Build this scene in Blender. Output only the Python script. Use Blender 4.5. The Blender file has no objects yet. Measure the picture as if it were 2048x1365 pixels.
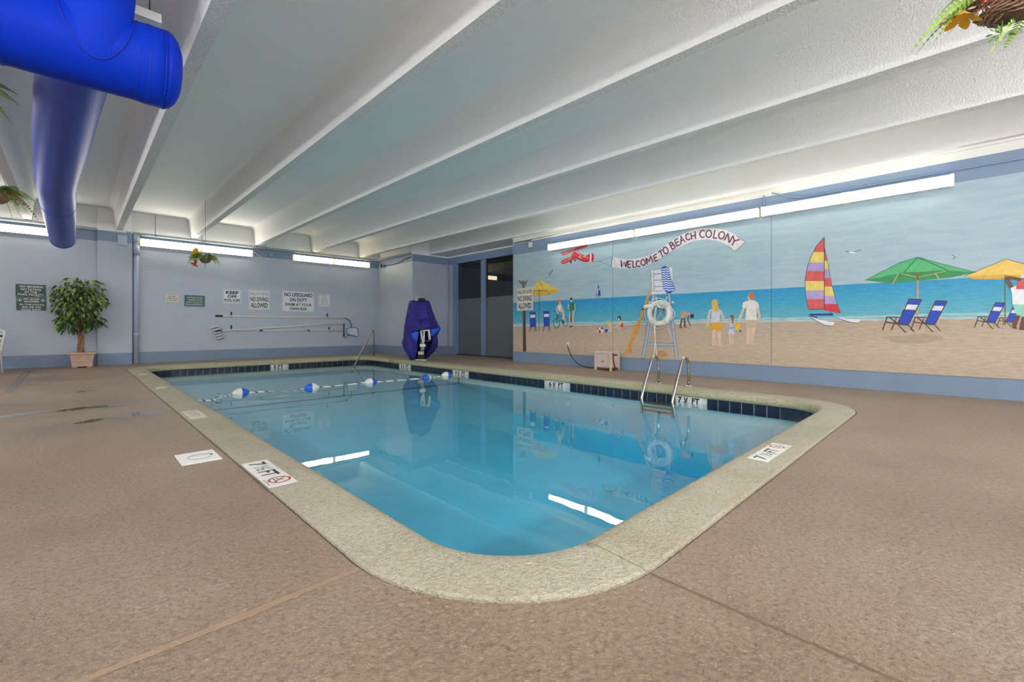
import bpy, bmesh, math, random
from mathutils import Vector, Matrix, Euler
PI = math.pi
scene = bpy.context.scene
COL = scene.collection
# ------------------------------------------------------------------ camera
cd = bpy.data.cameras.new('camera')
cd.sensor_width = 36.0
cd.lens = 15.682
cd.shift_y = -0.01387
cd.clip_start = 0.02
cam = bpy.data.objects.new('camera', cd)
COL.objects.link(cam)
cam.location = (0, 0, 0.92)
cam.rotation_euler = (PI / 2, 0, math.radians(-44.3455))
scene.camera = cam
# ------------------------------------------------------------------ world, exposure
w = bpy.data.worlds.new('world')
scene.world = w
w.use_nodes = True
w.node_tree.nodes['Background'].inputs[0].default_value = (0.6, 0.65, 0.7, 1)
w.node_tree.nodes['Background'].inputs[1].default_value = 0.3
scene.view_settings.view_transform = 'Standard'
scene.view_settings.look = 'None'
scene.view_settings.gamma = 1.0
scene.view_settings.use_curve_mapping = False
scene.view_settings.exposure = 1.65
LAMP = 7.0            # radiance of the fluorescent lenses in view
LAMP_FILL = 22.0          # radiance of fill lamps added on the unseen left and near walls
try:
    scene.cycles.use_denoising = True
    scene.cycles.max_bounces = 10
    scene.cycles.diffuse_bounces = 8
    scene.cycles.sample_clamp_indirect = 8.0
except Exception:
    pass
# ------------------------------------------------------------------ main dimensions (metres)
FW = 14.63            # far wall plane (y)
RW = 8.354            # mural wall plane (x)
LW = -4.2             # left wall plane
NW = -3.4             # wall behind the camera
ZC = 3.79             # slab underside
ZB = 3.29             # underside of the ribs
WATER = -0.185
PX0, PX1, PY0, PY1, PR = 1.065, 6.40, 1.12, 13.10, 0.55   # pool walls, corner radius
CW = 0.285            # coping width

# ------------------------------------------------------------------ material helpers
def lin(c):
    return tuple(((v / 255) / 12.92 if v / 255 <= 0.04045 else ((v / 255 + 0.055) / 1.055) ** 2.4) for v in c) + (1.0,)

MATS = {}
def new_mat(name):
    m = bpy.data.materials.new(name)
    m.use_nodes = True
    nt = m.node_tree
    b = nt.nodes['Principled BSDF']
    MATS[name] = m
    return m, nt, b

def N(nt, typ, **kw):
    n = nt.nodes.new(typ)
    for k, v in kw.items():
        if k.startswith('i_'):
            n.inputs[k[2:].replace('_', ' ')].default_value = v
        else:
            setattr(n, k, v)
    return n

def plain(name, rgb, rough=0.6, metal=0.0, var=0.0, vscale=8.0, bump=0.0, bscale=60.0, spec=None, coat=0.0):
    m, nt, b = new_mat(name)
    L = nt.links
    b.inputs['Roughness'].default_value = rough
    b.inputs['Metallic'].default_value = metal
    if spec is not None:
        b.inputs['Specular IOR Level'].default_value = spec
    if coat:
        b.inputs['Coat Weight'].default_value = coat
    c = lin(rgb)
    b.inputs['Base Color'].default_value = c
    if var or bump:
        tc = N(nt, 'ShaderNodeTexCoord')
    if var:
        no = N(nt, 'ShaderNodeTexNoise', i_Scale=vscale, i_Detail=4.0)
        L.new(tc.outputs['Object'], no.inputs['Vector'])
        r = N(nt, 'ShaderNodeValToRGB')
        r.color_ramp.elements[0].position = 0.3
        r.color_ramp.elements[1].position = 0.7
        r.color_ramp.elements[0].color = tuple(max(0, v * (1 - var)) for v in c[:3]) + (1,)
        r.color_ramp.elements[1].color = tuple(min(1, v * (1 + var)) for v in c[:3]) + (1,)
        L.new(no.outputs['Fac'], r.inputs['Fac'])
        L.new(r.outputs['Color'], b.inputs['Base Color'])
    if bump:
        nb = N(nt, 'ShaderNodeTexNoise', i_Scale=bscale, i_Detail=3.0)
        L.new(tc.outputs['Object'], nb.inputs['Vector'])
        bp = N(nt, 'ShaderNodeBump', i_Strength=bump, i_Distance=0.01)
        L.new(nb.outputs['Fac'], bp.inputs['Height'])
        L.new(bp.outputs['Normal'], b.inputs['Normal'])
    return m

def emit(name, rgb, strength):
    m, nt, b = new_mat(name)
    b.inputs['Base Color'].default_value = lin((235, 235, 225))
    b.inputs['Emission Color'].default_value = lin(rgb)
    b.inputs['Emission Strength'].default_value = strength
    return m

def wall_mat(name, zones, bump=0.25):
    """painted rough wall; zones = [(z_top, rgb), ...] from the floor up"""
    m, nt, b = new_mat(name)
    L = nt.links
    b.inputs['Roughness'].default_value = 0.42
    tc = N(nt, 'ShaderNodeTexCoord')
    sp = N(nt, 'ShaderNodeSeparateXYZ')
    L.new(tc.outputs['Object'], sp.inputs[0])
    mr = N(nt, 'ShaderNodeMath', operation='MULTIPLY')
    mr.inputs[1].default_value = 0.25
    L.new(sp.outputs['Z'], mr.inputs[0])
    r = N(nt, 'ShaderNodeValToRGB')
    r.color_ramp.interpolation = 'CONSTANT'
    el = r.color_ramp.elements
    el[0].position = 0.0
    el[0].color = lin(zones[0][1])
    el.remove(el[1])
    for i in range(1, len(zones)):
        e = el.new(zones[i - 1][0] * 0.25)
        e.color = lin(zones[i][1])
    L.new(mr.outputs[0], r.inputs['Fac'])
    no = N(nt, 'ShaderNodeTexNoise', i_Scale=1.6, i_Detail=5.0)
    L.new(tc.outputs['Object'], no.inputs['Vector'])
    mx = N(nt, 'ShaderNodeMix', data_type='RGBA', blend_type='MULTIPLY')
    mx.inputs['Factor'].default_value = 0.16
    L.new(r.outputs['Color'], mx.inputs[6])
    L.new(no.outputs['Color'], mx.inputs[7])
    hs = N(nt, 'ShaderNodeHueSaturation')
    hs.inputs['Value'].default_value = 1.08
    L.new(mx.outputs[2], hs.inputs['Color'])
    L.new(hs.outputs['Color'], b.inputs['Base Color'])
    mp = N(nt, 'ShaderNodeMapping')
    mp.inputs['Scale'].default_value = (1, 1, 2.2)
    L.new(tc.outputs['Object'], mp.inputs['Vector'])
    nb = N(nt, 'ShaderNodeTexNoise', i_Scale=14.0, i_Detail=6.0, i_Roughness=0.6)
    L.new(mp.outputs[0], nb.inputs['Vector'])
    bp = N(nt, 'ShaderNodeBump', i_Strength=bump, i_Distance=0.03)
    L.new(nb.outputs['Fac'], bp.inputs['Height'])
    L.new(bp.outputs['Normal'], b.inputs['Normal'])
    return m

LB, DB, WH = (184, 194, 209), (127, 148, 175), (236, 236, 235)
wall_mat('wall_paint_far', [(0.28, DB), (2.98, LB), (3.22, DB), (9, WH)])
wall_mat('wall_paint_block', [(0.28, DB), (3.0, LB), (3.22, DB), (9, WH)])
wall_mat('wall_paint_right', [(3.11, DB), (9, (235, 233, 226))], 0.1)
wall_mat('wall_paint_plain', [(0.28, DB), (2.98, LB), (9, WH)])
plain('frame_blue', (118, 146, 184), 0.45, bump=0.1, bscale=20)
plain('pipe_paint', (172, 186, 208), 0.35)
plain('pipe_grey', (148, 155, 164), 0.4)
plain('pipe_blue', (128, 152, 186), 0.4)
plain('pipe_white', (226, 226, 222), 0.4)

def ceiling_mat():
    m, nt, b = new_mat('ceiling_paint')
    L = nt.links
    b.inputs['Base Color'].default_value = lin((246, 246, 244))
    b.inputs['Roughness'].default_value = 0.6
    tc = N(nt, 'ShaderNodeTexCoord')
    nb = N(nt, 'ShaderNodeTexNoise', i_Scale=48.0, i_Detail=5.0, i_Roughness=0.65)
    L.new(tc.outputs['Object'], nb.inputs['Vector'])
    bp = N(nt, 'ShaderNodeBump', i_Strength=0.9, i_Distance=0.025)
    L.new(nb.outputs['Fac'], bp.inputs['Height'])
    L.new(bp.outputs['Normal'], b.inputs['Normal'])
ceiling_mat()
plain('rib_underside', (206, 206, 204), 0.8, var=0.22, vscale=55, bump=0.9, bscale=50)

def deck_mat():
    m, nt, b = new_mat('deck_concrete')
    L = nt.links
    tc = N(nt, 'ShaderNodeTexCoord')
    n1 = N(nt, 'ShaderNodeTexNoise', i_Scale=0.75, i_Detail=6.0, i_Roughness=0.62)
    L.new(tc.outputs['Object'], n1.inputs['Vector'])
    r = N(nt, 'ShaderNodeValToRGB')
    e = r.color_ramp.elements
    e[0].position, e[0].color = 0.30, lin((170, 145, 122))
    e[1].position, e[1].color = 0.72, lin((203, 183, 161))
    k = e.new(0.52); k.color = lin((190, 165, 141))
    L.new(n1.outputs['Fac'], r.inputs['Fac'])
    n2 = N(nt, 'ShaderNodeTexNoise', i_Scale=46.0, i_Detail=6.0, i_Roughness=0.72)
    L.new(tc.outputs['Object'], n2.inputs['Vector'])
    r2 = N(nt, 'ShaderNodeValToRGB')
    r2.color_ramp.elements[0].position = 0.30
    r2.color_ramp.elements[0].color = (0.46, 0.42, 0.38, 1)
    r2.color_ramp.elements[1].position = 0.54
    r2.color_ramp.elements[1].color = (1, 1, 1, 1)
    L.new(n2.outputs['Fac'], r2.inputs['Fac'])
    mx = N(nt, 'ShaderNodeMix', data_type='RGBA', blend_type='MULTIPLY')
    mx.inputs['Factor'].default_value = 0.8
    L.new(r.outputs['Color'], mx.inputs[6])
    L.new(r2.outputs['Color'], mx.inputs[7])
    # scattered olive-brown stains
    n3 = N(nt, 'ShaderNodeTexNoise', i_Scale=2.3, i_Detail=7.0, i_Roughness=0.7)
    L.new(tc.outputs['Object'], n3.inputs['Vector'])
    r3 = N(nt, 'ShaderNodeValToRGB')
    r3.color_ramp.elements[0].position = 0.56
    r3.color_ramp.elements[0].color = (0, 0, 0, 1)
    r3.color_ramp.elements[1].position = 0.75
    r3.color_ramp.elements[1].color = (0.55, 0.55, 0.55, 1)
    L.new(n3.outputs['Fac'], r3.inputs['Fac'])
    m2 = N(nt, 'ShaderNodeMix', data_type='RGBA')
    m2.inputs[7].default_value = lin((172, 152, 128))
    L.new(r3.outputs['Color'], m2.inputs['Factor'])
    L.new(mx.outputs[2], m2.inputs[6])
    L.new(m2.outputs[2], b.inputs['Base Color'])
    rr = N(nt, 'ShaderNodeMapRange')
    rr.inputs['From Min'].default_value = 0.35
    rr.inputs['From Max'].default_value = 0.65
    rr.inputs['To Min'].default_value = 0.28
    rr.inputs['To Max'].default_value = 0.5
    L.new(n1.outputs['Fac'], rr.inputs['Value'])
    L.new(rr.outputs[0], b.inputs['Roughness'])
    # hand-trowelled relief
    mp = N(nt, 'ShaderNodeMapping')
    mp.inputs['Rotation'].default_value = (0, 0, 0.78)
    mp.inputs['Scale'].default_value = (1.15, 1.0, 1.0)
    L.new(tc.outputs['Object'], mp.inputs['Vector'])
    nb = N(nt, 'ShaderNodeTexNoise', i_Scale=52.0, i_Detail=6.0, i_Roughness=0.66, i_Distortion=0.5)
    L.new(mp.outputs[0], nb.inputs['Vector'])
    bp = N(nt, 'ShaderNodeBump', i_Strength=1.0, i_Distance=0.045)
    L.new(nb.outputs['Fac'], bp.inputs['Height'])
    L.new(bp.outputs['Normal'], b.inputs['Normal'])
deck_mat()

def coping_mat():
    m, nt, b = new_mat('coping_concrete')
    L = nt.links
    b.inputs['Roughness'].default_value = 0.65
    tc = N(nt, 'ShaderNodeTexCoord')
    n1 = N(nt, 'ShaderNodeTexNoise', i_Scale=1.6, i_Detail=5.0)
    L.new(tc.outputs['Object'], n1.inputs['Vector'])
    r = N(nt, 'ShaderNodeValToRGB')
    e = r.color_ramp.elements
    e[0].position, e[0].color = 0.3, lin((184, 177, 150))
    e[1].position, e[1].color = 0.7, lin((202, 195, 172))
    L.new(n1.outputs['Fac'], r.inputs['Fac'])
    n2 = N(nt, 'ShaderNodeTexNoise', i_Scale=55.0, i_Detail=4.0, i_Roughness=0.7)
    L.new(tc.outputs['Object'], n2.inputs['Vector'])
    r2 = N(nt, 'ShaderNodeValToRGB')
    r2.color_ramp.elements[0].position = 0.32
    r2.color_ramp.elements[0].color = (0.62, 0.60, 0.56, 1)
    r2.color_ramp.elements[1].position = 0.55
    r2.color_ramp.elements[1].color = (1, 1, 1, 1)
    L.new(n2.outputs['Fac'], r2.inputs['Fac'])
    mx = N(nt, 'ShaderNodeMix', data_type='RGBA', blend_type='MULTIPLY')
    mx.inputs['Factor'].default_value = 0.8
    L.new(r.outputs['Color'], mx.inputs[6])
    L.new(r2.outputs['Color'], mx.inputs[7])
    L.new(mx.outputs[2], b.inputs['Base Color'])
    bp = N(nt, 'ShaderNodeBump', i_Strength=0.9, i_Distance=0.03)
    L.new(n2.outputs['Fac'], bp.inputs['Height'])
    L.new(bp.outputs['Normal'], b.inputs['Normal'])
coping_mat()

def water_mat():
    m, nt, b = new_mat('pool_water')
    L = nt.links
    nt.nodes.remove(b)
    out = nt.nodes['Material Output']
    tr = N(nt, 'ShaderNodeBsdfTransparent')
    gl = N(nt, 'ShaderNodeBsdfGlossy')
    gl.inputs['Roughness'].default_value = 0.012
    lw = N(nt, 'ShaderNodeLayerWeight')
    lw.inputs['Blend'].default_value = 0.5
    pw = N(nt, 'ShaderNodeMath', operation='POWER')
    pw.inputs[1].default_value = 3.8
    L.new(lw.outputs['Facing'], pw.inputs[0])
    ma = N(nt, 'ShaderNodeMath', operation='MULTIPLY_ADD')
    ma.inputs[1].default_value = 0.97
    ma.inputs[2].default_value = 0.025
    L.new(pw.outputs[0], ma.inputs[0])
    mx = N(nt, 'ShaderNodeMixShader')
    L.new(ma.outputs[0], mx.inputs[0])
    L.new(tr.outputs[0], mx.inputs[1])
    L.new(gl.outputs[0], mx.inputs[2])
    tc = N(nt, 'ShaderNodeTexCoord')
    nb = N(nt, 'ShaderNodeTexNoise', i_Scale=2.2, i_Detail=2.0)
    L.new(tc.outputs['Object'], nb.inputs['Vector'])
    bp = N(nt, 'ShaderNodeBump', i_Strength=0.05, i_Distance=0.02)
    L.new(nb.outputs['Fac'], bp.inputs['Height'])
    L.new(bp.outputs['Normal'], gl.inputs['Normal'])
    va = N(nt, 'ShaderNodeVolumeAbsorption')
    va.inputs['Color'].default_value = (0.03, 0.74, 0.89, 1)
    va.inputs['Density'].default_value = 0.50
    L.new(mx.outputs[0], out.inputs['Surface'])
    L.new(va.outputs[0], out.inputs['Volume'])
water_mat()
plain('pool_plaster', (204, 232, 240), 0.6, var=0.05, vscale=3)
plain('grout', (196, 200, 198), 0.7)
plain('tile_navy', (26, 34, 52), 0.12, var=0.35, vscale=5, coat=0.4)
plain('tile_black', (22, 24, 28), 0.3)
plain('marker_white', (222, 222, 216), 0.35)
plain('dark_gap', (26, 20, 16), 0.9)
plain('coping_lip', (172, 166, 134), 0.7, var=0.25, vscale=40, bump=0.9, bscale=50)
plain('joint_fill', (152, 128, 106), 0.8, bump=0.4, bscale=90)
plain('joint_dark', (112, 92, 72), 0.9)

def mural_mat():
    m, nt, b = new_mat('mural_paint')
    L = nt.links
    b.inputs['Roughness'].default_value = 0.45
    tc = N(nt, 'ShaderNodeTexCoord')
    sp = N(nt, 'ShaderNodeSeparateXYZ')
    L.new(tc.outputs['Object'], sp.inputs[0])
    # streaky brush noise running along the wall
    mp = N(nt, 'ShaderNodeMapping')
    mp.inputs['Scale'].default_value = (1, 1.3, 9)
    L.new(tc.outputs['Object'], mp.inputs['Vector'])
    n1 = N(nt, 'ShaderNodeTexNoise', i_Scale=1.8, i_Detail=6.0, i_Roughness=0.65, i_Distortion=0.5)
    L.new(mp.outputs[0], n1.inputs['Vector'])
    n2 = N(nt, 'ShaderNodeTexNoise', i_Scale=6.0, i_Detail=5.0, i_Roughness=0.7)
    L.new(mp.outputs[0], n2.inputs['Vector'])
    # shoreline height rises a little towards the camera
    sh = N(nt, 'ShaderNodeMath', operation='MULTIPLY_ADD')   # y*0.011
    sh.inputs[1].default_value = 0.0115
    L.new(sp.outputs['Y'], sh.inputs[0])
    L.new(sp.outputs['Z'], sh.inputs[2])
    wob = N(nt, 'ShaderNodeMath', operation='MULTIPLY_ADD')
    wob.inputs[1].default_value = 0.09
    L.new(n1.outputs['Fac'], wob.inputs[0])
    L.new(sh.outputs[0], wob.inputs[2])
    r = N(nt, 'ShaderNodeValToRGB')          # sand -> foam -> sea, z 0..2 mapped to 0..1
    sc = N(nt, 'ShaderNodeMath', operation='MULTIPLY')
    sc.inputs[1].default_value = 0.5
    L.new(wob.outputs[0], sc.inputs[0])
    e = r.color_ramp.elements
    e[0].position, e[0].color = 0.0, lin((186, 168, 146))
    e[1].position, e[1].color = 1.0, lin((38, 146, 196))
    for p, c in ((0.30, (194, 176, 154)), (0.510, (182, 164, 144)), (0.517, (196, 210, 212)), (0.531, (120, 184, 194)), (0.540, (186, 208, 210)), (0.552, (96, 176, 194)), (0.66, (64, 164, 196)), (0.78, (36, 148, 198))):
        k = e.new(p); k.color = lin(c)
    L.new(sc.outputs[0], r.inputs['Fac'])
    ov = N(nt, 'ShaderNodeMix', data_type='RGBA', blend_type='OVERLAY')
    ov.inputs['Factor'].default_value = 0.5
    L.new(r.outputs['Color'], ov.inputs[6])
    L.new(n2.outputs['Fac'], ov.inputs[7])
    sky = N(nt, 'ShaderNodeValToRGB')
    s = sky.color_ramp.elements
    s[0].position, s[0].color = 0.30, lin((156, 184, 198))
    s[1].position, s[1].color = 0.70, lin((176, 198, 208))
    L.new(n1.outputs['Fac'], sky.inputs['Fac'])
    cut = N(nt, 'ShaderNodeMath', operation='GREATER_THAN')
    cut.inputs[1].default_value = 1.56
    L.new(sp.outputs['Z'], cut.inputs[0])
    mx = N(nt, 'ShaderNodeMix', data_type='RGBA')
    L.new(cut.outputs[0], mx.inputs['Factor'])
    L.new(ov.outputs[2], mx.inputs[6])
    L.new(sky.outputs['Color'], mx.inputs[7])
    L.new(mx.outputs[2], b.inputs['Base Color'])
    nb = N(nt, 'ShaderNodeTexNoise', i_Scale=40.0, i_Detail=3.0)
    L.new(tc.outputs['Object'], nb.inputs['Vector'])
    bp = N(nt, 'ShaderNodeBump', i_Strength=0.15, i_Distance=0.01)
    L.new(nb.outputs['Fac'], bp.inputs['Height'])
    L.new(bp.outputs['Normal'], b.inputs['Normal'])
mural_mat()
PAINT = dict(banner=(226,220,222), birdgrey=(120,112,108), blonde=(226,178,84), brown=(128,92,62), bucket=(232,186,40), chairblue=(28,70,190), chairgrey=(176,186,204), chairwhite=(222,224,230), cream=(226,224,214), darkbrown=(78,58,48), darkgreen=(30,96,62), darkred=(160,40,44), darkskin=(104,68,50), green=(38,122,84), green2=(88,184,122), green3=(50,146,88), ink=(44,44,56), khaki=(200,180,148), lilac=(176,158,206), lime=(186,206,60), mint=(140,206,180), mustard=(222,166,44), navy=(36,64,130), ochre=(226,176,48), orange=(222,148,48), orangehair=(204,116,52), paleRed=(226,122,126), paleblue=(186,202,224), pink=(226,140,146), purple=(98,52,86), red=(208,58,60), red2=(150,72,56), redbrown=(160,86,62), sailred=(212,92,92), sailyellow=(230,208,110), sandshade=(176,158,136), shell=(206,150,100), skin=(218,190,172), skinred=(120,80,66), slate=(92,106,126), tan=(196,160,110), toplilac=(206,206,224), towelblue=(52,106,196), towelred=(206,84,84), white=(230,232,236), yellow=(238,204,96), yellow2=(236,200,104))
for k_, v_ in PAINT.items():
    plain('paint_' + k_, v_, 0.5, var=0.1, vscale=14)

plain('lamp_housing', (226, 226, 222), 0.4)
emit('lamp_lens', (255, 249, 232), LAMP)
emit('lamp_lens_warm', (255, 240, 196), 3.0)
emit('lamp_lens_fill', (255, 251, 248), LAMP_FILL)  # lens glow of the added fill lamps only
emit('lamp_joint', (255, 222, 180), 0.24)
plain('sign_white', (226, 228, 232), 0.35)
plain('sign_green', (16, 72, 60), 0.4)
plain('sign_teal', (34, 92, 88), 0.4)
plain('sign_cream', (226, 220, 200), 0.4)
plain('ink_black', (34, 34, 40), 0.5)
plain('ink_navy', (44, 42, 110), 0.5)
plain('ink_white', (232, 236, 232), 0.5)
plain('ink_red', (176, 44, 44), 0.5)
plain('ink_grey', (96, 98, 106), 0.5)
plain('ink_rust', (130, 74, 56), 0.6)
plain('steel', (190, 186, 176), 0.22, metal=1.0)
plain('steel_dark', (96, 96, 98), 0.35, metal=1.0)
plain('duct_fabric', (0, 48, 184), 0.6, spec=0.15, var=0.08, vscale=2, bump=0.12, bscale=9)
plain('duct_fabric_long', (30, 64, 176), 0.42, bump=0.15, bscale=8)
plain('duct_seam', (4, 44, 170), 0.6)
plain('cover_fabric', (38, 32, 126), 0.7, var=0.3, vscale=6, bump=0.2, bscale=14)
plain('cover_lining', (32, 92, 220), 0.7)
plain('white_plastic', (222, 222, 214), 0.4)
plain('beige_plastic', (206, 192, 180), 0.5, var=0.05)
plain('black_rubber', (26, 26, 28), 0.6)
plain('blue_plastic', (36, 92, 200), 0.3)
plain('rope_white', (226, 226, 220), 0.8)
plain('rope_navy', (40, 50, 96), 0.8)
plain('foam_white', (228, 226, 216), 0.65, bump=0.1, bscale=60)
plain('terracotta', (204, 172, 152), 0.7, var=0.06, bump=0.15)
plain('soil', (62, 46, 36), 0.95, bump=0.6)
plain('bark', (150, 116, 84), 0.85, var=0.25, vscale=20, bump=0.5, bscale=40)
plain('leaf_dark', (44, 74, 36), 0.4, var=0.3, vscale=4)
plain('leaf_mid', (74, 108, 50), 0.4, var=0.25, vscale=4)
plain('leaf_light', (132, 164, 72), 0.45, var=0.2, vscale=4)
plain('fern_green', (140, 178, 56), 0.55, var=0.3, vscale=12)
plain('fern_dark', (84, 128, 46), 0.55, var=0.3, vscale=12)
plain('fern_dry', (140, 112, 48), 0.6, var=0.3, vscale=12)
plain('petal_orange', (255, 180, 40), 0.5, var=0.2, vscale=20)
plain('petal_red', (222, 84, 44), 0.5, var=0.2, vscale=20)
plain('petal_yellow', (236, 196, 44), 0.5, var=0.15, vscale=20)
plain('petal_white', (240, 230, 220), 0.5)
plain('petal_pink', (222, 110, 96), 0.5)
plain('wicker', (110, 84, 68), 0.8, var=0.35, vscale=60, bump=0.9, bscale=90)
plain('wicker_strand', (158, 126, 104), 0.75, var=0.3, vscale=40)
plain('net_mesh', (206, 216, 226), 0.7)
plain('skimmer_white', (226, 226, 222), 0.35)
plain('faded_white', (206, 202, 184), 0.6)
plain('film_grey', (96, 104, 110), 0.4)
plain('void_dark', (34, 34, 36), 0.9)
plain('strap_red', (120, 50, 48), 0.5)
plain('chair_navy', (40, 46, 66), 0.5)
plain('hook_orange', (206, 130, 90), 0.5)

def glass_mat():
    m, nt, b = new_mat('door_glass')
    L = nt.links
    nt.nodes.remove(b)
    out = nt.nodes['Material Output']
    tr = N(nt, 'ShaderNodeBsdfTransparent')
    tr.inputs[0].default_value = (0.45, 0.47, 0.48, 1)
    gl = N(nt, 'ShaderNodeBsdfGlossy')
    gl.inputs['Roughness'].default_value = 0.01
    lw = N(nt, 'ShaderNodeLayerWeight')
    lw.inputs['Blend'].default_value = 0.5
    pw = N(nt, 'ShaderNodeMath', operation='POWER')
    pw.inputs[1].default_value = 5.0
    L.new(lw.outputs['Facing'], pw.inputs[0])
    ma = N(nt, 'ShaderNodeMath', operation='MULTIPLY_ADD')
    ma.inputs[1].default_value = 0.85
    ma.inputs[2].default_value = 0.09
    L.new(pw.outputs[0], ma.inputs[0])
    mx = N(nt, 'ShaderNodeMixShader')
    L.new(ma.outputs[0], mx.inputs[0])
    L.new(tr.outputs[0], mx.inputs[1])
    L.new(gl.outputs[0], mx.inputs[2])
    L.new(mx.outputs[0], out.inputs['Surface'])
glass_mat()

def puddle_mat():
    m, nt, b = new_mat('puddle_water')
    b.inputs['Base Color'].default_value = lin((150, 130, 108))
    b.inputs['Roughness'].default_value = 0.04
    b.inputs['Specular IOR Level'].default_value = 0.6
    b.inputs['Coat Weight'].default_value = 0.6
    b.inputs['Coat Roughness'].default_value = 0.03
puddle_mat()

# ------------------------------------------------------------------ geometry helpers
def obj(name, bm, mat, parent=None, smooth=False, loc=None, mats=None):
    me = bpy.data.meshes.new(name)
    bm.normal_update()
    bm.to_mesh(me)
    bm.free()
    for mm in (mats or [mat]):
        me.materials.append(MATS[mm])
    if smooth:
        for p in me.polygons:
            p.use_smooth = True
    return link(name, me, parent, loc)

def link(name, me, parent=None, loc=None):
    o = bpy.data.objects.new(name, me)
    COL.objects.link(o)
    if loc is not None:
        o.location = loc
    if parent is not None:
        o.parent = parent
    return o

def tag(o, label, cat, group=None):
    o['label'] = label
    o['category'] = cat
    if group:
        o['group'] = group
    return o

def struct(o, label=None):
    o['kind'] = 'structure'
    if label:
        o['label'] = label
    return o

def thing(name, label, cat, loc=(0, 0, 0), group=None, rotz=0.0):
    o = bpy.data.objects.new(name, None)
    o.empty_display_size = 0.1
    COL.objects.link(o)
    o.location = loc
    o.rotation_euler = (0, 0, rotz)
    return tag(o, label, cat, group)

def B():
    return bmesh.new()

def box(bm, x0, x1, y0, y1, z0, z1, bevel=0.0, mi=0):
    v = [bm.verts.new((x, y, z)) for z in (z0, z1) for y in (y0, y1) for x in (x0, x1)]
    fs = [(0, 2, 3, 1), (4, 5, 7, 6), (0, 1, 5, 4), (2, 6, 7, 3), (0, 4, 6, 2), (1, 3, 7, 5)]
    F = [bm.faces.new([v[i] for i in f]) for f in fs]
    for f in F:
        f.material_index = mi
    if bevel:
        es = list({e for f in F for e in f.edges})
        bmesh.ops.bevel(bm, geom=es, offset=bevel, segments=2, profile=0.6, affect='EDGES')
    return bm

def tube(bm, pts, r, seg=10, cap=True, closed=False, mi=0):
    """tube through points; r scalar or list"""
    pts = [Vector(p) for p in pts]
    n = len(pts)
    rr = r if isinstance(r, (list, tuple)) else [r] * n
    rings = []
    prev = None
    for i, p in enumerate(pts):
        if closed:
            d = pts[(i + 1) % n] - pts[i - 1]
        else:
            d = pts[min(n - 1, i + 1)] - pts[max(0, i - 1)]
        d.normalize()
        if prev is None:
            a = Vector((0, 0, 1)) if abs(d.z) < 0.9 else Vector((1, 0, 0))
            u = d.cross(a).normalized()
        else:
            u = prev - d * prev.dot(d)
            u.normalize()
        prev = u
        v = d.cross(u)
        rings.append([bm.verts.new(p + (u * math.cos(2 * PI * k / seg) + v * math.sin(2 * PI * k / seg)) * rr[i]) for k in range(seg)])
    m = n if closed else n - 1
    for i in range(m):
        a, b_ = rings[i], rings[(i + 1) % n]
        for k in range(seg):
            f = bm.faces.new((a[k], a[(k + 1) % seg], b_[(k + 1) % seg], b_[k]))
            f.material_index = mi
            f.smooth = True
    if cap and not closed:
        for ring, rev in ((rings[0], True), (rings[-1], False)):
            f = bm.faces.new(list(reversed(ring)) if rev else ring)
            f.material_index = mi
    return bm

def lathe(bm, prof, seg=24, c=(0, 0, 0), mi=0):
    rings = []
    for r, z in prof:
        if r < 1e-5:
            rings.append([bm.verts.new((c[0], c[1], c[2] + z))])
        else:
            rings.append([bm.verts.new((c[0] + r * math.cos(2 * PI * k / seg), c[1] + r * math.sin(2 * PI * k / seg), c[2] + z)) for k in range(seg)])
    for a, b_ in zip(rings, rings[1:]):
        for k in range(seg):
            q = [a[k % len(a)], a[(k + 1) % len(a)], b_[(k + 1) % len(b_)], b_[k % len(b_)]]
            u = []
            for x in q:
                if x not in u:
                    u.append(x)
            if len(u) > 2:
                f = bm.faces.new(u)
                f.material_index = mi
                f.smooth = True
    return bm

def arc_pts(c, r, a0, a1, n, plane='xz'):
    out = []
    for i in range(n + 1):
        a = a0 + (a1 - a0) * i / n
        ca, sa = r * math.cos(a), r * math.sin(a)
        out.append({'xz': (c[0] + ca, c[1], c[2] + sa), 'yz': (c[0], c[1] + ca, c[2] + sa), 'xy': (c[0] + ca, c[1] + sa, c[2])}[plane])
    return out

def bez(p0, p1, p2, p3, n=10):
    P = [Vector(p) for p in (p0, p1, p2, p3)]
    return [P[0] * (1 - t) ** 3 + P[1] * 3 * t * (1 - t) ** 2 + P[2] * 3 * t * t * (1 - t) + P[3] * t ** 3 for t in [i / n for i in range(n + 1)]]

def extrude_poly(bm, pts, d):
    """closed planar polygon extruded by vector d"""
    d = Vector(d)
    a = [bm.verts.new(p) for p in pts]
    b_ = [bm.verts.new(Vector(p) + d) for p in pts]
    n = len(a)
    bm.faces.new(a)
    bm.faces.new(list(reversed(b_)))
    for i in range(n):
        bm.faces.new((a[i], b_[i], b_[(i + 1) % n], a[(i + 1) % n]))
    return bm

def text_mesh(s, width, height, bold=0.0, sx_max=None):
    cu = bpy.data.curves.new('t', 'FONT')
    cu.body = s
    cu.align_x = 'CENTER'
    cu.resolution_u = 3
    cu.offset = bold
    o = bpy.data.objects.new('t', cu)
    COL.objects.link(o)
    dg = bpy.context.evaluated_depsgraph_get()
    me = bpy.data.meshes.new_from_object(o.evaluated_get(dg))
    bpy.data.objects.remove(o)
    bpy.data.curves.remove(cu)
    xs = [v.co.x for v in me.vertices]
    ys = [v.co.y for v in me.vertices]
    x0, x1, y0, y1 = min(xs), max(xs), min(ys), max(ys)
    kx, ky = width / (x1 - x0), height / (y1 - y0)
    for v in me.vertices:
        v.co.x = (v.co.x - (x0 + x1) / 2) * kx
        v.co.y = (v.co.y - (y0 + y1) / 2) * ky
        v.co.z = 0
    return me

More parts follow.
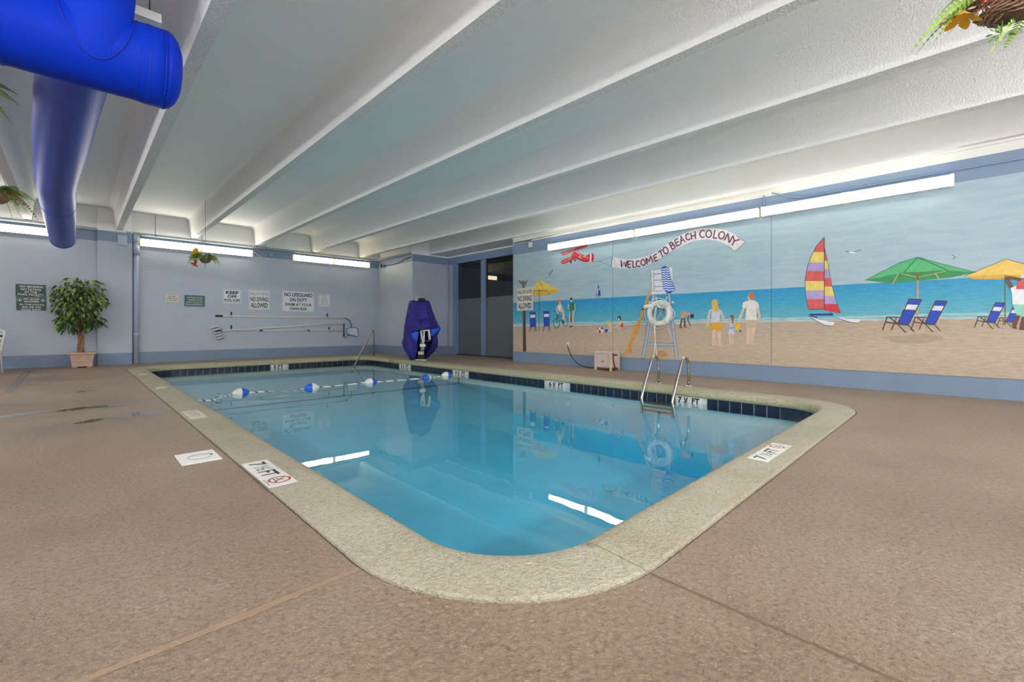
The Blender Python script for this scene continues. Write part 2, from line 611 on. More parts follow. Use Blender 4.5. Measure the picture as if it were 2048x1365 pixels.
def text_obj(name, s, w_, h_, mat, M, parent, bold=0.012):
    """M maps text-plane (x right, y up, z out) into the parent's space"""
    me = text_mesh(s, w_, h_, bold)
    me.transform(M)
    me.materials.append(MATS[mat])
    o = link(name, me, parent)
    return o

def frameM(origin, right, up):
    r, u = Vector(right).normalized(), Vector(up).normalized()
    n = r.cross(u)
    M = Matrix(((r.x, u.x, n.x, origin[0]), (r.y, u.y, n.y, origin[1]), (r.z, u.z, n.z, origin[2]), (0, 0, 0, 1)))
    return M

def rounded_loop(x0, x1, y0, y1, r, n=10):
    """counter-clockwise loop with outward normals: list of (x, y, nx, ny)"""
    out = []
    for cx, cy, a0 in ((x1 - r, y0 + r, -PI / 2), (x1 - r, y1 - r, 0), (x0 + r, y1 - r, PI / 2), (x0 + r, y0 + r, PI)):
        for i in range(n + 1):
            a = a0 + PI / 2 * i / n
            out.append((cx + r * math.cos(a), cy + r * math.sin(a), math.cos(a), math.sin(a)))
    # subdivide straight runs
    res = []
    for i, p in enumerate(out):
        q = out[(i + 1) % len(out)]
        res.append(p)
        d = math.hypot(q[0] - p[0], q[1] - p[1])
        k = int(d // 0.5)
        if k > 1:
            for j in range(1, k):
                t = j / k
                res.append((p[0] + (q[0] - p[0]) * t, p[1] + (q[1] - p[1]) * t, p[2], p[3]))
    return res

MURAL = [
 ('painted_post', 'painted brown post with a grey pelican perched on top', [
  ('darkbrown',0,[(8.134,1.439),(8.035,1.436),(8.012,0.278),(8.125,0.273)]),
  ('brown',1,[(8.111,1.34),(8.102,0.284),(8.084,0.285),(8.093,1.34)]),
  ('birdgrey',0,[(8.332,2.163),(8.225,2.129),(8.157,2.098),(8.111,2.14),(8.066,2.091),(7.999,2.112),(7.932,2.14),(7.999,2.048),(8.044,1.986),(8.039,1.908),(8.148,1.915),(8.148,1.993),(8.225,2.057)]),
 ]),
 ('painted_parasol', 'painted small yellow beach parasol on a thin pole', [
  ('yellow',0,[(7.888,1.854),(7.551,2.105),(6.876,1.804),(7.551,1.822)]),
  ('ochre',1,[(7.888,1.854),(7.551,1.853),(6.876,1.804),(7.212,1.717),(7.551,1.703),(7.835,1.717)]),
  ('brown',2,[(7.562,1.86),(7.562,0.808),(7.541,0.808),(7.541,1.859)]),
  ('brown',2,[(7.552,1.846),(7.766,1.852),(7.765,1.842),(7.551,1.836)]),
  ('brown',2,[(7.552,1.836),(7.296,1.803),(7.291,1.812),(7.551,1.845)]),
  ('brown',2,[(7.296,1.803),(7.217,1.714),(7.208,1.719),(7.291,1.812)]),
  ('brown',2,[(7.555,2.104),(7.505,1.981),(7.497,1.983),(7.547,2.105)]),
  ('brown',2,[(7.505,1.981),(7.379,1.848),(7.373,1.851),(7.497,1.983)]),
 ]),
 ('painted_beach_chair', 'painted blue beach chair seen from behind beside the post', [
  ('chairblue',0,[(7.879,1.306),(7.688,1.304),(7.671,0.927),(7.866,0.921)]),
  ('chairwhite',1,[(7.879,1.229),(7.688,1.228),(7.683,1.155),(7.875,1.152)]),
  ('darkbrown',2,[(7.879,1.305),(7.87,0.921),(7.853,0.921),(7.861,1.305)]),
  ('darkbrown',2,[(7.87,0.921),(7.901,0.778),(7.884,0.776),(7.853,0.921)]),
  ('darkbrown',2,[(7.696,1.301),(7.679,0.928),(7.662,0.927),(7.679,1.301)]),
  ('darkbrown',2,[(7.679,0.928),(7.722,0.796),(7.705,0.793),(7.662,0.927)]),
  ('darkbrown',2,[(7.861,0.908),(7.678,0.914),(7.663,0.928),(7.862,0.921)]),
  ('darkbrown',2,[(7.678,0.914),(7.662,0.794),(7.645,0.795),(7.663,0.928)]),
  ('darkbrown',2,[(7.859,0.913),(7.824,0.824),(7.811,0.827),(7.846,0.916)]),
 ]),
 ('painted_beach_chair', 'painted blue beach chair seen from behind beside the cyclists', [
  ('chairblue',0,[(7.409,1.313),(7.229,1.311),(7.212,0.946),(7.397,0.94)]),
  ('chairwhite',1,[(7.409,1.238),(7.229,1.238),(7.225,1.167),(7.405,1.164)]),
  ('darkbrown',2,[(7.409,1.313),(7.401,0.94),(7.384,0.939),(7.392,1.313)]),
  ('darkbrown',2,[(7.401,0.94),(7.43,0.8),(7.413,0.799),(7.384,0.939)]),
  ('darkbrown',2,[(7.237,1.308),(7.221,0.946),(7.204,0.945),(7.221,1.308)]),
  ('darkbrown',2,[(7.221,0.946),(7.261,0.818),(7.245,0.815),(7.204,0.945)]),
  ('darkbrown',2,[(7.392,0.927),(7.219,0.933),(7.206,0.946),(7.393,0.94)]),
  ('darkbrown',2,[(7.219,0.933),(7.204,0.816),(7.188,0.817),(7.206,0.946)]),
  ('darkbrown',2,[(7.39,0.932),(7.357,0.845),(7.345,0.848),(7.378,0.935)]),
 ]),
 ('painted_cyclist', 'painted couple of cyclists standing with their bicycles', [
  ('ink',1,[(6.901,1.007),(6.908,0.961),(6.893,0.958),(6.885,1.005)]),
  ('ink',1,[(6.908,0.961),(6.928,0.924),(6.914,0.917),(6.893,0.958)]),
  ('ink',1,[(6.928,0.924),(6.957,0.9),(6.948,0.889),(6.914,0.917)]),
  ('ink',1,[(6.957,0.9),(6.989,0.892),(6.989,0.879),(6.948,0.889)]),
  ('ink',1,[(6.989,0.892),(7.022,0.9),(7.031,0.889),(6.989,0.879)]),
  ('ink',1,[(7.022,0.9),(7.051,0.924),(7.065,0.917),(7.031,0.889)]),
  ('ink',1,[(7.051,0.924),(7.072,0.962),(7.088,0.959),(7.065,0.917)]),
  ('ink',1,[(7.072,0.962),(7.079,1.007),(7.095,1.007),(7.088,0.959)]),
  ('ink',1,[(7.079,1.007),(7.072,1.052),(7.088,1.055),(7.095,1.007)]),
  ('ink',1,[(7.072,1.052),(7.051,1.089),(7.065,1.096),(7.088,1.055)]),
  ('ink',1,[(7.051,1.089),(7.022,1.113),(7.031,1.124),(7.065,1.096)]),
  ('ink',1,[(7.022,1.113),(6.989,1.121),(6.989,1.134),(7.031,1.124)]),
  ('ink',1,[(6.989,1.121),(6.957,1.112),(6.948,1.123),(6.989,1.134)]),
  ('ink',1,[(6.957,1.112),(6.928,1.088),(6.914,1.094),(6.948,1.123)]),
  ('ink',1,[(6.928,1.088),(6.908,1.05),(6.893,1.053),(6.914,1.094)]),
  ('ink',1,[(6.908,1.05),(6.901,1.005),(6.885,1.007),(6.893,1.053)]),
  ('ink',1,[(6.646,1.047),(6.651,1.003),(6.638,1.001),(6.633,1.046)]),
  ('ink',1,[(6.651,1.003),(6.665,0.967),(6.653,0.963),(6.638,1.001)]),
  ('ink',1,[(6.665,0.967),(6.685,0.944),(6.676,0.936),(6.653,0.963)]),
  ('ink',1,[(6.685,0.944),(6.706,0.937),(6.706,0.926),(6.676,0.936)]),
  ('ink',1,[(6.706,0.937),(6.727,0.944),(6.737,0.936),(6.706,0.926)]),
  ('ink',1,[(6.727,0.944),(6.747,0.967),(6.76,0.963),(6.737,0.936)]),
  ('ink',1,[(6.747,0.967),(6.761,1.004),(6.775,1.002),(6.76,0.963)]),
  ('ink',1,[(6.761,1.004),(6.767,1.047),(6.78,1.047),(6.775,1.002)]),
  ('ink',1,[(6.767,1.047),(6.761,1.09),(6.775,1.093),(6.78,1.047)]),
  ('ink',1,[(6.761,1.09),(6.747,1.127),(6.76,1.131),(6.775,1.093)]),
  ('ink',1,[(6.747,1.127),(6.727,1.149),(6.737,1.158),(6.76,1.131)]),
  ('ink',1,[(6.727,1.149),(6.706,1.156),(6.706,1.168),(6.737,1.158)]),
  ('ink',1,[(6.706,1.156),(6.685,1.149),(6.676,1.157),(6.706,1.168)]),
  ('ink',1,[(6.685,1.149),(6.665,1.125),(6.653,1.13),(6.676,1.157)]),
  ('ink',1,[(6.665,1.125),(6.651,1.089),(6.638,1.091),(6.653,1.13)]),
  ('ink',1,[(6.651,1.089),(6.646,1.046),(6.633,1.047),(6.638,1.091)]),
  ('ink',2,[(6.981,1.006),(6.952,1.204),(6.972,1.217),(6.997,1.007)]),
  ('ink',2,[(6.952,1.204),(6.821,1.16),(6.806,1.167),(6.972,1.217)]),
  ('ink',2,[(6.821,1.16),(6.794,0.98),(6.766,0.996),(6.806,1.167)]),
  ('ink',2,[(6.794,0.98),(6.701,1.042),(6.712,1.051),(6.766,0.996)]),
  ('ink',2,[(6.968,1.199),(6.786,0.985),(6.774,0.991),(6.956,1.204)]),
  ('ink',2,[(7.06,1.311),(6.976,1.232),(6.97,1.243),(7.049,1.317)]),
  ('ink',2,[(6.976,1.232),(6.858,1.247),(6.86,1.258),(6.97,1.243)]),
  ('skin',2,[(6.955,1.432),(6.927,1.467),(6.836,1.463),(6.78,1.339),(6.769,1.268),(6.859,1.27),(6.939,1.299)]),
  ('white',3,[(6.932,1.44),(6.854,1.45),(6.859,1.332),(6.932,1.325)]),
  ('orangehair',2,[(6.845,1.513),(6.85,1.489),(6.864,1.47),(6.884,1.46),(6.907,1.46),(6.927,1.472),(6.941,1.492),(6.946,1.517),(6.941,1.542),(6.927,1.561),(6.907,1.571),(6.884,1.57),(6.864,1.558),(6.85,1.538)]),
  ('skin',3,[(6.852,1.499),(6.855,1.486),(6.862,1.476),(6.872,1.471),(6.883,1.471),(6.893,1.477),(6.9,1.488),(6.902,1.501),(6.9,1.514),(6.893,1.524),(6.883,1.53),(6.872,1.529),(6.862,1.523),(6.855,1.512)]),
  ('skin',3,[(6.965,1.436),(7.008,1.327),(6.976,1.326),(6.936,1.428)]),
  ('skin',3,[(7.008,1.327),(6.969,1.236),(6.94,1.256),(6.976,1.326)]),
  ('skin',3,[(6.969,1.236),(6.901,1.242),(6.908,1.265),(6.94,1.256)]),
  ('skin',3,[(6.834,1.372),(6.805,1.25),(6.755,1.252),(6.785,1.377)]),
  ('skin',3,[(6.805,1.25),(6.809,1.094),(6.76,1.092),(6.755,1.252)]),
  ('skin',2,[(6.796,1.319),(6.762,1.161),(6.731,1.164),(6.765,1.323)]),
  ('skin',2,[(6.762,1.161),(6.744,1.056),(6.713,1.059),(6.731,1.164)]),
  ('ink',1,[(6.534,1.03),(6.536,0.983),(6.521,0.982),(6.519,1.029)]),
  ('ink',1,[(6.536,0.983),(6.543,0.943),(6.528,0.941),(6.521,0.982)]),
  ('ink',1,[(6.543,0.943),(6.552,0.917),(6.538,0.912),(6.528,0.941)]),
  ('ink',1,[(6.552,0.917),(6.557,0.914),(6.557,0.897),(6.538,0.912)]),
  ('ink',1,[(6.557,0.914),(6.561,0.917),(6.575,0.912),(6.557,0.897)]),
  ('ink',1,[(6.561,0.917),(6.571,0.943),(6.586,0.941),(6.575,0.912)]),
  ('ink',1,[(6.571,0.943),(6.577,0.983),(6.592,0.982),(6.586,0.941)]),
  ('ink',1,[(6.577,0.983),(6.58,1.03),(6.595,1.03),(6.592,0.982)]),
  ('ink',1,[(6.58,1.03),(6.577,1.077),(6.592,1.078),(6.595,1.03)]),
  ('ink',1,[(6.577,1.077),(6.571,1.117),(6.586,1.119),(6.592,1.078)]),
  ('ink',1,[(6.571,1.117),(6.561,1.142),(6.575,1.148),(6.586,1.119)]),
  ('ink',1,[(6.561,1.142),(6.557,1.146),(6.557,1.163),(6.575,1.148)]),
  ('ink',1,[(6.557,1.146),(6.552,1.142),(6.538,1.147),(6.557,1.163)]),
  ('ink',1,[(6.552,1.142),(6.543,1.116),(6.528,1.119),(6.538,1.147)]),
  ('ink',1,[(6.543,1.116),(6.536,1.077),(6.521,1.078),(6.528,1.119)]),
  ('ink',1,[(6.536,1.077),(6.534,1.029),(6.519,1.03),(6.521,1.078)]),
  ('ink',3,[(6.612,1.329),(6.503,1.283),(6.497,1.292),(6.606,1.338)]),
  ('ink',3,[(6.562,1.315),(6.558,1.021),(6.538,1.021),(6.542,1.315)]),
  ('darkbrown',3,[(6.494,1.578),(6.498,1.565),(6.509,1.555),(6.526,1.55),(6.544,1.55),(6.561,1.557),(6.572,1.568),(6.576,1.582),(6.572,1.595),(6.561,1.606),(6.544,1.611),(6.526,1.61),(6.509,1.603),(6.498,1.592)]),
  ('skin',2,[(6.502,1.541),(6.505,1.525),(6.514,1.512),(6.526,1.505),(6.539,1.505),(6.552,1.513),(6.56,1.527),(6.563,1.544),(6.56,1.56),(6.552,1.573),(6.539,1.58),(6.526,1.579),(6.514,1.571),(6.505,1.558)]),
  ('green',2,[(6.596,1.472),(6.526,1.487),(6.451,1.48),(6.423,1.406),(6.444,1.312),(6.526,1.323),(6.603,1.334)]),
  ('skin',3,[(6.614,1.462),(6.642,1.378),(6.612,1.377),(6.587,1.455)]),
  ('skin',3,[(6.642,1.378),(6.616,1.321),(6.589,1.328),(6.612,1.377)]),
  ('skin',3,[(6.445,1.448),(6.433,1.34),(6.404,1.335),(6.417,1.449)]),
  ('skin',3,[(6.433,1.34),(6.484,1.276),(6.46,1.264),(6.404,1.335)]),
  ('skin',2,[(6.587,1.291),(6.603,1.108),(6.554,1.107),(6.539,1.287)]),
  ('skin',2,[(6.603,1.108),(6.589,0.959),(6.541,0.962),(6.554,1.107)]),
  ('skin',2,[(6.496,1.289),(6.511,1.1),(6.464,1.096),(6.449,1.285)]),
  ('skin',2,[(6.511,1.1),(6.537,0.946),(6.49,0.941),(6.464,1.096)]),
  ('ink',3,[(6.578,0.907),(6.539,0.907),(6.539,0.928),(6.578,0.928)]),
  ('ink',3,[(6.526,0.921),(6.492,0.921),(6.492,0.942),(6.526,0.942)]),
 ]),
 ('painted_biplane', 'painted red biplane towing a banner', [
  ('red',0,[(6.864,2.691),(6.526,2.746),(6.27,2.785),(6.08,2.794),(6.076,2.749),(6.429,2.7),(6.78,2.625)]),
  ('paleRed',1,[(6.825,2.678),(6.461,2.741),(6.429,2.713),(6.78,2.642)]),
  ('red',0,[(6.859,2.479),(6.825,2.514),(6.548,2.567),(6.312,2.516),(6.429,2.503),(6.769,2.418),(6.825,2.435)]),
  ('paleRed',1,[(6.836,2.476),(6.548,2.541),(6.505,2.528),(6.802,2.443)]),
  ('red',1,[(6.537,2.601),(6.461,2.678),(6.376,2.676),(6.249,2.602),(6.054,2.512),(6.04,2.405),(6.166,2.412),(6.376,2.509),(6.526,2.556)]),
  ('darkred',2,[(6.526,2.577),(6.376,2.54),(6.166,2.441),(6.044,2.419),(6.044,2.399),(6.171,2.409),(6.376,2.502)]),
  ('red',1,[(6.166,2.541),(5.953,2.595),(5.903,2.553),(5.891,2.444),(5.933,2.381),(6.054,2.4)]),
  ('white',2,[(5.997,2.581),(5.957,2.589),(5.967,2.386),(6.007,2.394)]),
  ('darkred',2,[(5.933,2.58),(5.907,2.553),(5.903,2.451),(5.927,2.39)]),
  ('white',3,[(6.4,2.667),(6.231,2.545),(6.226,2.552),(6.394,2.673)]),
  ('white',3,[(6.231,2.545),(6.045,2.49),(6.042,2.498),(6.226,2.552)]),
  ('white',3,[(6.164,2.537),(6.021,2.58),(6.026,2.588),(6.169,2.546)]),
  ('white',3,[(6.31,2.509),(6.286,2.542),(6.289,2.568),(6.323,2.516)]),
  ('white',3,[(6.286,2.542),(6.277,2.507),(6.264,2.514),(6.289,2.568)]),
  ('white',3,[(6.277,2.507),(6.235,2.491),(6.23,2.502),(6.264,2.514)]),
  ('ink',2,[(6.52,2.449),(6.522,2.436),(6.53,2.426),(6.542,2.421),(6.554,2.422),(6.566,2.429),(6.573,2.441),(6.576,2.455),(6.573,2.468),(6.566,2.478),(6.554,2.483),(6.542,2.481),(6.53,2.474),(6.522,2.462)]),
  ('ink',2,[(6.399,2.47),(6.402,2.462),(6.409,2.455),(6.419,2.452),(6.431,2.454),(6.441,2.459),(6.448,2.467),(6.451,2.476),(6.448,2.484),(6.441,2.491),(6.431,2.494),(6.419,2.493),(6.409,2.487),(6.402,2.48)]),
  ('ink',1,[(6.75,2.634),(6.739,2.519),(6.732,2.518),(6.743,2.633)]),
  ('ink',1,[(6.661,2.649),(6.65,2.535),(6.643,2.535),(6.654,2.649)]),
  ('ink',1,[(6.357,2.706),(6.315,2.659),(6.31,2.661),(6.352,2.709)]),
  ('ink',1,[(6.232,2.734),(6.2,2.637),(6.194,2.638),(6.226,2.735)]),
  ('ink',1,[(5.932,2.38),(5.745,2.38),(5.746,2.385),(5.933,2.385)]),
  ('ink',1,[(5.745,2.38),(5.422,2.437),(5.423,2.442),(5.746,2.385)]),
  ('ink',1,[(5.747,2.381),(5.433,2.23),(5.431,2.234),(5.744,2.385)]),
 ]),
 ('painted_banner', 'painted curling white banner with purple capital letters', [
  ('banner',0,[(5.413,2.442),(5.25,2.395),(5.302,2.193),(5.436,2.229)]),
  ('banner',0,[(5.25,2.395),(5.077,2.359),(5.18,2.169),(5.302,2.193)]),
  ('banner',0,[(5.077,2.359),(4.909,2.341),(5.043,2.144),(5.18,2.169)]),
  ('banner',0,[(4.909,2.341),(4.777,2.346),(4.909,2.136),(5.043,2.144)]),
  ('banner',0,[(4.777,2.346),(4.649,2.355),(4.777,2.143),(4.909,2.136)]),
  ('banner',0,[(4.649,2.355),(4.553,2.37),(4.649,2.16),(4.777,2.143)]),
  ('banner',0,[(4.553,2.37),(4.444,2.405),(4.538,2.193),(4.649,2.16)]),
  ('banner',0,[(4.444,2.405),(4.337,2.449),(4.429,2.232),(4.538,2.193)]),
  ('banner',0,[(4.337,2.449),(4.232,2.507),(4.337,2.272),(4.429,2.232)]),
  ('banner',0,[(4.232,2.507),(4.128,2.563),(4.247,2.318),(4.337,2.272)]),
  ('banner',0,[(4.128,2.563),(4.033,2.616),(4.143,2.37),(4.247,2.318)]),
  ('banner',0,[(4.033,2.616),(3.94,2.655),(4.041,2.416),(4.143,2.37)]),
  ('banner',0,[(3.94,2.655),(3.834,2.708),(3.926,2.458),(4.041,2.416)]),
  ('banner',0,[(3.834,2.708),(3.73,2.74),(3.813,2.494),(3.926,2.458)]),
  ('banner',0,[(3.73,2.74),(3.614,2.759),(3.723,2.521),(3.813,2.494)]),
  ('banner',0,[(3.614,2.759),(3.501,2.761),(3.635,2.536),(3.723,2.521)]),
  ('banner',0,[(3.501,2.761),(3.377,2.75),(3.547,2.545),(3.635,2.536)]),
  ('banner',0,[(3.377,2.75),(3.255,2.728),(3.461,2.545),(3.547,2.545)]),
  ('banner',0,[(3.255,2.728),(3.155,2.702),(3.383,2.536),(3.461,2.545)]),
  ('banner',0,[(3.155,2.702),(3.056,2.659),(3.306,2.52),(3.383,2.536)]),
  ('banner',0,[(3.056,2.659),(2.965,2.604),(3.217,2.494),(3.306,2.52)]),
  ('banner',0,[(2.965,2.604),(2.875,2.537),(3.13,2.452),(3.217,2.494)]),
  ('banner',0,[(2.875,2.537),(2.799,2.473),(3.007,2.375),(3.13,2.452)]),
  ('banner',0,[(2.799,2.473),(2.718,2.399),(2.899,2.258),(3.007,2.375)]),
  ('ink',2,[(5.419,2.448),(5.442,2.227),(5.43,2.224),(5.406,2.446)]),
  ('ink',2,[(2.719,2.401),(2.794,2.331),(2.791,2.327),(2.716,2.397)]),
  ('ink',2,[(2.794,2.331),(2.899,2.262),(2.899,2.255),(2.791,2.327)]),
  ('ink',2,[(2.899,2.262),(3.005,2.377),(3.009,2.374),(2.899,2.255)]),
  ('ink',2,[(2.877,2.535),(2.8,2.471),(2.797,2.475),(2.874,2.539)]),
  ('ink',2,[(2.8,2.471),(2.719,2.398),(2.716,2.401),(2.797,2.475)]),
  ('slate',1,[(5.408,2.417),(5.342,2.334),(5.333,2.334),(5.403,2.42)]),
  ('slate',1,[(5.342,2.334),(5.394,2.28),(5.388,2.276),(5.333,2.334)]),
 ]),
 ('banner_lettering', None, [
  ('purple',3,[(5.212,2.352),(5.189,2.176),(5.154,2.221),(5.183,2.353)]),
  ('purple',3,[(5.189,2.176),(5.117,2.27),(5.117,2.327),(5.154,2.221)]),
  ('purple',3,[(5.117,2.27),(5.076,2.164),(5.103,2.218),(5.117,2.327)]),
  ('purple',3,[(5.076,2.164),(5.029,2.316),(5.057,2.326),(5.103,2.218)]),
  ('purple',3,[(5.047,2.314),(5.039,2.167),(5.01,2.166),(5.019,2.312)]),
  ('purple',3,[(5.033,2.297),(4.942,2.289),(4.943,2.314),(5.033,2.322)]),
  ('purple',3,[(5.028,2.226),(4.961,2.225),(4.964,2.251),(5.031,2.252)]),
  ('purple',3,[(5.025,2.157),(4.953,2.155),(4.955,2.18),(5.027,2.183)]),
  ('purple',3,[(4.926,2.306),(4.925,2.16),(4.897,2.158),(4.898,2.303)]),
  ('purple',3,[(4.915,2.153),(4.838,2.154),(4.841,2.179),(4.919,2.178)]),
  ('purple',3,[(4.752,2.284),(4.797,2.307),(4.791,2.277),(4.764,2.263)]),
  ('purple',3,[(4.797,2.307),(4.84,2.276),(4.813,2.261),(4.791,2.277)]),
  ('purple',3,[(4.84,2.276),(4.851,2.223),(4.822,2.222),(4.813,2.261)]),
  ('purple',3,[(4.851,2.223),(4.829,2.17),(4.807,2.189),(4.822,2.222)]),
  ('purple',3,[(4.829,2.17),(4.776,2.153),(4.779,2.18),(4.807,2.189)]),
  ('purple',3,[(4.776,2.153),(4.729,2.168),(4.741,2.192),(4.779,2.18)]),
  ('purple',3,[(4.575,2.194),(4.573,2.307),(4.622,2.345),(4.602,2.195)]),
  ('purple',3,[(4.573,2.307),(4.53,2.222),(4.555,2.274),(4.622,2.345)]),
  ('purple',3,[(4.53,2.222),(4.515,2.329),(4.505,2.381),(4.555,2.274)]),
  ('purple',3,[(4.515,2.329),(4.466,2.221),(4.442,2.228),(4.505,2.381)]),
  ('purple',3,[(4.457,2.356),(4.417,2.234),(4.392,2.239),(4.432,2.36)]),
  ('purple',3,[(4.443,2.342),(4.368,2.379),(4.382,2.401),(4.458,2.364)]),
  ('purple',3,[(4.421,2.29),(4.361,2.315),(4.374,2.338),(4.434,2.313)]),
  ('purple',3,[(4.401,2.225),(4.336,2.251),(4.348,2.274),(4.414,2.248)]),
  ('purple',3,[(4.342,2.402),(4.252,2.447),(4.266,2.469),(4.357,2.423)]),
  ('purple',3,[(4.315,2.431),(4.254,2.308),(4.231,2.316),(4.292,2.439)]),
  ('purple',3,[(4.122,2.56),(4.052,2.421),(4.03,2.43),(4.099,2.568)]),
  ('purple',3,[(4.107,2.546),(4.061,2.564),(4.064,2.592),(4.12,2.568)]),
  ('purple',3,[(4.061,2.564),(4.05,2.553),(4.02,2.557),(4.064,2.592)]),
  ('purple',3,[(4.05,2.553),(4.058,2.531),(4.038,2.513),(4.02,2.557)]),
  ('purple',3,[(4.058,2.531),(4.092,2.509),(4.076,2.489),(4.038,2.513)]),
  ('purple',3,[(4.078,2.488),(4.027,2.509),(4.031,2.536),(4.09,2.51)]),
  ('purple',3,[(4.027,2.509),(4.004,2.494),(3.979,2.505),(4.031,2.536)]),
  ('purple',3,[(4.004,2.494),(4.006,2.467),(3.983,2.45),(3.979,2.505)]),
  ('purple',3,[(4.006,2.467),(4.053,2.442),(4.04,2.421),(3.983,2.45)]),
  ('purple',3,[(4.014,2.608),(3.96,2.477),(3.938,2.483),(3.992,2.614)]),
  ('purple',3,[(4.0,2.593),(3.92,2.625),(3.932,2.647),(4.012,2.615)]),
  ('purple',3,[(3.973,2.536),(3.906,2.562),(3.917,2.584),(3.984,2.559)]),
  ('purple',3,[(3.949,2.475),(3.874,2.503),(3.885,2.525),(3.96,2.498)]),
  ('purple',3,[(3.86,2.51),(3.861,2.643),(3.883,2.694),(3.884,2.513)]),
  ('purple',3,[(3.861,2.643),(3.792,2.532),(3.773,2.543),(3.883,2.694)]),
  ('purple',3,[(3.864,2.565),(3.808,2.582),(3.818,2.604),(3.874,2.588)]),
  ('purple',3,[(3.706,2.688),(3.745,2.711),(3.737,2.683),(3.716,2.669)]),
  ('purple',3,[(3.745,2.711),(3.783,2.678),(3.76,2.664),(3.737,2.683)]),
  ('purple',3,[(3.783,2.678),(3.789,2.629),(3.765,2.629),(3.76,2.664)]),
  ('purple',3,[(3.789,2.629),(3.766,2.58),(3.749,2.597),(3.765,2.629)]),
  ('purple',3,[(3.766,2.58),(3.72,2.564),(3.727,2.589),(3.749,2.597)]),
  ('purple',3,[(3.72,2.564),(3.683,2.589),(3.698,2.609),(3.727,2.589)]),
  ('purple',3,[(3.69,2.704),(3.675,2.573),(3.652,2.572),(3.667,2.703)]),
  ('purple',3,[(3.61,2.723),(3.6,2.576),(3.578,2.574),(3.587,2.721)]),
  ('purple',3,[(3.67,2.625),(3.592,2.631),(3.597,2.654),(3.675,2.648)]),
  ('purple',3,[(3.411,2.704),(3.451,2.733),(3.451,2.708),(3.422,2.687)]),
  ('purple',3,[(3.451,2.733),(3.499,2.716),(3.481,2.698),(3.451,2.708)]),
  ('purple',3,[(3.499,2.716),(3.522,2.665),(3.498,2.659),(3.481,2.698)]),
  ('purple',3,[(3.522,2.665),(3.508,2.606),(3.488,2.617),(3.498,2.659)]),
  ('purple',3,[(3.508,2.606),(3.465,2.572),(3.463,2.596),(3.488,2.617)]),
  ('purple',3,[(3.465,2.572),(3.415,2.581),(3.422,2.603),(3.463,2.596)]),
  ('purple',3,[(3.243,2.693),(3.274,2.546),(3.253,2.539),(3.222,2.685)]),
  ('purple',3,[(3.268,2.537),(3.198,2.522),(3.196,2.544),(3.267,2.559)]),
  ('purple',3,[(3.059,2.47),(2.996,2.587),(3.014,2.599),(3.077,2.483)]),
  ('purple',3,[(3.015,2.593),(2.995,2.421),(2.975,2.421),(2.994,2.593)]),
  ('purple',3,[(2.976,2.414),(2.908,2.536),(2.926,2.549),(2.994,2.427)]),
  ('purple',3,[(2.929,2.542),(2.909,2.44),(2.889,2.441),(2.909,2.543)]),
  ('purple',3,[(2.81,2.468),(2.902,2.451),(2.896,2.43),(2.804,2.447)]),
  ('purple',3,[(2.906,2.451),(2.946,2.374),(2.928,2.361),(2.888,2.439)]),
  ('purple',3,[(4.642,2.246),(4.643,2.224),(4.616,2.217),(4.615,2.242)]),
  ('purple',3,[(4.643,2.224),(4.649,2.208),(4.625,2.193),(4.616,2.217)]),
  ('purple',3,[(4.649,2.208),(4.659,2.198),(4.643,2.176),(4.625,2.193)]),
  ('purple',3,[(4.659,2.198),(4.67,2.196),(4.668,2.17),(4.643,2.176)]),
  ('purple',3,[(4.67,2.196),(4.682,2.199),(4.694,2.177),(4.668,2.17)]),
  ('purple',3,[(4.682,2.199),(4.694,2.208),(4.715,2.194),(4.694,2.177)]),
  ('purple',3,[(4.694,2.208),(4.705,2.225),(4.73,2.218),(4.715,2.194)]),
  ('purple',3,[(4.705,2.225),(4.71,2.245),(4.737,2.245),(4.73,2.218)]),
  ('purple',3,[(4.71,2.245),(4.709,2.265),(4.736,2.272),(4.737,2.245)]),
  ('purple',3,[(4.709,2.265),(4.702,2.281),(4.726,2.296),(4.736,2.272)]),
  ('purple',3,[(4.702,2.281),(4.692,2.29),(4.708,2.313),(4.726,2.296)]),
  ('purple',3,[(4.692,2.29),(4.681,2.293),(4.684,2.319),(4.708,2.313)]),
  ('purple',3,[(4.681,2.293),(4.669,2.29),(4.658,2.312),(4.684,2.319)]),
  ('purple',3,[(4.669,2.29),(4.657,2.28),(4.636,2.295),(4.658,2.312)]),
  ('purple',3,[(4.657,2.28),(4.647,2.264),(4.622,2.271),(4.636,2.295)]),
  ('purple',3,[(4.647,2.264),(4.641,2.242),(4.615,2.245),(4.622,2.271)]),
  ('purple',3,[(4.149,2.44),(4.145,2.416),(4.119,2.413),(4.124,2.44)]),
  ('purple',3,[(4.145,2.416),(4.148,2.397),(4.124,2.386),(4.119,2.413)]),
  ('purple',3,[(4.148,2.397),(4.156,2.384),(4.137,2.365),(4.124,2.386)]),
  ('purple',3,[(4.156,2.384),(4.167,2.379),(4.16,2.354),(4.137,2.365)]),
  ('purple',3,[(4.167,2.379),(4.181,2.38),(4.186,2.357),(4.16,2.354)]),
  ('purple',3,[(4.181,2.38),(4.196,2.389),(4.211,2.371),(4.186,2.357)]),
  ('purple',3,[(4.196,2.389),(4.21,2.405),(4.232,2.394),(4.211,2.371)]),
  ('purple',3,[(4.21,2.405),(4.22,2.426),(4.245,2.422),(4.232,2.394)]),
  ('purple',3,[(4.22,2.426),(4.224,2.448),(4.25,2.451),(4.245,2.422)]),
  ('purple',3,[(4.224,2.448),(4.221,2.467),(4.245,2.478),(4.25,2.451)]),
  ('purple',3,[(4.221,2.467),(4.212,2.48),(4.231,2.499),(4.245,2.478)]),
  ('purple',3,[(4.212,2.48),(4.201,2.485),(4.209,2.51),(4.231,2.499)]),
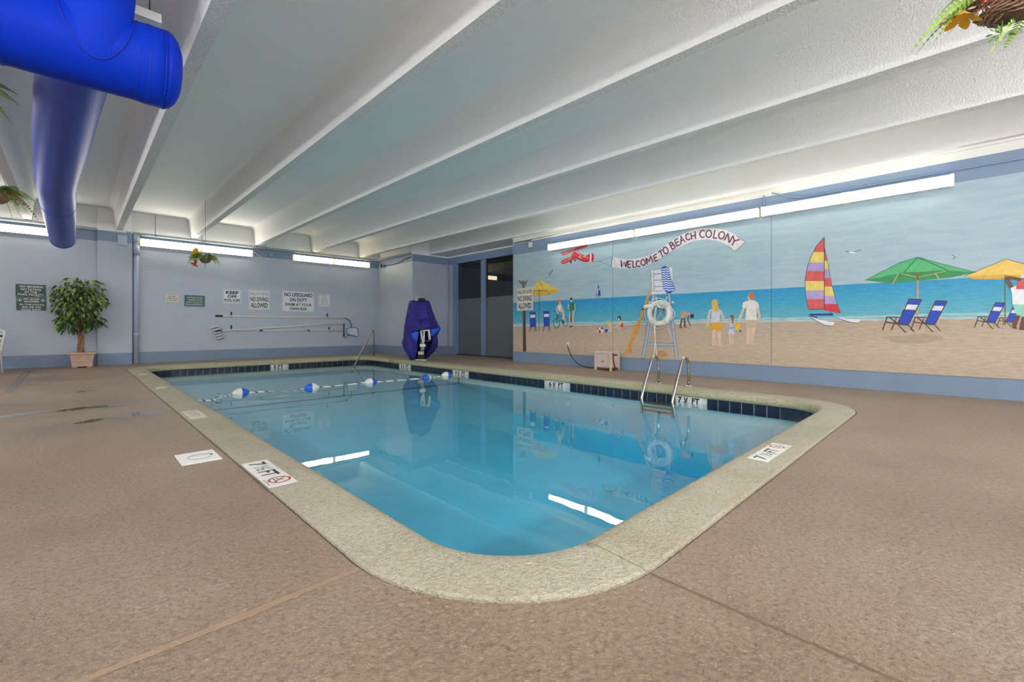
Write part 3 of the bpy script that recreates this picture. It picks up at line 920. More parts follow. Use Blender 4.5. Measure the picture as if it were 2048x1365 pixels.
  ('purple',3,[(4.201,2.485),(4.188,2.484),(4.182,2.507),(4.209,2.51)]),
  ('purple',3,[(4.188,2.484),(4.172,2.475),(4.157,2.493),(4.182,2.507)]),
  ('purple',3,[(4.172,2.475),(4.158,2.459),(4.137,2.47),(4.157,2.493)]),
  ('purple',3,[(4.158,2.459),(4.148,2.436),(4.125,2.444),(4.137,2.47)]),
  ('purple',3,[(3.306,2.627),(3.312,2.605),(3.292,2.593),(3.285,2.618)]),
  ('purple',3,[(3.312,2.605),(3.323,2.59),(3.307,2.572),(3.292,2.593)]),
  ('purple',3,[(3.323,2.59),(3.336,2.582),(3.327,2.56),(3.307,2.572)]),
  ('purple',3,[(3.336,2.582),(3.35,2.582),(3.352,2.56),(3.327,2.56)]),
  ('purple',3,[(3.35,2.582),(3.363,2.589),(3.375,2.572),(3.352,2.56)]),
  ('purple',3,[(3.363,2.589),(3.374,2.603),(3.393,2.594),(3.375,2.572)]),
  ('purple',3,[(3.374,2.603),(3.381,2.622),(3.403,2.621),(3.393,2.594)]),
  ('purple',3,[(3.381,2.622),(3.382,2.644),(3.404,2.65),(3.403,2.621)]),
  ('purple',3,[(3.382,2.644),(3.377,2.665),(3.397,2.677),(3.404,2.65)]),
  ('purple',3,[(3.377,2.665),(3.366,2.68),(3.383,2.698),(3.397,2.677)]),
  ('purple',3,[(3.366,2.68),(3.353,2.688),(3.362,2.71),(3.383,2.698)]),
  ('purple',3,[(3.353,2.688),(3.339,2.688),(3.337,2.71),(3.362,2.71)]),
  ('purple',3,[(3.339,2.688),(3.326,2.681),(3.314,2.698),(3.337,2.71)]),
  ('purple',3,[(3.326,2.681),(3.315,2.667),(3.296,2.676),(3.314,2.698)]),
  ('purple',3,[(3.315,2.667),(3.308,2.647),(3.286,2.649),(3.296,2.676)]),
  ('purple',3,[(3.308,2.647),(3.307,2.624),(3.285,2.622),(3.286,2.649)]),
  ('purple',3,[(3.078,2.557),(3.089,2.538),(3.072,2.522),(3.059,2.544)]),
  ('purple',3,[(3.089,2.538),(3.103,2.526),(3.092,2.506),(3.072,2.522)]),
  ('purple',3,[(3.103,2.526),(3.119,2.522),(3.116,2.5),(3.092,2.506)]),
  ('purple',3,[(3.119,2.522),(3.133,2.526),(3.141,2.506),(3.116,2.5)]),
  ('purple',3,[(3.133,2.526),(3.145,2.536),(3.161,2.523),(3.141,2.506)]),
  ('purple',3,[(3.145,2.536),(3.153,2.552),(3.174,2.548),(3.161,2.523)]),
  ('purple',3,[(3.153,2.552),(3.156,2.573),(3.177,2.577),(3.174,2.548)]),
  ('purple',3,[(3.156,2.573),(3.151,2.594),(3.172,2.605),(3.177,2.577)]),
  ('purple',3,[(3.151,2.594),(3.141,2.612),(3.158,2.628),(3.172,2.605)]),
  ('purple',3,[(3.141,2.612),(3.126,2.624),(3.138,2.645),(3.158,2.628)]),
  ('purple',3,[(3.126,2.624),(3.111,2.628),(3.114,2.65),(3.138,2.645)]),
  ('purple',3,[(3.111,2.628),(3.097,2.624),(3.089,2.644),(3.114,2.65)]),
  ('purple',3,[(3.097,2.624),(3.085,2.614),(3.069,2.627),(3.089,2.644)]),
  ('purple',3,[(3.085,2.614),(3.077,2.598),(3.056,2.601),(3.069,2.627)]),
  ('purple',3,[(3.077,2.598),(3.074,2.577),(3.053,2.573),(3.056,2.601)]),
  ('purple',3,[(3.074,2.577),(3.079,2.554),(3.058,2.547),(3.053,2.573)]),
 ]),
 ('painted_sailboat', 'painted tiny blue sailboat on the horizon', [
  ('chairblue',0,[(5.775,1.88),(5.751,1.78),(5.796,1.783)]),
  ('chairblue',0,[(5.808,1.738),(5.73,1.742),(5.713,1.61),(5.84,1.608)]),
  ('white',1,[(5.8,1.738),(5.781,1.74),(5.794,1.609),(5.816,1.61)]),
  ('tan',1,[(5.8,1.769),(5.746,1.765),(5.746,1.775),(5.8,1.779)]),
  ('tan',1,[(5.847,1.605),(5.714,1.605),(5.73,1.567),(5.824,1.566)]),
 ]),
 ('painted_child', 'painted two children playing on sand with beach ball and blue bucket', [
  ('white',1,[(5.641,0.84),(5.649,0.809),(5.672,0.784),(5.704,0.77),(5.74,0.769),(5.773,0.783),(5.796,0.808),(5.804,0.839),(5.796,0.87),(5.773,0.895),(5.74,0.909),(5.704,0.909),(5.672,0.896),(5.649,0.871)]),
  ('red',2,[(5.785,0.849),(5.726,0.856),(5.684,0.784),(5.761,0.767)]),
  ('green',2,[(5.726,0.901),(5.664,0.909),(5.641,0.866),(5.699,0.859)]),
  ('red',2,[(5.794,0.893),(5.769,0.909),(5.761,0.865),(5.8,0.852)]),
  ('chairblue',1,[(5.601,0.88),(5.522,0.881),(5.531,0.802),(5.592,0.798)]),
  ('white',2,[(5.597,0.872),(5.521,0.873),(5.522,0.885),(5.598,0.883)]),
  ('blonde',2,[(5.464,1.026),(5.468,1.01),(5.479,0.997),(5.496,0.989),(5.514,0.989),(5.531,0.997),(5.542,1.01),(5.546,1.027),(5.542,1.044),(5.531,1.057),(5.514,1.064),(5.496,1.064),(5.479,1.057),(5.468,1.043)]),
  ('skin',1,[(5.524,0.982),(5.499,0.913),(5.436,0.923),(5.463,0.998)]),
  ('skin',1,[(5.499,0.913),(5.491,0.835),(5.428,0.84),(5.436,0.923)]),
  ('skin',1,[(5.471,0.85),(5.539,0.833),(5.531,0.809),(5.463,0.825)]),
  ('skin',1,[(5.462,0.819),(5.416,0.811),(5.411,0.833),(5.457,0.841)]),
  ('skin',2,[(5.477,0.952),(5.402,0.88),(5.387,0.892),(5.461,0.963)]),
  ('darkbrown',2,[(5.191,1.1),(5.195,1.074),(5.208,1.053),(5.226,1.042),(5.246,1.042),(5.264,1.054),(5.277,1.075),(5.281,1.101),(5.277,1.127),(5.264,1.147),(5.246,1.159),(5.226,1.158),(5.208,1.146),(5.195,1.126)]),
  ('skin',3,[(5.223,1.078),(5.226,1.063),(5.232,1.051),(5.241,1.044),(5.252,1.045),(5.261,1.051),(5.268,1.064),(5.27,1.079),(5.268,1.094),(5.261,1.106),(5.252,1.112),(5.241,1.112),(5.232,1.105),(5.226,1.093)]),
  ('skin',1,[(5.249,1.043),(5.207,0.925),(5.146,0.942),(5.187,1.059)]),
  ('skin',2,[(5.227,1.019),(5.303,0.942),(5.285,0.925),(5.208,1.005)]),
  ('skin',2,[(5.303,0.942),(5.374,0.903),(5.36,0.884),(5.285,0.925)]),
  ('red',2,[(5.207,0.973),(5.144,0.999),(5.139,0.91),(5.203,0.907)]),
  ('skin',1,[(5.179,0.914),(5.279,0.895),(5.273,0.871),(5.174,0.891)]),
  ('sandshade',0,[(5.349,0.872),(5.07,0.868),(5.07,0.88),(5.349,0.884)]),
 ]),
 ('painted_lifeguard_chair', 'painted tall white lifeguard chair with a striped towel', [
  ('chairgrey',0,[(4.47,1.569),(4.411,1.566),(4.644,0.275),(4.71,0.276)]),
  ('chairgrey',0,[(4.141,1.56),(4.091,1.557),(3.922,0.279),(3.979,0.278)]),
  ('chairgrey',0,[(4.58,0.596),(4.007,0.595),(4.015,0.544),(4.589,0.534)]),
  ('chairgrey',0,[(4.419,1.538),(4.37,1.404),(4.336,1.398),(4.387,1.547)]),
  ('chairgrey',0,[(4.37,1.404),(4.503,0.958),(4.47,0.95),(4.336,1.398)]),
  ('chairgrey',0,[(4.503,0.958),(4.588,0.619),(4.555,0.613),(4.47,0.95)]),
  ('chairgrey',0,[(4.174,1.522),(4.224,1.396),(4.187,1.395),(4.141,1.509)]),
  ('chairgrey',0,[(4.224,1.396),(4.159,0.904),(4.124,0.911),(4.187,1.395)]),
  ('chairgrey',0,[(4.159,0.904),(4.039,0.623),(4.007,0.636),(4.124,0.911)]),
  ('chairgrey',0,[(4.391,1.397),(4.219,1.039),(4.193,1.05),(4.364,1.407)]),
  ('chairgrey',0,[(4.194,1.401),(4.391,1.053),(4.365,1.04),(4.169,1.388)]),
  ('slate',2,[(4.415,1.567),(4.648,0.275),(4.64,0.274),(4.407,1.565)]),
  ('slate',2,[(4.474,1.57),(4.715,0.277),(4.706,0.276),(4.466,1.568)]),
  ('slate',2,[(4.094,1.557),(3.925,0.278),(3.918,0.279),(4.087,1.558)]),
  ('slate',2,[(4.145,1.56),(3.983,0.278),(3.975,0.279),(4.137,1.56)]),
  ('slate',2,[(4.58,0.592),(4.007,0.591),(4.007,0.599),(4.58,0.6)]),
  ('slate',2,[(4.589,0.53),(4.015,0.54),(4.015,0.548),(4.589,0.538)]),
  ('slate',2,[(4.711,0.271),(4.644,0.269),(4.644,0.277),(4.71,0.279)]),
  ('chairwhite',1,[(4.504,2.076),(4.445,2.073),(4.433,1.645),(4.487,1.64)]),
  ('chairwhite',1,[(4.106,2.088),(4.049,2.085),(4.046,1.826),(4.07,1.813),(4.106,1.936)]),
  ('chairwhite',1,[(4.44,2.064),(4.267,2.06),(4.267,1.984),(4.44,1.989)]),
  ('chairwhite',1,[(4.436,1.97),(4.263,1.968),(4.263,1.857),(4.436,1.864)]),
  ('chairwhite',1,[(4.433,1.849),(4.254,1.845),(4.254,1.728),(4.433,1.735)]),
  ('chairwhite',1,[(4.433,1.718),(4.222,1.717),(4.222,1.641),(4.433,1.645)]),
  ('chairwhite',1,[(4.49,1.637),(4.157,1.637),(4.141,1.575),(4.478,1.57)]),
  ('slate',2,[(4.439,1.985),(4.267,1.98),(4.268,1.987),(4.44,1.993)]),
  ('slate',2,[(4.436,1.86),(4.262,1.854),(4.263,1.861),(4.436,1.868)]),
  ('slate',2,[(4.433,1.731),(4.254,1.724),(4.255,1.732),(4.433,1.739)]),
  ('slate',2,[(4.486,1.633),(4.189,1.632),(4.19,1.639),(4.487,1.641)]),
  ('slate',2,[(4.449,2.074),(4.437,1.645),(4.429,1.645),(4.44,2.073)]),
  ('slate',2,[(4.508,2.076),(4.491,1.64),(4.482,1.64),(4.499,2.075)]),
  ('slate',2,[(4.478,1.564),(4.141,1.568),(4.142,1.576),(4.478,1.572)]),
  ('towelblue',3,[(4.279,2.104),(4.198,2.135),(4.118,2.074),(4.062,1.857),(3.984,1.63),(4.059,1.613),(4.065,1.571),(4.157,1.573),(4.246,1.688),(4.271,1.873)]),
  ('white',4,[(4.274,2.067),(4.221,2.048),(4.223,2.067),(4.268,2.084)]),
  ('white',4,[(4.221,2.048),(4.177,2.063),(4.177,2.083),(4.223,2.067)]),
  ('white',4,[(4.177,2.063),(4.127,2.038),(4.124,2.063),(4.177,2.083)]),
  ('white',4,[(4.127,2.038),(4.112,2.058),(4.129,2.066),(4.124,2.063)]),
  ('white',4,[(4.274,2.021),(4.221,2.002),(4.223,2.022),(4.268,2.038)]),
  ('white',4,[(4.221,2.002),(4.177,2.018),(4.177,2.037),(4.223,2.022)]),
  ('white',4,[(4.177,2.018),(4.126,1.995),(4.124,2.015),(4.177,2.037)]),
  ('white',4,[(4.126,1.995),(4.102,2.007),(4.113,2.023),(4.124,2.015)]),
  ('white',4,[(4.274,1.975),(4.221,1.956),(4.223,1.976),(4.268,1.992)]),
  ('white',4,[(4.221,1.956),(4.177,1.972),(4.177,1.992),(4.223,1.976)]),
  ('white',4,[(4.177,1.972),(4.126,1.95),(4.125,1.969),(4.177,1.992)]),
  ('white',4,[(4.126,1.95),(4.091,1.96),(4.098,1.977),(4.125,1.969)]),
  ('white',4,[(4.274,1.929),(4.221,1.91),(4.223,1.93),(4.268,1.946)]),
  ('white',4,[(4.221,1.91),(4.177,1.926),(4.177,1.946),(4.223,1.93)]),
  ('white',4,[(4.177,1.926),(4.126,1.904),(4.125,1.923),(4.177,1.946)]),
  ('white',4,[(4.126,1.904),(4.079,1.913),(4.085,1.931),(4.125,1.923)]),
  ('white',4,[(4.274,1.883),(4.221,1.864),(4.223,1.884),(4.268,1.9)]),
  ('white',4,[(4.221,1.864),(4.177,1.881),(4.177,1.9),(4.223,1.884)]),
  ('white',4,[(4.177,1.881),(4.126,1.859),(4.125,1.878),(4.177,1.9)]),
  ('white',4,[(4.126,1.859),(4.067,1.867),(4.071,1.885),(4.125,1.878)]),
  ('white',4,[(4.27,1.837),(4.221,1.819),(4.223,1.838),(4.264,1.854)]),
  ('white',4,[(4.221,1.819),(4.177,1.835),(4.177,1.855),(4.223,1.838)]),
  ('white',4,[(4.177,1.835),(4.126,1.813),(4.125,1.832),(4.177,1.855)]),
  ('white',4,[(4.126,1.813),(4.055,1.821),(4.058,1.839),(4.125,1.832)]),
  ('white',4,[(4.265,1.791),(4.221,1.773),(4.223,1.793),(4.258,1.807)]),
  ('white',4,[(4.221,1.773),(4.177,1.789),(4.177,1.809),(4.223,1.793)]),
  ('white',4,[(4.177,1.789),(4.126,1.768),(4.125,1.787),(4.177,1.809)]),
  ('white',4,[(4.126,1.768),(4.042,1.775),(4.045,1.793),(4.125,1.787)]),
  ('white',4,[(4.259,1.745),(4.221,1.727),(4.223,1.747),(4.252,1.761)]),
  ('white',4,[(4.221,1.727),(4.177,1.744),(4.177,1.763),(4.223,1.747)]),
  ('white',4,[(4.177,1.744),(4.126,1.723),(4.125,1.741),(4.177,1.763)]),
  ('white',4,[(4.126,1.723),(4.03,1.729),(4.032,1.747),(4.125,1.741)]),
  ('white',4,[(4.254,1.699),(4.221,1.681),(4.223,1.701),(4.245,1.714)]),
  ('white',4,[(4.221,1.681),(4.177,1.698),(4.177,1.718),(4.223,1.701)]),
  ('white',4,[(4.177,1.698),(4.126,1.677),(4.125,1.696),(4.177,1.718)]),
  ('white',4,[(4.126,1.677),(4.017,1.683),(4.019,1.701),(4.125,1.696)]),
  ('white',4,[(4.249,1.653),(4.221,1.635),(4.223,1.656),(4.238,1.667)]),
  ('white',4,[(4.221,1.635),(4.177,1.652),(4.177,1.672),(4.223,1.656)]),
  ('white',4,[(4.177,1.652),(4.126,1.632),(4.125,1.65),(4.177,1.672)]),
  ('white',4,[(4.126,1.632),(4.004,1.637),(4.006,1.655),(4.125,1.65)]),
  ('chairwhite',2,[(4.541,1.446),(4.566,1.408),(4.543,1.394),(4.517,1.432)]),
  ('chairwhite',2,[(4.063,1.412),(4.024,1.372),(4.006,1.389),(4.045,1.428)]),
 ]),
 ('painted_surfboard', 'painted orange surfboard leaning on the lifeguard chair', [
  ('orange',3,[(4.529,1.658),(4.509,1.623),(4.623,1.285),(4.798,0.835),(4.96,0.518),(5.107,0.306),(5.139,0.311),(5.07,0.417),(4.906,0.794),(4.728,1.193),(4.572,1.582)]),
  ('ochre',4,[(4.559,1.568),(4.75,1.1),(4.74,1.096),(4.55,1.564)]),
  ('ochre',4,[(4.75,1.1),(4.938,0.666),(4.928,0.662),(4.74,1.096)]),
  ('ochre',4,[(4.938,0.666),(5.094,0.352),(5.083,0.349),(4.928,0.662)]),
  ('orange',4,[(4.978,0.499),(4.948,0.404),(4.928,0.407),(4.96,0.504)]),
  ('orange',4,[(4.948,0.404),(4.94,0.391),(4.973,0.37),(4.928,0.407)]),
  ('orange',4,[(4.94,0.391),(4.979,0.471),(4.996,0.466),(4.973,0.37)]),
  ('orange',4,[(5.005,0.487),(5.038,0.396),(5.021,0.392),(4.988,0.482)]),
 ]),
 ('painted_seashell', 'painted orange seashell under the lifeguard chair', [
  ('shell',1,[(4.34,0.401),(4.312,0.427),(4.267,0.44),(4.206,0.419),(4.148,0.352),(4.206,0.331),(4.287,0.321),(4.328,0.334)]),
  ('brown',2,[(4.338,0.398),(4.267,0.435),(4.268,0.444),(4.342,0.405)]),
  ('brown',2,[(4.267,0.435),(4.208,0.416),(4.203,0.422),(4.268,0.444)]),
  ('brown',2,[(4.208,0.416),(4.151,0.349),(4.145,0.354),(4.203,0.422)]),
  ('brown',2,[(4.321,0.396),(4.223,0.37),(4.221,0.375),(4.319,0.402)]),
  ('brown',2,[(4.223,0.37),(4.159,0.348),(4.156,0.354),(4.221,0.375)]),
  ('orange',2,[(4.313,0.353),(4.224,0.339),(4.22,0.354),(4.31,0.369)]),
 ]),
 ('painted_beachcomber', 'painted person bending down to the sand', [
  ('darkskin',1,[(3.863,1.102),(3.884,1.022),(3.852,1.016),(3.832,1.094)]),
  ('darkskin',1,[(3.884,1.022),(3.901,0.918),(3.869,0.913),(3.852,1.016)]),
  ('darkskin',1,[(3.829,1.095),(3.814,1.007),(3.78,1.01),(3.795,1.1)]),
  ('darkskin',1,[(3.814,1.007),(3.813,0.92),(3.779,0.92),(3.78,1.01)]),
  ('tan',2,[(3.881,1.178),(3.837,1.206),(3.792,1.19),(3.792,1.097),(3.868,1.078)]),
  ('pink',2,[(3.807,1.201),(3.762,1.204),(3.702,1.188),(3.692,1.135),(3.752,1.126),(3.797,1.132)]),
  ('skinred',2,[(3.732,1.147),(3.752,1.045),(3.727,1.05),(3.708,1.142)]),
  ('skinred',2,[(3.752,1.045),(3.691,0.939),(3.67,0.95),(3.727,1.05)]),
  ('ink',3,[(3.618,1.122),(3.621,1.104),(3.632,1.09),(3.646,1.082),(3.663,1.083),(3.678,1.091),(3.689,1.105),(3.692,1.123),(3.689,1.141),(3.678,1.155),(3.663,1.162),(3.646,1.162),(3.632,1.154),(3.621,1.139)]),
  ('darkskin',2,[(3.655,1.095),(3.657,1.087),(3.662,1.081),(3.67,1.078),(3.679,1.078),(3.687,1.082),(3.692,1.088),(3.694,1.096),(3.692,1.103),(3.687,1.109),(3.679,1.112),(3.67,1.112),(3.662,1.109),(3.657,1.103)]),
  ('red2',2,[(3.905,0.898),(3.844,0.889),(3.841,0.908),(3.902,0.918)]),
  ('red2',2,[(3.817,0.903),(3.752,0.902),(3.752,0.919),(3.817,0.921)]),
  ('sandshade',0,[(3.865,0.892),(3.774,0.848),(3.77,0.855),(3.861,0.899)]),
 ]),
 ('painted_woman', 'painted woman in white top and yellow shorts', [
  ('skin',1,[(3.338,1.237),(3.361,1.133),(3.323,1.124),(3.3,1.227)]),
  ('skin',1,[(3.361,1.133),(3.38,1.036),(3.341,1.031),(3.323,1.124)]),
  ('skin',1,[(3.38,1.036),(3.383,0.949),(3.344,0.948),(3.341,1.031)]),
  ('skin',1,[(3.154,1.221),(3.118,1.108),(3.082,1.121),(3.118,1.232)]),
  ('skin',1,[(3.118,1.108),(3.073,0.983),(3.038,0.996),(3.082,1.121)]),
  ('skin',1,[(3.283,0.866),(3.289,0.75),(3.216,0.752),(3.21,0.862)]),
  ('skin',1,[(3.289,0.75),(3.28,0.579),(3.207,0.586),(3.216,0.752)]),
  ('skin',1,[(3.187,0.851),(3.189,0.722),(3.122,0.727),(3.121,0.85)]),
  ('skin',1,[(3.189,0.722),(3.174,0.581),(3.107,0.59),(3.122,0.727)]),
  ('skin',1,[(3.151,0.572),(3.088,0.561),(3.085,0.577),(3.148,0.589)]),
  ('toplilac',2,[(3.295,1.25),(3.268,1.268),(3.172,1.274),(3.154,1.236),(3.14,1.162),(3.149,1.032),(3.127,0.993),(3.307,0.997),(3.295,1.127)]),
  ('mustard',3,[(3.307,1.0),(3.118,1.002),(3.109,0.839),(3.195,0.844),(3.213,0.878),(3.293,0.852)]),
  ('ochre',4,[(3.216,0.99),(3.216,0.878),(3.21,0.878),(3.21,0.99)]),
  ('blonde',4,[(3.291,1.382),(3.268,1.414),(3.231,1.422),(3.195,1.406),(3.183,1.368),(3.174,1.209),(3.213,1.199),(3.254,1.204),(3.283,1.25)]),
  ('ochre',5,[(3.248,1.408),(3.243,1.22),(3.237,1.22),(3.242,1.408)]),
  ('ochre',5,[(3.211,1.397),(3.206,1.215),(3.201,1.215),(3.206,1.397)]),
  ('lime',3,[(3.336,0.925),(3.34,0.908),(3.349,0.895),(3.362,0.888),(3.377,0.888),(3.391,0.895),(3.4,0.908),(3.404,0.925),(3.4,0.941),(3.391,0.955),(3.377,0.962),(3.362,0.962),(3.349,0.954),(3.34,0.941)]),
 ]),
 ('painted_girl', 'painted small girl in a pale blue dress with a yellow bucket', [
  ('skin',1,[(2.993,0.782),(2.991,0.699),(2.958,0.702),(2.96,0.783)]),
  ('skin',1,[(2.991,0.699),(2.98,0.611),(2.947,0.617),(2.958,0.702)]),
  ('skin',1,[(2.942,0.783),(2.942,0.701),(2.91,0.701),(2.91,0.784)]),
  ('skin',1,[(2.942,0.701),(2.945,0.615),(2.912,0.615),(2.91,0.701)]),
  ('skin',1,[(2.974,1.0),(3.022,1.01),(3.027,0.987),(2.978,0.978)]),
  ('skin',1,[(3.022,1.01),(3.048,1.019),(3.055,0.997),(3.027,0.987)]),
  ('skin',1,[(2.911,0.983),(2.881,0.932),(2.864,0.944),(2.894,0.994)]),
  ('skin',1,[(2.972,1.057),(2.972,0.975),(2.92,0.975),(2.92,1.057)]),
  ('paleblue',2,[(2.981,0.973),(2.907,0.982),(2.916,0.893),(2.892,0.787),(3.009,0.785),(2.981,0.884)]),
  ('towelblue',3,[(2.977,0.886),(2.915,0.897),(2.917,0.91),(2.979,0.899)]),
  ('brown',3,[(2.905,1.084),(2.909,1.063),(2.919,1.047),(2.934,1.038),(2.95,1.038),(2.964,1.048),(2.975,1.064),(2.978,1.085),(2.975,1.106),(2.964,1.122),(2.95,1.131),(2.934,1.131),(2.919,1.121),(2.909,1.105)]),
  ('redbrown',4,[(2.944,1.065),(2.939,0.979),(2.913,0.98),(2.918,1.067)]),
  ('skin',4,[(2.949,1.071),(2.95,1.061),(2.953,1.052),(2.958,1.048),(2.963,1.048),(2.968,1.053),(2.972,1.061),(2.973,1.071),(2.972,1.082),(2.968,1.09),(2.963,1.094),(2.958,1.094),(2.953,1.09),(2.95,1.081)]),
  ('bucket',3,[(2.879,0.967),(2.8,0.988),(2.803,0.911),(2.864,0.861),(2.888,0.882)]),
  ('ink',3,[(2.821,0.848),(2.783,0.83),(2.775,0.848),(2.813,0.866)]),
  ('orange',4,[(2.876,0.947),(2.804,0.961),(2.805,0.97),(2.878,0.956)]),
 ]),
 ('painted_man', 'painted red-haired man in a cream shirt seen from behind', [
  ('skin',1,[(2.756,1.268),(2.794,1.153),(2.756,1.137),(2.718,1.253)]),
  ('skin',1,[(2.794,1.153),(2.844,1.038),(2.807,1.019),(2.756,1.137)]),
  ('skin',1,[(2.538,1.25),(2.512,1.112),(2.475,1.114),(2.502,1.257)]),
  ('skin',1,[(2.512,1.112),(2.52,1.019),(2.483,1.015),(2.475,1.114)]),
  ('skin',1,[(2.693,0.922),(2.701,0.778),(2.632,0.778),(2.624,0.918)]),
  ('skin',1,[(2.701,0.778),(2.697,0.629),(2.628,0.633),(2.632,0.778)]),
  ('skin',1,[(2.608,0.927),(2.636,0.766),(2.574,0.756),(2.545,0.914)]),
  ('skin',1,[(2.636,0.766),(2.653,0.631),(2.59,0.624),(2.574,0.756)]),
  ('skin',1,[(2.712,0.618),(2.573,0.617),(2.572,0.64),(2.712,0.641)]),
  ('khaki',2,[(2.726,1.041),(2.528,1.039),(2.538,0.918),(2.62,0.892),(2.705,0.918)]),
  ('cream',3,[(2.754,1.346),(2.671,1.376),(2.58,1.378),(2.516,1.333),(2.494,1.253),(2.54,1.235),(2.53,1.033),(2.722,1.042),(2.698,1.24),(2.764,1.26)]),
  ('slate',4,[(2.697,1.296),(2.707,1.242),(2.703,1.241),(2.693,1.295)]),
  ('slate',4,[(2.538,1.235),(2.544,1.29),(2.548,1.29),(2.542,1.235)]),
  ('skin',4,[(2.666,1.472),(2.629,1.479),(2.613,1.372),(2.658,1.383),(2.677,1.419)]),
  ('orangehair',5,[(2.571,1.448),(2.575,1.421),(2.587,1.399),(2.605,1.387),(2.625,1.388),(2.642,1.401),(2.655,1.424),(2.659,1.452),(2.655,1.48),(2.642,1.501),(2.625,1.513),(2.605,1.512),(2.587,1.498),(2.575,1.476)]),
 ]),
 ('painted_catamaran', 'painted catamaran with red yellow and lilac striped sail', [
  ('sailred',1,[(1.573,2.311),(1.675,2.189),(1.714,2.105),(1.569,2.088),(1.569,2.311)]),
  ('sailyellow',1,[(1.714,2.105),(1.749,2.031),(1.774,1.945),(1.569,1.923),(1.569,2.088)]),
  ('lilac',1,[(1.774,1.945),(1.8,1.858),(1.806,1.809),(1.569,1.788),(1.569,1.923)]),
  ('sailred',1,[(1.806,1.809),(1.825,1.662),(1.825,1.652),(1.569,1.633),(1.569,1.788)]),
  ('sailyellow',1,[(1.825,1.652),(1.821,1.503),(1.569,1.488),(1.569,1.633)]),
  ('lilac',1,[(1.821,1.503),(1.82,1.443),(1.807,1.363),(1.569,1.352),(1.569,1.488)]),
  ('sailred',1,[(1.807,1.363),(1.783,1.224),(1.766,1.193),(1.569,1.198),(1.569,1.352)]),
  ('sailred',1,[(1.567,1.952),(1.567,2.156),(1.531,1.948)]),
  ('sailyellow',1,[(1.567,1.817),(1.567,1.952),(1.531,1.948),(1.52,1.89),(1.509,1.812)]),
  ('lilac',1,[(1.567,1.681),(1.567,1.817),(1.509,1.812),(1.49,1.675)]),
  ('sailred',1,[(1.567,1.546),(1.567,1.681),(1.49,1.675),(1.473,1.559),(1.469,1.54)]),
  ('sailyellow',1,[(1.567,1.401),(1.567,1.546),(1.469,1.54),(1.437,1.394)]),
  ('lilac',1,[(1.567,1.275),(1.567,1.401),(1.437,1.394),(1.418,1.308),(1.406,1.269)]),
  ('red',1,[(1.567,1.275),(1.406,1.269),(1.362,1.122),(1.567,1.174)]),
  ('ink',2,[(1.576,2.314),(1.677,2.191),(1.672,2.186),(1.571,2.308)]),
  ('ink',2,[(1.677,2.191),(1.752,2.033),(1.746,2.029),(1.672,2.186)]),
  ('ink',2,[(1.752,2.033),(1.803,1.859),(1.796,1.857),(1.746,2.029)]),
  ('ink',2,[(1.803,1.859),(1.829,1.662),(1.822,1.661),(1.796,1.857)]),
  ('ink',2,[(1.829,1.662),(1.823,1.443),(1.817,1.443),(1.822,1.661)]),
  ('ink',2,[(1.823,1.443),(1.786,1.223),(1.78,1.224),(1.817,1.443)]),
  ('ink',2,[(1.786,1.223),(1.766,1.189),(1.766,1.198),(1.78,1.224)]),
  ('ink',2,[(1.766,1.189),(1.568,1.194),(1.569,1.202),(1.766,1.198)]),
  ('ink',3,[(1.574,2.317),(1.573,1.188),(1.565,1.188),(1.566,2.316)]),
  ('ink',2,[(1.569,2.155),(1.523,1.889),(1.518,1.89),(1.565,2.156)]),
  ('ink',2,[(1.523,1.889),(1.475,1.559),(1.47,1.559),(1.518,1.89)]),
  ('ink',2,[(1.475,1.559),(1.42,1.307),(1.416,1.308),(1.47,1.559)]),
  ('ink',2,[(1.42,1.307),(1.364,1.121),(1.36,1.123),(1.416,1.308)]),
  ('navy',2,[(1.762,1.097),(1.457,1.097),(1.457,1.128),(1.763,1.128)]),
  ('navy',2,[(1.497,1.176),(1.493,1.109),(1.484,1.109),(1.487,1.176)]),
  ('white',2,[(1.78,1.101),(1.634,1.028),(1.438,0.988),(1.457,0.936),(1.553,0.946),(1.666,1.009)]),
  ('white',2,[(1.465,1.084),(1.287,1.039),(1.112,1.028),(1.149,0.978),(1.256,0.998)]),
  ('ink',3,[(1.781,1.098),(1.668,1.005),(1.665,1.012),(1.778,1.104)]),
  ('ink',3,[(1.668,1.005),(1.553,0.938),(1.552,0.946),(1.665,1.012)]),
  ('ink',3,[(1.553,0.938),(1.457,0.929),(1.457,0.936),(1.552,0.946)]),
  ('ink',3,[(1.466,1.076),(1.257,0.99),(1.256,0.998),(1.464,1.083)]),
  ('ink',3,[(1.257,0.99),(1.149,0.973),(1.148,0.98),(1.256,0.998)]),
  ('navy',3,[(1.752,1.085),(1.66,1.054),(1.656,1.073),(1.747,1.104)]),
 ]),
 ('painted_parasol', 'painted large green beach parasol', [
  ('green2',0,[(1.071,1.606),(0.675,1.831),(0.493,1.887),(0.233,1.761),(-0.068,1.626),(0.209,1.675),(0.635,1.682)]),
  ('green3',1,[(1.071,1.606),(0.635,1.687),(0.506,1.681),(0.209,1.68),(-0.068,1.626),(0.173,1.576),(0.742,1.541)]),
  ('darkgreen',2,[(0.496,1.885),(0.638,1.691),(0.632,1.683),(0.49,1.878)]),
  ('darkgreen',2,[(0.488,1.876),(0.198,1.676),(0.196,1.685),(0.485,1.885)]),
  ('darkgreen',2,[(1.07,1.603),(0.674,1.828),(0.676,1.835),(1.073,1.609)]),
  ('darkgreen',2,[(0.674,1.828),(0.493,1.883),(0.493,1.89),(0.676,1.835)]),
  ('darkgreen',2,[(0.493,1.883),(0.233,1.758),(0.232,1.764),(0.493,1.89)]),
  ('darkgreen',2,[(0.233,1.758),(-0.068,1.623),(-0.069,1.629),(0.232,1.764)]),
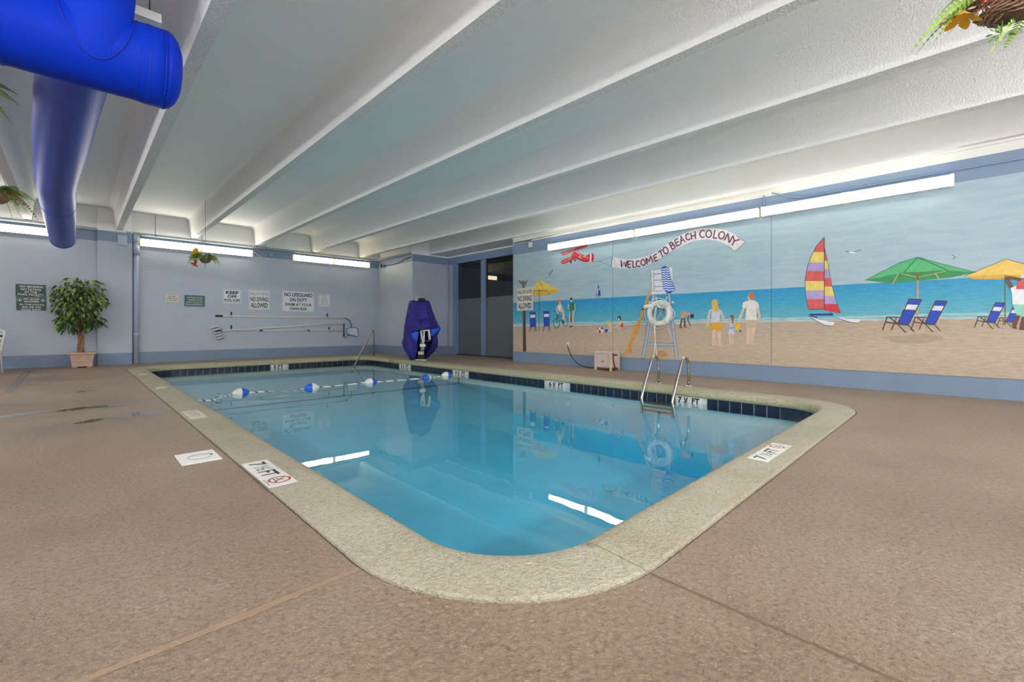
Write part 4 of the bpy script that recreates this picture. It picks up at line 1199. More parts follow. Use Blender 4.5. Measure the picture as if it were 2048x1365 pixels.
  ('tan',3,[(0.5,1.681),(0.5,0.917),(0.481,0.917),(0.481,1.679)]),
  ('tan',3,[(0.489,1.612),(0.661,1.678),(0.663,1.666),(0.491,1.6)]),
  ('tan',3,[(0.489,1.6),(0.208,1.661),(0.21,1.672),(0.491,1.612)]),
  ('tan',3,[(0.7,1.674),(0.761,1.546),(0.75,1.537),(0.69,1.665)]),
  ('tan',3,[(0.322,1.647),(0.276,1.551),(0.267,1.559),(0.313,1.655)]),
  ('brown',4,[(0.501,1.676),(0.501,1.564),(0.479,1.562),(0.479,1.674)]),
 ]),
 ('painted_beach_chair', 'painted blue beach chair left of the green parasol pole', [
  ('chairblue',4,[(0.583,1.305),(0.452,1.293),(0.474,1.221),(0.609,1.237)]),
  ('chairwhite',4,[(0.609,1.237),(0.474,1.221),(0.499,1.153),(0.642,1.168)]),
  ('chairblue',4,[(0.642,1.168),(0.506,1.15),(0.59,0.952),(0.702,0.961)]),
  ('darkbrown',5,[(0.582,1.315),(0.709,0.962),(0.695,0.96),(0.571,1.308)]),
  ('darkbrown',5,[(0.709,0.962),(0.616,0.83),(0.607,0.841),(0.695,0.96)]),
  ('darkbrown',5,[(0.455,1.3),(0.596,0.949),(0.583,0.945),(0.445,1.292)]),
  ('darkbrown',5,[(0.596,0.949),(0.533,0.848),(0.524,0.859),(0.583,0.945)]),
  ('darkbrown',5,[(0.831,1.052),(0.682,1.047),(0.682,1.062),(0.831,1.068)]),
  ('darkbrown',5,[(0.823,1.054),(0.874,0.866),(0.862,0.861),(0.811,1.048)]),
  ('darkbrown',5,[(0.721,1.044),(0.775,0.876),(0.764,0.87),(0.71,1.038)]),
  ('darkbrown',5,[(0.832,0.981),(0.703,0.954),(0.701,0.969),(0.83,0.997)]),
  ('darkbrown',5,[(0.8,1.059),(0.706,0.955),(0.698,0.967),(0.793,1.071)]),
  ('darkbrown',5,[(0.702,0.95),(0.59,0.939),(0.589,0.955),(0.701,0.966)]),
  ('darkbrown',5,[(0.581,1.301),(0.45,1.288),(0.449,1.304),(0.58,1.316)]),
 ]),
 ('painted_beach_chair', 'painted blue beach chair right of the green parasol pole', [
  ('chairblue',4,[(0.314,1.27),(0.201,1.259),(0.22,1.196),(0.337,1.209)]),
  ('chairwhite',4,[(0.337,1.209),(0.22,1.196),(0.242,1.135),(0.365,1.147)]),
  ('chairblue',4,[(0.365,1.147),(0.247,1.132),(0.32,0.955),(0.417,0.963)]),
  ('darkbrown',5,[(0.313,1.279),(0.423,0.964),(0.411,0.963),(0.304,1.273)]),
  ('darkbrown',5,[(0.423,0.964),(0.343,0.846),(0.335,0.856),(0.411,0.963)]),
  ('darkbrown',5,[(0.203,1.266),(0.326,0.953),(0.314,0.949),(0.194,1.259)]),
  ('darkbrown',5,[(0.326,0.953),(0.271,0.862),(0.263,0.872),(0.314,0.949)]),
  ('darkbrown',5,[(0.528,1.044),(0.4,1.039),(0.4,1.053),(0.528,1.059)]),
  ('darkbrown',5,[(0.521,1.046),(0.565,0.879),(0.555,0.874),(0.511,1.041)]),
  ('darkbrown',5,[(0.433,1.037),(0.48,0.887),(0.47,0.882),(0.424,1.031)]),
  ('darkbrown',5,[(0.529,0.981),(0.418,0.956),(0.416,0.97),(0.527,0.995)]),
  ('darkbrown',5,[(0.502,1.05),(0.42,0.958),(0.414,0.969),(0.495,1.061)]),
  ('darkbrown',5,[(0.417,0.953),(0.32,0.944),(0.32,0.958),(0.416,0.967)]),
  ('darkbrown',5,[(0.312,1.266),(0.199,1.255),(0.199,1.269),(0.312,1.28)]),
 ]),
 ('painted_shadow', None, [
  ('sandshade',0,[(0.907,0.773),(0.742,0.793),(0.429,0.823),(0.233,0.784),(0.257,0.742),(0.417,0.696),(0.715,0.688)]),
 ]),
 ('painted_parasol', 'painted yellow beach parasol held by a man', [
  ('yellow2',0,[(0.034,1.586),(-0.327,1.77),(-0.501,1.687),(-0.658,1.53),(-0.327,1.572)]),
  ('ochre',1,[(0.034,1.586),(-0.327,1.58),(-0.658,1.53),(-0.531,1.517),(-0.369,1.533),(-0.275,1.522),(-0.046,1.542)]),
  ('ochre',2,[(-0.326,1.772),(-0.209,1.592),(-0.212,1.588),(-0.329,1.768)]),
  ('ink',2,[(0.033,1.583),(-0.328,1.767),(-0.327,1.773),(0.034,1.589)]),
  ('ink',2,[(-0.328,1.767),(-0.5,1.684),(-0.502,1.69),(-0.327,1.773)]),
  ('ink',2,[(-0.5,1.684),(-0.657,1.527),(-0.659,1.532),(-0.502,1.69)]),
  ('brown',2,[(-0.317,1.573),(-0.317,0.938),(-0.327,0.938),(-0.327,1.572)]),
  ('tan',2,[(-0.153,1.591),(-0.116,1.535),(-0.122,1.526),(-0.16,1.582)]),
 ]),
 ('painted_beach_chair', 'painted blue beach chair under the yellow parasol', [
  ('chairblue',4,[(-0.238,1.224),(-0.322,1.216),(-0.308,1.165),(-0.221,1.175)]),
  ('chairwhite',4,[(-0.221,1.175),(-0.308,1.165),(-0.292,1.117),(-0.2,1.127)]),
  ('chairblue',4,[(-0.2,1.127),(-0.287,1.115),(-0.233,0.975),(-0.162,0.981)]),
  ('darkbrown',5,[(-0.238,1.231),(-0.157,0.982),(-0.166,0.981),(-0.245,1.226)]),
  ('darkbrown',5,[(-0.157,0.982),(-0.217,0.888),(-0.222,0.896),(-0.166,0.981)]),
  ('darkbrown',5,[(-0.32,1.221),(-0.229,0.972),(-0.238,0.969),(-0.327,1.216)]),
  ('darkbrown',5,[(-0.229,0.972),(-0.27,0.901),(-0.275,0.908),(-0.238,0.969)]),
  ('darkbrown',5,[(-0.08,1.045),(-0.175,1.041),(-0.175,1.052),(-0.08,1.056)]),
  ('darkbrown',5,[(-0.085,1.046),(-0.053,0.915),(-0.06,0.911),(-0.093,1.042)]),
  ('darkbrown',5,[(-0.15,1.039),(-0.116,0.921),(-0.123,0.917),(-0.157,1.035)]),
  ('darkbrown',5,[(-0.08,0.995),(-0.161,0.976),(-0.162,0.987),(-0.081,1.006)]),
  ('darkbrown',5,[(-0.099,1.05),(-0.159,0.977),(-0.164,0.985),(-0.104,1.058)]),
  ('darkbrown',5,[(-0.162,0.973),(-0.233,0.965),(-0.234,0.976),(-0.162,0.984)]),
  ('darkbrown',5,[(-0.239,1.221),(-0.323,1.213),(-0.324,1.224),(-0.239,1.232)]),
 ]),
 ('painted_beach_chair', 'painted blue beach chair behind the man with a towel', [
  ('chairblue',4,[(-0.389,1.168),(-0.451,1.162),(-0.441,1.124),(-0.376,1.131)]),
  ('chairwhite',4,[(-0.376,1.131),(-0.441,1.124),(-0.429,1.087),(-0.361,1.094)]),
  ('chairblue',4,[(-0.361,1.094),(-0.425,1.085),(-0.385,0.979),(-0.333,0.985)]),
  ('darkbrown',5,[(-0.389,1.173),(-0.329,0.985),(-0.336,0.984),(-0.394,1.17)]),
  ('darkbrown',5,[(-0.329,0.985),(-0.373,0.914),(-0.377,0.92),(-0.336,0.984)]),
  ('darkbrown',5,[(-0.45,1.166),(-0.382,0.978),(-0.389,0.975),(-0.455,1.162)]),
  ('darkbrown',5,[(-0.382,0.978),(-0.412,0.924),(-0.417,0.929),(-0.389,0.975)]),
  ('darkbrown',5,[(-0.273,1.033),(-0.342,1.03),(-0.342,1.038),(-0.273,1.041)]),
  ('darkbrown',5,[(-0.276,1.034),(-0.253,0.935),(-0.258,0.932),(-0.282,1.031)]),
  ('darkbrown',5,[(-0.324,1.028),(-0.299,0.94),(-0.304,0.936),(-0.329,1.025)]),
  ('darkbrown',5,[(-0.272,0.995),(-0.332,0.98),(-0.333,0.989),(-0.273,1.003)]),
  ('darkbrown',5,[(-0.287,1.036),(-0.331,0.981),(-0.334,0.988),(-0.29,1.043)]),
  ('darkbrown',5,[(-0.332,0.979),(-0.385,0.973),(-0.386,0.981),(-0.333,0.987)]),
  ('darkbrown',5,[(-0.39,1.165),(-0.452,1.16),(-0.452,1.168),(-0.39,1.174)]),
 ]),
 ('painted_man', 'painted man in white shirt and mint shorts carrying a towel', [
  ('darkskin',6,[(-0.316,1.54),(-0.338,1.458),(-0.369,1.48),(-0.349,1.557)]),
  ('darkskin',6,[(-0.338,1.458),(-0.369,1.377),(-0.399,1.402),(-0.369,1.48)]),
  ('darkskin',5,[(-0.331,1.521),(-0.387,1.506),(-0.392,1.545),(-0.334,1.561)]),
  ('darkskin',5,[(-0.387,1.506),(-0.459,1.48),(-0.463,1.519),(-0.392,1.545)]),
  ('white',6,[(-0.367,1.403),(-0.42,1.434),(-0.491,1.383),(-0.551,1.379),(-0.551,1.186),(-0.384,1.201),(-0.379,1.328)]),
  ('mint',6,[(-0.384,1.201),(-0.551,1.186),(-0.541,1.043),(-0.479,1.04),(-0.415,1.067)]),
  ('towelred',7,[(-0.422,1.472),(-0.479,1.506),(-0.511,1.488),(-0.491,1.383),(-0.412,1.385)]),
  ('darkskin',5,[(-0.413,1.074),(-0.377,0.927),(-0.412,0.908),(-0.448,1.054)]),
  ('darkskin',5,[(-0.461,1.054),(-0.441,0.901),(-0.481,0.889),(-0.501,1.041)]),
  ('darkskin',5,[(-0.382,0.906),(-0.418,0.89),(-0.423,0.914),(-0.387,0.93)]),
  ('darkskin',5,[(-0.44,0.884),(-0.49,0.878),(-0.492,0.905),(-0.441,0.911)]),
  ('darkskin',5,[(-0.538,1.509),(-0.535,1.483),(-0.526,1.463),(-0.513,1.452),(-0.499,1.453),(-0.486,1.465),(-0.477,1.487),(-0.474,1.514),(-0.477,1.54),(-0.486,1.561),(-0.499,1.572),(-0.513,1.57),(-0.526,1.558),(-0.535,1.536)]),
  ('toplilac',8,[(-0.453,1.519),(-0.543,1.53),(-0.539,1.57),(-0.449,1.559)]),
  ('sandshade',0,[(-0.219,0.95),(-0.314,0.872),(-0.319,0.885),(-0.224,0.964)]),
 ]),
 ('painted_gull', 'painted gull gliding beside the catamaran', [
  ('slate',1,[(1.302,2.054),(1.257,2.052),(1.256,2.064),(1.302,2.065)]),
  ('slate',1,[(1.257,2.052),(1.219,2.035),(1.219,2.046),(1.256,2.064)]),
  ('slate',1,[(1.219,2.035),(1.165,2.047),(1.168,2.058),(1.219,2.046)]),
  ('slate',1,[(1.165,2.047),(1.114,2.061),(1.116,2.072),(1.168,2.058)]),
  ('white',1,[(1.257,2.041),(1.182,2.021),(1.181,2.039),(1.256,2.06)]),
 ]),
 ('painted_gull', 'painted gull flying between the parasols', [
  ('slate',1,[(0.154,1.878),(0.124,1.841),(0.112,1.842),(0.15,1.885)]),
  ('slate',1,[(0.124,1.841),(0.146,1.822),(0.142,1.814),(0.112,1.842)]),
 ]),
 ('painted_gull', 'painted gull with raised wings by the biplane', [
  ('slate',1,[(7.29,2.266),(7.204,2.176),(7.221,2.203),(7.273,2.273)]),
  ('slate',1,[(7.204,2.176),(7.091,2.322),(7.109,2.331),(7.221,2.203)]),
 ]),
]
# ================================================================== THE SETTING
# ------------------------------------------------------------------ deck with the pool opening
def offset_loop(s, z, n=12):
    return [Vector((x + nx * s, y + ny * s, z)) for x, y, nx, ny in rounded_loop(PX0, PX1, PY0, PY1, PR, n)]

def to_rect(p, c, x0, x1, y0, y1):
    d = p - c
    t = 1e9
    if d.x > 1e-9: t = min(t, (x1 - c.x) / d.x)
    if d.x < -1e-9: t = min(t, (x0 - c.x) / d.x)
    if d.y > 1e-9: t = min(t, (y1 - c.y) / d.y)
    if d.y < -1e-9: t = min(t, (y0 - c.y) / d.y)
    q = c + d * t
    return Vector((q.x, q.y, p.z))

bm = B()
inner = offset_loop(CW + 0.011, 0.0)
low = offset_loop(CW + 0.011, -0.06)
cen = Vector(((PX0 + PX1) / 2, (PY0 + PY1) / 2, 0))
RX0, RX1, RY0, RY1 = LW, 9.2, NW, FW + 0.1
vi = [bm.verts.new(p) for p in inner]
vl = [bm.verts.new(p) for p in low]
vo = [bm.verts.new(to_rect(p, cen, RX0, RX1, RY0, RY1)) for p in inner]
n = len(vi)
for i in range(n):
    j = (i + 1) % n
    bm.faces.new((vi[j], vi[i], vo[i], vo[j]))
    bm.faces.new((vl[j], vl[i], vi[i], vi[j]))
# four outer corners
for cx, cy in ((RX0, RY0), (RX1, RY0), (RX1, RY1), (RX0, RY1)):
    for i in range(n):
        a, b_ = vo[i].co, vo[(i + 1) % n].co
        if abs(a.x - b_.x) > 1e-6 and abs(a.y - b_.y) > 1e-6:
            c_ = Vector((cx, cy, 0))
            if (abs(a.x - cx) < 1e-5 and abs(b_.y - cy) < 1e-5) or (abs(a.y - cy) < 1e-5 and abs(b_.x - cx) < 1e-5):
                bm.faces.new((vo[(i + 1) % n], vo[i], bm.verts.new(c_)))
bmesh.ops.recalc_face_normals(bm, faces=bm.faces)
floor = struct(obj('floor', bm, 'deck_concrete'), 'rough pinkish tan concrete pool deck')
if sum(p.normal.z * p.area for p in floor.data.polygons) < 0:
    floor.data.flip_normals()

def strip(name, p, q, wd, z, mat, parent, wob=0.0, seed=1):
    """thin raised strip along the deck"""
    rnd = random.Random(seed)
    p, q = Vector(p), Vector(q)
    d = (q - p).normalized()
    nrm = Vector((-d.y, d.x, 0))
    k = max(2, int((q - p).length / 0.12))
    bm = B()
    rows = []
    for i in range(k + 1):
        c = p.lerp(q, i / k) + nrm * rnd.uniform(-wob, wob)
        ww = wd * rnd.uniform(0.75, 1.15) / 2
        rows.append((bm.verts.new((c + nrm * ww).to_tuple()[:2] + (z,)), bm.verts.new((c - nrm * ww).to_tuple()[:2] + (z,))))
    for a, b_ in zip(rows, rows[1:]):
        bm.faces.new((a[1], a[0], b_[0], b_[1]))
    bmesh.ops.recalc_face_normals(bm, faces=bm.faces)
    for f in bm.faces:
        if f.normal.z < 0:
            f.normal_flip()
    return obj(name, bm, mat, parent)

strip('deck_joint', (1.53, PY0 - CW - 0.01, 0), (1.50, -3.3, 0), 0.012, 0.0012, 'joint_dark', floor, 0.001)
strip('deck_joint', (PX0 - CW - 0.01, 1.615, 0), (-4.1, 1.56, 0), 0.035, 0.0012, 'joint_fill', floor, 0.003, 4)
for k, (xa, xb) in enumerate(((-0.71, -0.76), (-0.685, -0.73), (-0.665, -0.69), (-0.64, -0.67))):
    strip('deck_groove', (xa, 9.35, 0), (xb, 13.7, 0), 0.014, 0.0012, 'ink_grey', floor, 0.006, 10 + k)

# dark bed below the coping joint
bm = B()
a = [bm.verts.new(p) for p in offset_loop(CW - 0.06, -0.03)]
b_ = [bm.verts.new(p) for p in offset_loop(CW + 0.02, -0.03)]
for i in range(len(a)):
    j = (i + 1) % len(a)
    bm.faces.new((a[i], b_[i], b_[j], a[j]))
obj('joint_bed', bm, 'dark_gap', floor)

# ------------------------------------------------------------------ coping in two sections
loop = rounded_loop(PX0, PX1, PY0, PY1, PR, 14)
k0 = min(range(len(loop)), key=lambda i: abs(loop[i][0] - 1.53) + 2 * abs(loop[i][1] - PY0 - 0.01))
k1 = min(range(len(loop)), key=lambda i: abs(loop[i][0] - PX1) + abs(loop[i][1] - 11.7))
PROF = [(CW, -0.03), (CW, 0.006), (CW - 0.012, 0.012), (0.05, 0.012), (0.0, 0.008), (-0.032, -0.008), (-0.05, -0.035), (-0.052, -0.062), (-0.04, -0.09), (-0.015, -0.102), (0.03, -0.104)]
coping = thing('pool_coping', 'cream textured concrete coping rimming the swimming pool', 'pool coping')
coping['kind'] = 'structure'
def coping_section(i0, i1):
    m = (i1 - i0) % len(loop)
    pts = [loop[(i0 + k) % len(loop)] for k in range(m + 1)]
    bm = B()
    rings = []
    for k, (x, y, nx, ny) in enumerate(pts):
        t = 0.003 if k == 0 else (-0.003 if k == m else 0.0)
        x2, y2 = x - ny * t, y + nx * t
        rings.append([bm.verts.new((x2 + nx * s, y2 + ny * s, z)) for s, z in PROF])
    for a, b_ in zip(rings, rings[1:]):
        for q in range(len(PROF) - 1):
            f = bm.faces.new((a[q], b_[q], b_[q + 1], a[q + 1]))
            f.smooth = 2 < q < 9
            f.material_index = 1 if q >= 5 else 0
    bm.faces.new(rings[0])
    bm.faces.new(list(reversed(rings[-1])))
    bmesh.ops.recalc_face_normals(bm, faces=bm.faces)
    return obj('coping_section', bm, None, coping, mats=['coping_concrete', 'coping_lip'])
coping_section(k0, k1)
coping_section(k1, k0)

# ------------------------------------------------------------------ basin
def floor_z(y):
    K = [(-1, -1.30), (1.0, -1.30), (3.0, -1.25), (4.5, -1.02), (6.0, -0.72), (7.2, -0.50), (8.35, -0.40), (10.0, -0.36), (13.2, -0.34), (20, -0.34)]
    for (a, za), (b2, zb) in zip(K, K[1:]):
        if a <= y <= b2:
            t = (y - a) / (b2 - a)
            return za + (zb - za) * t
    return -0.34
bm = B()
top = [bm.verts.new(p) for p in offset_loop(0.0, -0.09)]
bot = [bm.verts.new(p) for p in offset_loop(0.0, -1.6)]
for i in range(len(top)):
    j = (i + 1) % len(top)
    f = bm.faces.new((top[i], top[j], bot[j], bot[i]))
    f.smooth = True
basin = struct(obj('pool_basin', bm, 'pool_plaster'), 'pale blue plastered swimming pool basin')
bm = B()
rows = []
for i in range(61):
    y = PY0 - 0.05 + (PY1 - PY0 + 0.1) * i / 60
    rows.append([bm.verts.new((x, y, floor_z(y))) for x in (PX0 - 0.05, PX1 + 0.05)])
for a, b_ in zip(rows, rows[1:]):
    f = bm.faces.new((a[0], a[1], b_[1], b_[0]))
    f.smooth = True
pool_floor = obj('pool_floor', bm, 'pool_plaster', basin)
bm = B()
box(bm, PX0, PX1, 8.30, 8.37, floor_z(8.35) + 0.001, floor_z(8.35) + 0.004)
obj('floor_line', bm, 'tile_black', basin)
bm = B()
box(bm, PX1 - 0.004, PX1 + 0.01, 8.30, 8.37, floor_z(8.35), -0.25)
obj('wall_line', bm, 'tile_black', basin)
bm = B()
lathe(bm, [(0.0, 0.025), (0.05, 0.024), (0.085, 0.015), (0.095, 0.0)], 20, (5.0, 3.3, floor_z(3.3) + 0.002))
dr = obj('drain_cover', bm, 'white_plastic', basin)
# grout band behind the waterline tiles
bm = B()
a = [bm.verts.new(p) for p in offset_loop(-0.002, -0.095)]
b_ = [bm.verts.new(p) for p in offset_loop(-0.002, -0.258)]
for i in range(len(a)):
    j = (i + 1) % len(a)
    bm.faces.new((a[i], a[j], b_[j], b_[i]))
obj('grout_band', bm, 'grout', basin)
# waterline tiles, one object each, on the sides that face the camera
bm = B()
box(bm, -0.0725, 0.0725, -0.008, 0.0, -0.152, 0.0, 0.003)
tile_me = bpy.data.meshes.new('tile')
bm.to_mesh(tile_me); bm.free()
tile_me.materials.append(MATS['tile_navy'])
MARK_R = [(10.94, 10.47, '3 ½ FT'), (8.50, 8.02, '4 ½ FT'), (5.58, 5.14, '6 ½ FT'), (3.05, 2.65, '7 ½ FT')]
MARK_F = [(3.77, 4.09, '3 FT')]
ZT = -0.102
def put_tile(x, y, nx, ny):
    o = link('tile', tile_me, basin)
    o.location = (x, y, ZT)
    o.rotation_euler = (0, 0, math.atan2(ny, nx) - PI / 2)
nx_ = round((PX1 - PX0 - 2 * PR) / 0.1524)
P = (PX1 - PX0 - 2 * PR) / nx_
for k in range(nx_):
    x = PX0 + PR + P * (k + 0.5)
    if not any(a0 - 0.055 < x < b0 + 0.055 for a0, b0, s in MARK_F):
        put_tile(x, PY1 - 0.002, 0, 1)
ny_ = round((PY1 - PY0 - 2 * PR) / 0.1524)
P = (PY1 - PY0 - 2 * PR) / ny_
for k in range(ny_):
    y = PY0 + PR + P * (k + 0.5)
    if not any(b0 - 0.055 < y < a0 + 0.055 for a0, b0, s in MARK_R):
        put_tile(PX1 - 0.002, y, 1, 0)
for cx, cy, a0 in ((PX1 - PR, PY1 - PR, 0), (PX0 + PR, PY1 - PR, PI / 2), (PX1 - PR, PY0 + PR, -PI / 2)):
    for k in range(6):
        a = a0 + PI / 2 * (k + 0.5) / 6
        put_tile(cx + (PR - 0.003) * math.cos(a), cy + (PR - 0.003) * math.sin(a), math.cos(a), math.sin(a))
def depth_tile(x0, x1, y0, y1, txt, right, ctr, wd):
    bm = B()
    box(bm, x0, x1, y0, y1, ZT - 0.152, ZT, 0.002)
    o = obj('depth_marker_tile', bm, 'marker_white', basin)
    o['label'] = 'white waterline tile reading ' + txt
    text_obj('lettering', txt, wd * 0.80, 0.085, 'ink_black', frameM(ctr, right, (0, 0, 1)), o, 0.045)
for a0, b0, s in MARK_R:
    depth_tile(PX1 - 0.014, PX1, b0, a0, s, (0, -1, 0), (PX1 - 0.0155, (a0 + b0) / 2, ZT - 0.052), a0 - b0)
for a0, b0, s in MARK_F:
    depth_tile(a0, b0, PY1 - 0.014, PY1, s, (1, 0, 0), ((a0 + b0) / 2, PY1 - 0.0155, ZT - 0.052), b0 - a0)
# ------------------------------------------------------------------ water
bm = B()
a = [bm.verts.new(p) for p in offset_loop(0.02, WATER)]
b_ = [bm.verts.new(p) for p in offset_loop(0.02, -1.7)]
bm.faces.new(a)
bm.faces.new(list(reversed(b_)))
for i in range(len(a)):
    j = (i + 1) % len(a)
    bm.faces.new((a[j], a[i], b_[i], b_[j]))
bmesh.ops.recalc_face_normals(bm, faces=bm.faces)
wt = obj('pool_water', bm, 'pool_water')
tag(wt, 'clear still blue water filling the swimming pool', 'water')
wt['kind'] = 'stuff'

# ------------------------------------------------------------------ markers set on the coping
ZCOP = 0.0125
def plate(x0, x1, y0, y1, mat, label=None, z=ZCOP, name='depth_marker_plate', th=0.003):
    bm = B()
    box(bm, x0, x1, y0, y1, z, z + th, 0.001)
    o = obj(name, bm, mat, coping)
    if label:
        o['label'] = label
    return o
def no_diving(c, right, up, s, parent):
    """red ring and slash with a small diver, lying on the plate"""
    M = frameM(c, right, up)
    bm = B()
    n = 28
    for r0, r1 in ((0.80, 1.0),):
        A = [bm.verts.new(M @ Vector((s * r0 * math.cos(2 * PI * k / n), s * r0 * math.sin(2 * PI * k / n), 0))) for k in range(n)]
        C = [bm.verts.new(M @ Vector((s * r1 * math.cos(2 * PI * k / n), s * r1 * math.sin(2 * PI * k / n), 0))) for k in range(n)]
        for k in range(n):
            bm.faces.new((A[k], C[k], C[(k + 1) % n], A[(k + 1) % n]))
    q = [Vector(v) for v in ((-0.62, 0.52), (-0.52, 0.62), (0.62, -0.52), (0.52, -0.62))]
    bm.faces.new([bm.verts.new(M @ Vector((s * v.x, s * v.y, 0.0003))) for v in q])
    obj('no_diving_symbol', bm, 'ink_red', parent)
    bm = B()
    for quad in (((-0.6, -0.45), (0.6, -0.45), (0.6, -0.36), (-0.6, -0.36)), ((-0.3, -0.1), (0.25, 0.35), (0.33, 0.25), (-0.2, -0.22)), ((-0.45, -0.2), (-0.25, -0.05), (-0.2, -0.15), (-0.4, -0.3))):
        bm.faces.new([bm.verts.new(M @ Vector((s * a, s * b2, 0.0002))) for a, b2 in quad])
    obj('diver_symbol', bm, 'ink_black', parent)
def coping_marker(ctr, right, up, wd, ht, label):
    r, u = Vector(right), Vector(up)
    c = Vector(ctr)
    cs = [c + r * (sx * wd / 2) + u * (sy * ht / 2) for sx in (-1, 1) for sy in (-1, 1)]
    o = plate(min(p.x for p in cs), max(p.x for p in cs), min(p.y for p in cs), max(p.y for p in cs), 'marker_white', label)
    zt = ZCOP + 0.0036
    def at(a, b2):
        p = c + r * a * wd + u * b2 * ht
        return (p.x, p.y, zt)
    text_obj('numeral', '7', wd * 0.13, ht * 0.62, 'ink_black', frameM(at(-0.37, 0), right, up), o, 0.02)
    text_obj('numeral', '½', wd * 0.13, ht * 0.55, 'ink_black', frameM(at(-0.18, 0), right, up), o, 0.01)
    text_obj('lettering', 'FT', wd * 0.20, ht * 0.62, 'ink_black', frameM(at(0.04, 0), right, up), o, 0.02)
    text_obj('small_print', 'NO DIVING', wd * 0.20, ht * 0.07, 'ink_black', frameM(at(0.34, -0.42), right, up), o, 0.0)
    no_diving(at(0.32, 0.06), right, up, ht * 0.40, o)
    for a in (-0.275, -0.085):
        bm = B()
        p0, p1 = Vector(at(a, -0.5)), Vector(at(a, 0.5))
        e = r * 0.0012
        bm.faces.new([bm.verts.new(v) for v in (p0 - e, p0 + e, p1 + e, p1 - e)])
        obj('grout_line', bm, 'ink_grey', o)
coping_marker((0.853, 3.045, 0), (0, -1, 0), (1, 0, 0), 0.60, 0.155, 'white depth marker reading seven and a half feet beside the skimmer lid')
coping_marker((3.60, 1.003, 0), (1, 0, 0), (0, 1, 0), 0.58, 0.13, 'white depth marker reading seven and a half feet at the deep end')
fp = plate(0.80, 0.95, 5.33, 5.87, 'faded_white', 'faded depth marker plate with worn lettering')
text_obj('lettering', '5 FT', 0.30, 0.07, 'ink_grey', frameM((0.875, 5.63, ZCOP + 0.0036), (0, -1, 0), (1, 0, 0)), fp, 0.0)
for y in (8.36, 10.95):
    bm = B()
    tube(bm, arc_pts((0.905, y, ZCOP + 0.004), 0.075, 0, 2 * PI, 24, 'xy')[:-1], 0.006, 6, closed=True)
    o = obj('anchor_ring', bm, 'faded_white', coping)

# ------------------------------------------------------------------ walls
bm = B(); box(bm, LW - 0.2, 7.62, FW, FW + 0.2, -0.2, ZC)
wall_back = struct(obj('wall_back', bm, 'wall_paint_far'))
bm = B(); box(bm, 0.36, 1.0, FW - 0.14, FW, -0.02, ZC - 0.003, 0.012)
struct(obj('wall_column', bm, 'wall_paint_far'), 'light blue pilaster on the far wall')
bm = B(); box(bm, 7.62, 9.3, 12.30, FW + 0.2, -0.2, ZC, 0.012)
struct(obj('wall_block', bm, 'wall_paint_block'), 'light blue projecting wall block beside the glass doors')
bm = B(); box(bm, RW, 9.3, NW, 8.51, -0.2, ZC)
wall_right = struct(obj('wall_right', bm, 'wall_paint_right'))
bm = B(); box(bm, LW - 0.2, LW, NW - 0.2, FW + 0.2, -0.2, ZC)
struct(obj('wall_left', bm, 'wall_paint_plain'))
bm = B(); box(bm, LW - 0.2, 9.3, NW - 0.2, NW, -0.2, ZC)
struct(obj('wall_near', bm, 'wall_paint_plain'))
# door wall: jamb strip and header in the recess
bm = B(); box(bm, 9.0, 9.3, 11.98, 12.302, -0.2, ZC); 
struct(obj('wall_door_side', bm, 'wall_paint_block'))
bm = B(); box(bm, 9.0, 9.3, 8.4, 11.98, 3.02, ZC)
struct(obj('wall_door_head', bm, 'wall_paint_block'))
# dark room behind the doors
bm = B()
box(bm, 9.3, 12.6, 7.4, 13.4, -0.02, 3.4)
bmesh.ops.delete(bm, geom=[f for f in bm.faces if f.normal.x < -0.9 or abs(f.calc_center_median().x - 9.3) < 1e-4], context='FACES')
struct(obj('wall_beyond', bm, 'void_dark'), 'dark unlit room behind the glass doors')

# ------------------------------------------------------------------ sliding glass doors
door = thing('door_1', 'blue framed sliding glass doors with frosted lower half', 'door', (9.0, 10.2, 0))
door['kind'] = 'structure'
def dbox(name, y0, y1, z0, z1, x0, x1, mat, parent=door, bevel=0.004):
    bm = B(); box(bm, x0 - 9.0, x1 - 9.0, y0 - 10.2, y1 - 10.2, z0, z1, bevel)
    return obj(name, bm, mat, parent)
dbox('jamb', 11.81, 11.985, 0.0, 3.02, 8.96, 9.1, 'frame_blue')
dbox('jamb', 8.52, 8.62, 0.0, 3.02, 8.98, 9.1, 'frame_blue')
dbox('header', 8.52, 11.985, 3.0, 3.12, 8.95, 9.1, 'frame_blue')
dbox('threshold', 8.52, 11.90, 0.0, 0.035, 8.98, 9.12, 'steel_dark')
dbox('mullion', 10.37, 10.56, 0.035, 3.0, 8.97, 9.08, 'frame_blue')
for y0, y1 in ((10.56, 11.81), (8.62, 10.37)):
    dbox('stile', y1 - 0.035 if y1 > 11 else y0, y1 if y1 > 11 else y0 + 0.035, 0.035, 3.0, 9.02, 9.07, 'frame_blue')
    dbox('glass_pane', y0, y1, 1.83, 3.0, 9.035, 9.041, 'door_glass', bevel=0)
    dbox('frosted_pane', y0, y1, 0.035, 1.83, 9.033, 9.043, 'film_grey', bevel=0)
    dbox('top_rail', y0, y1, 2.985, 3.02, 9.02, 9.07, 'black_rubber')
    dbox('seal', y0 - 0.0, y0 + 0.02, 0.035, 3.0, 9.015, 9.05, 'black_rubber')

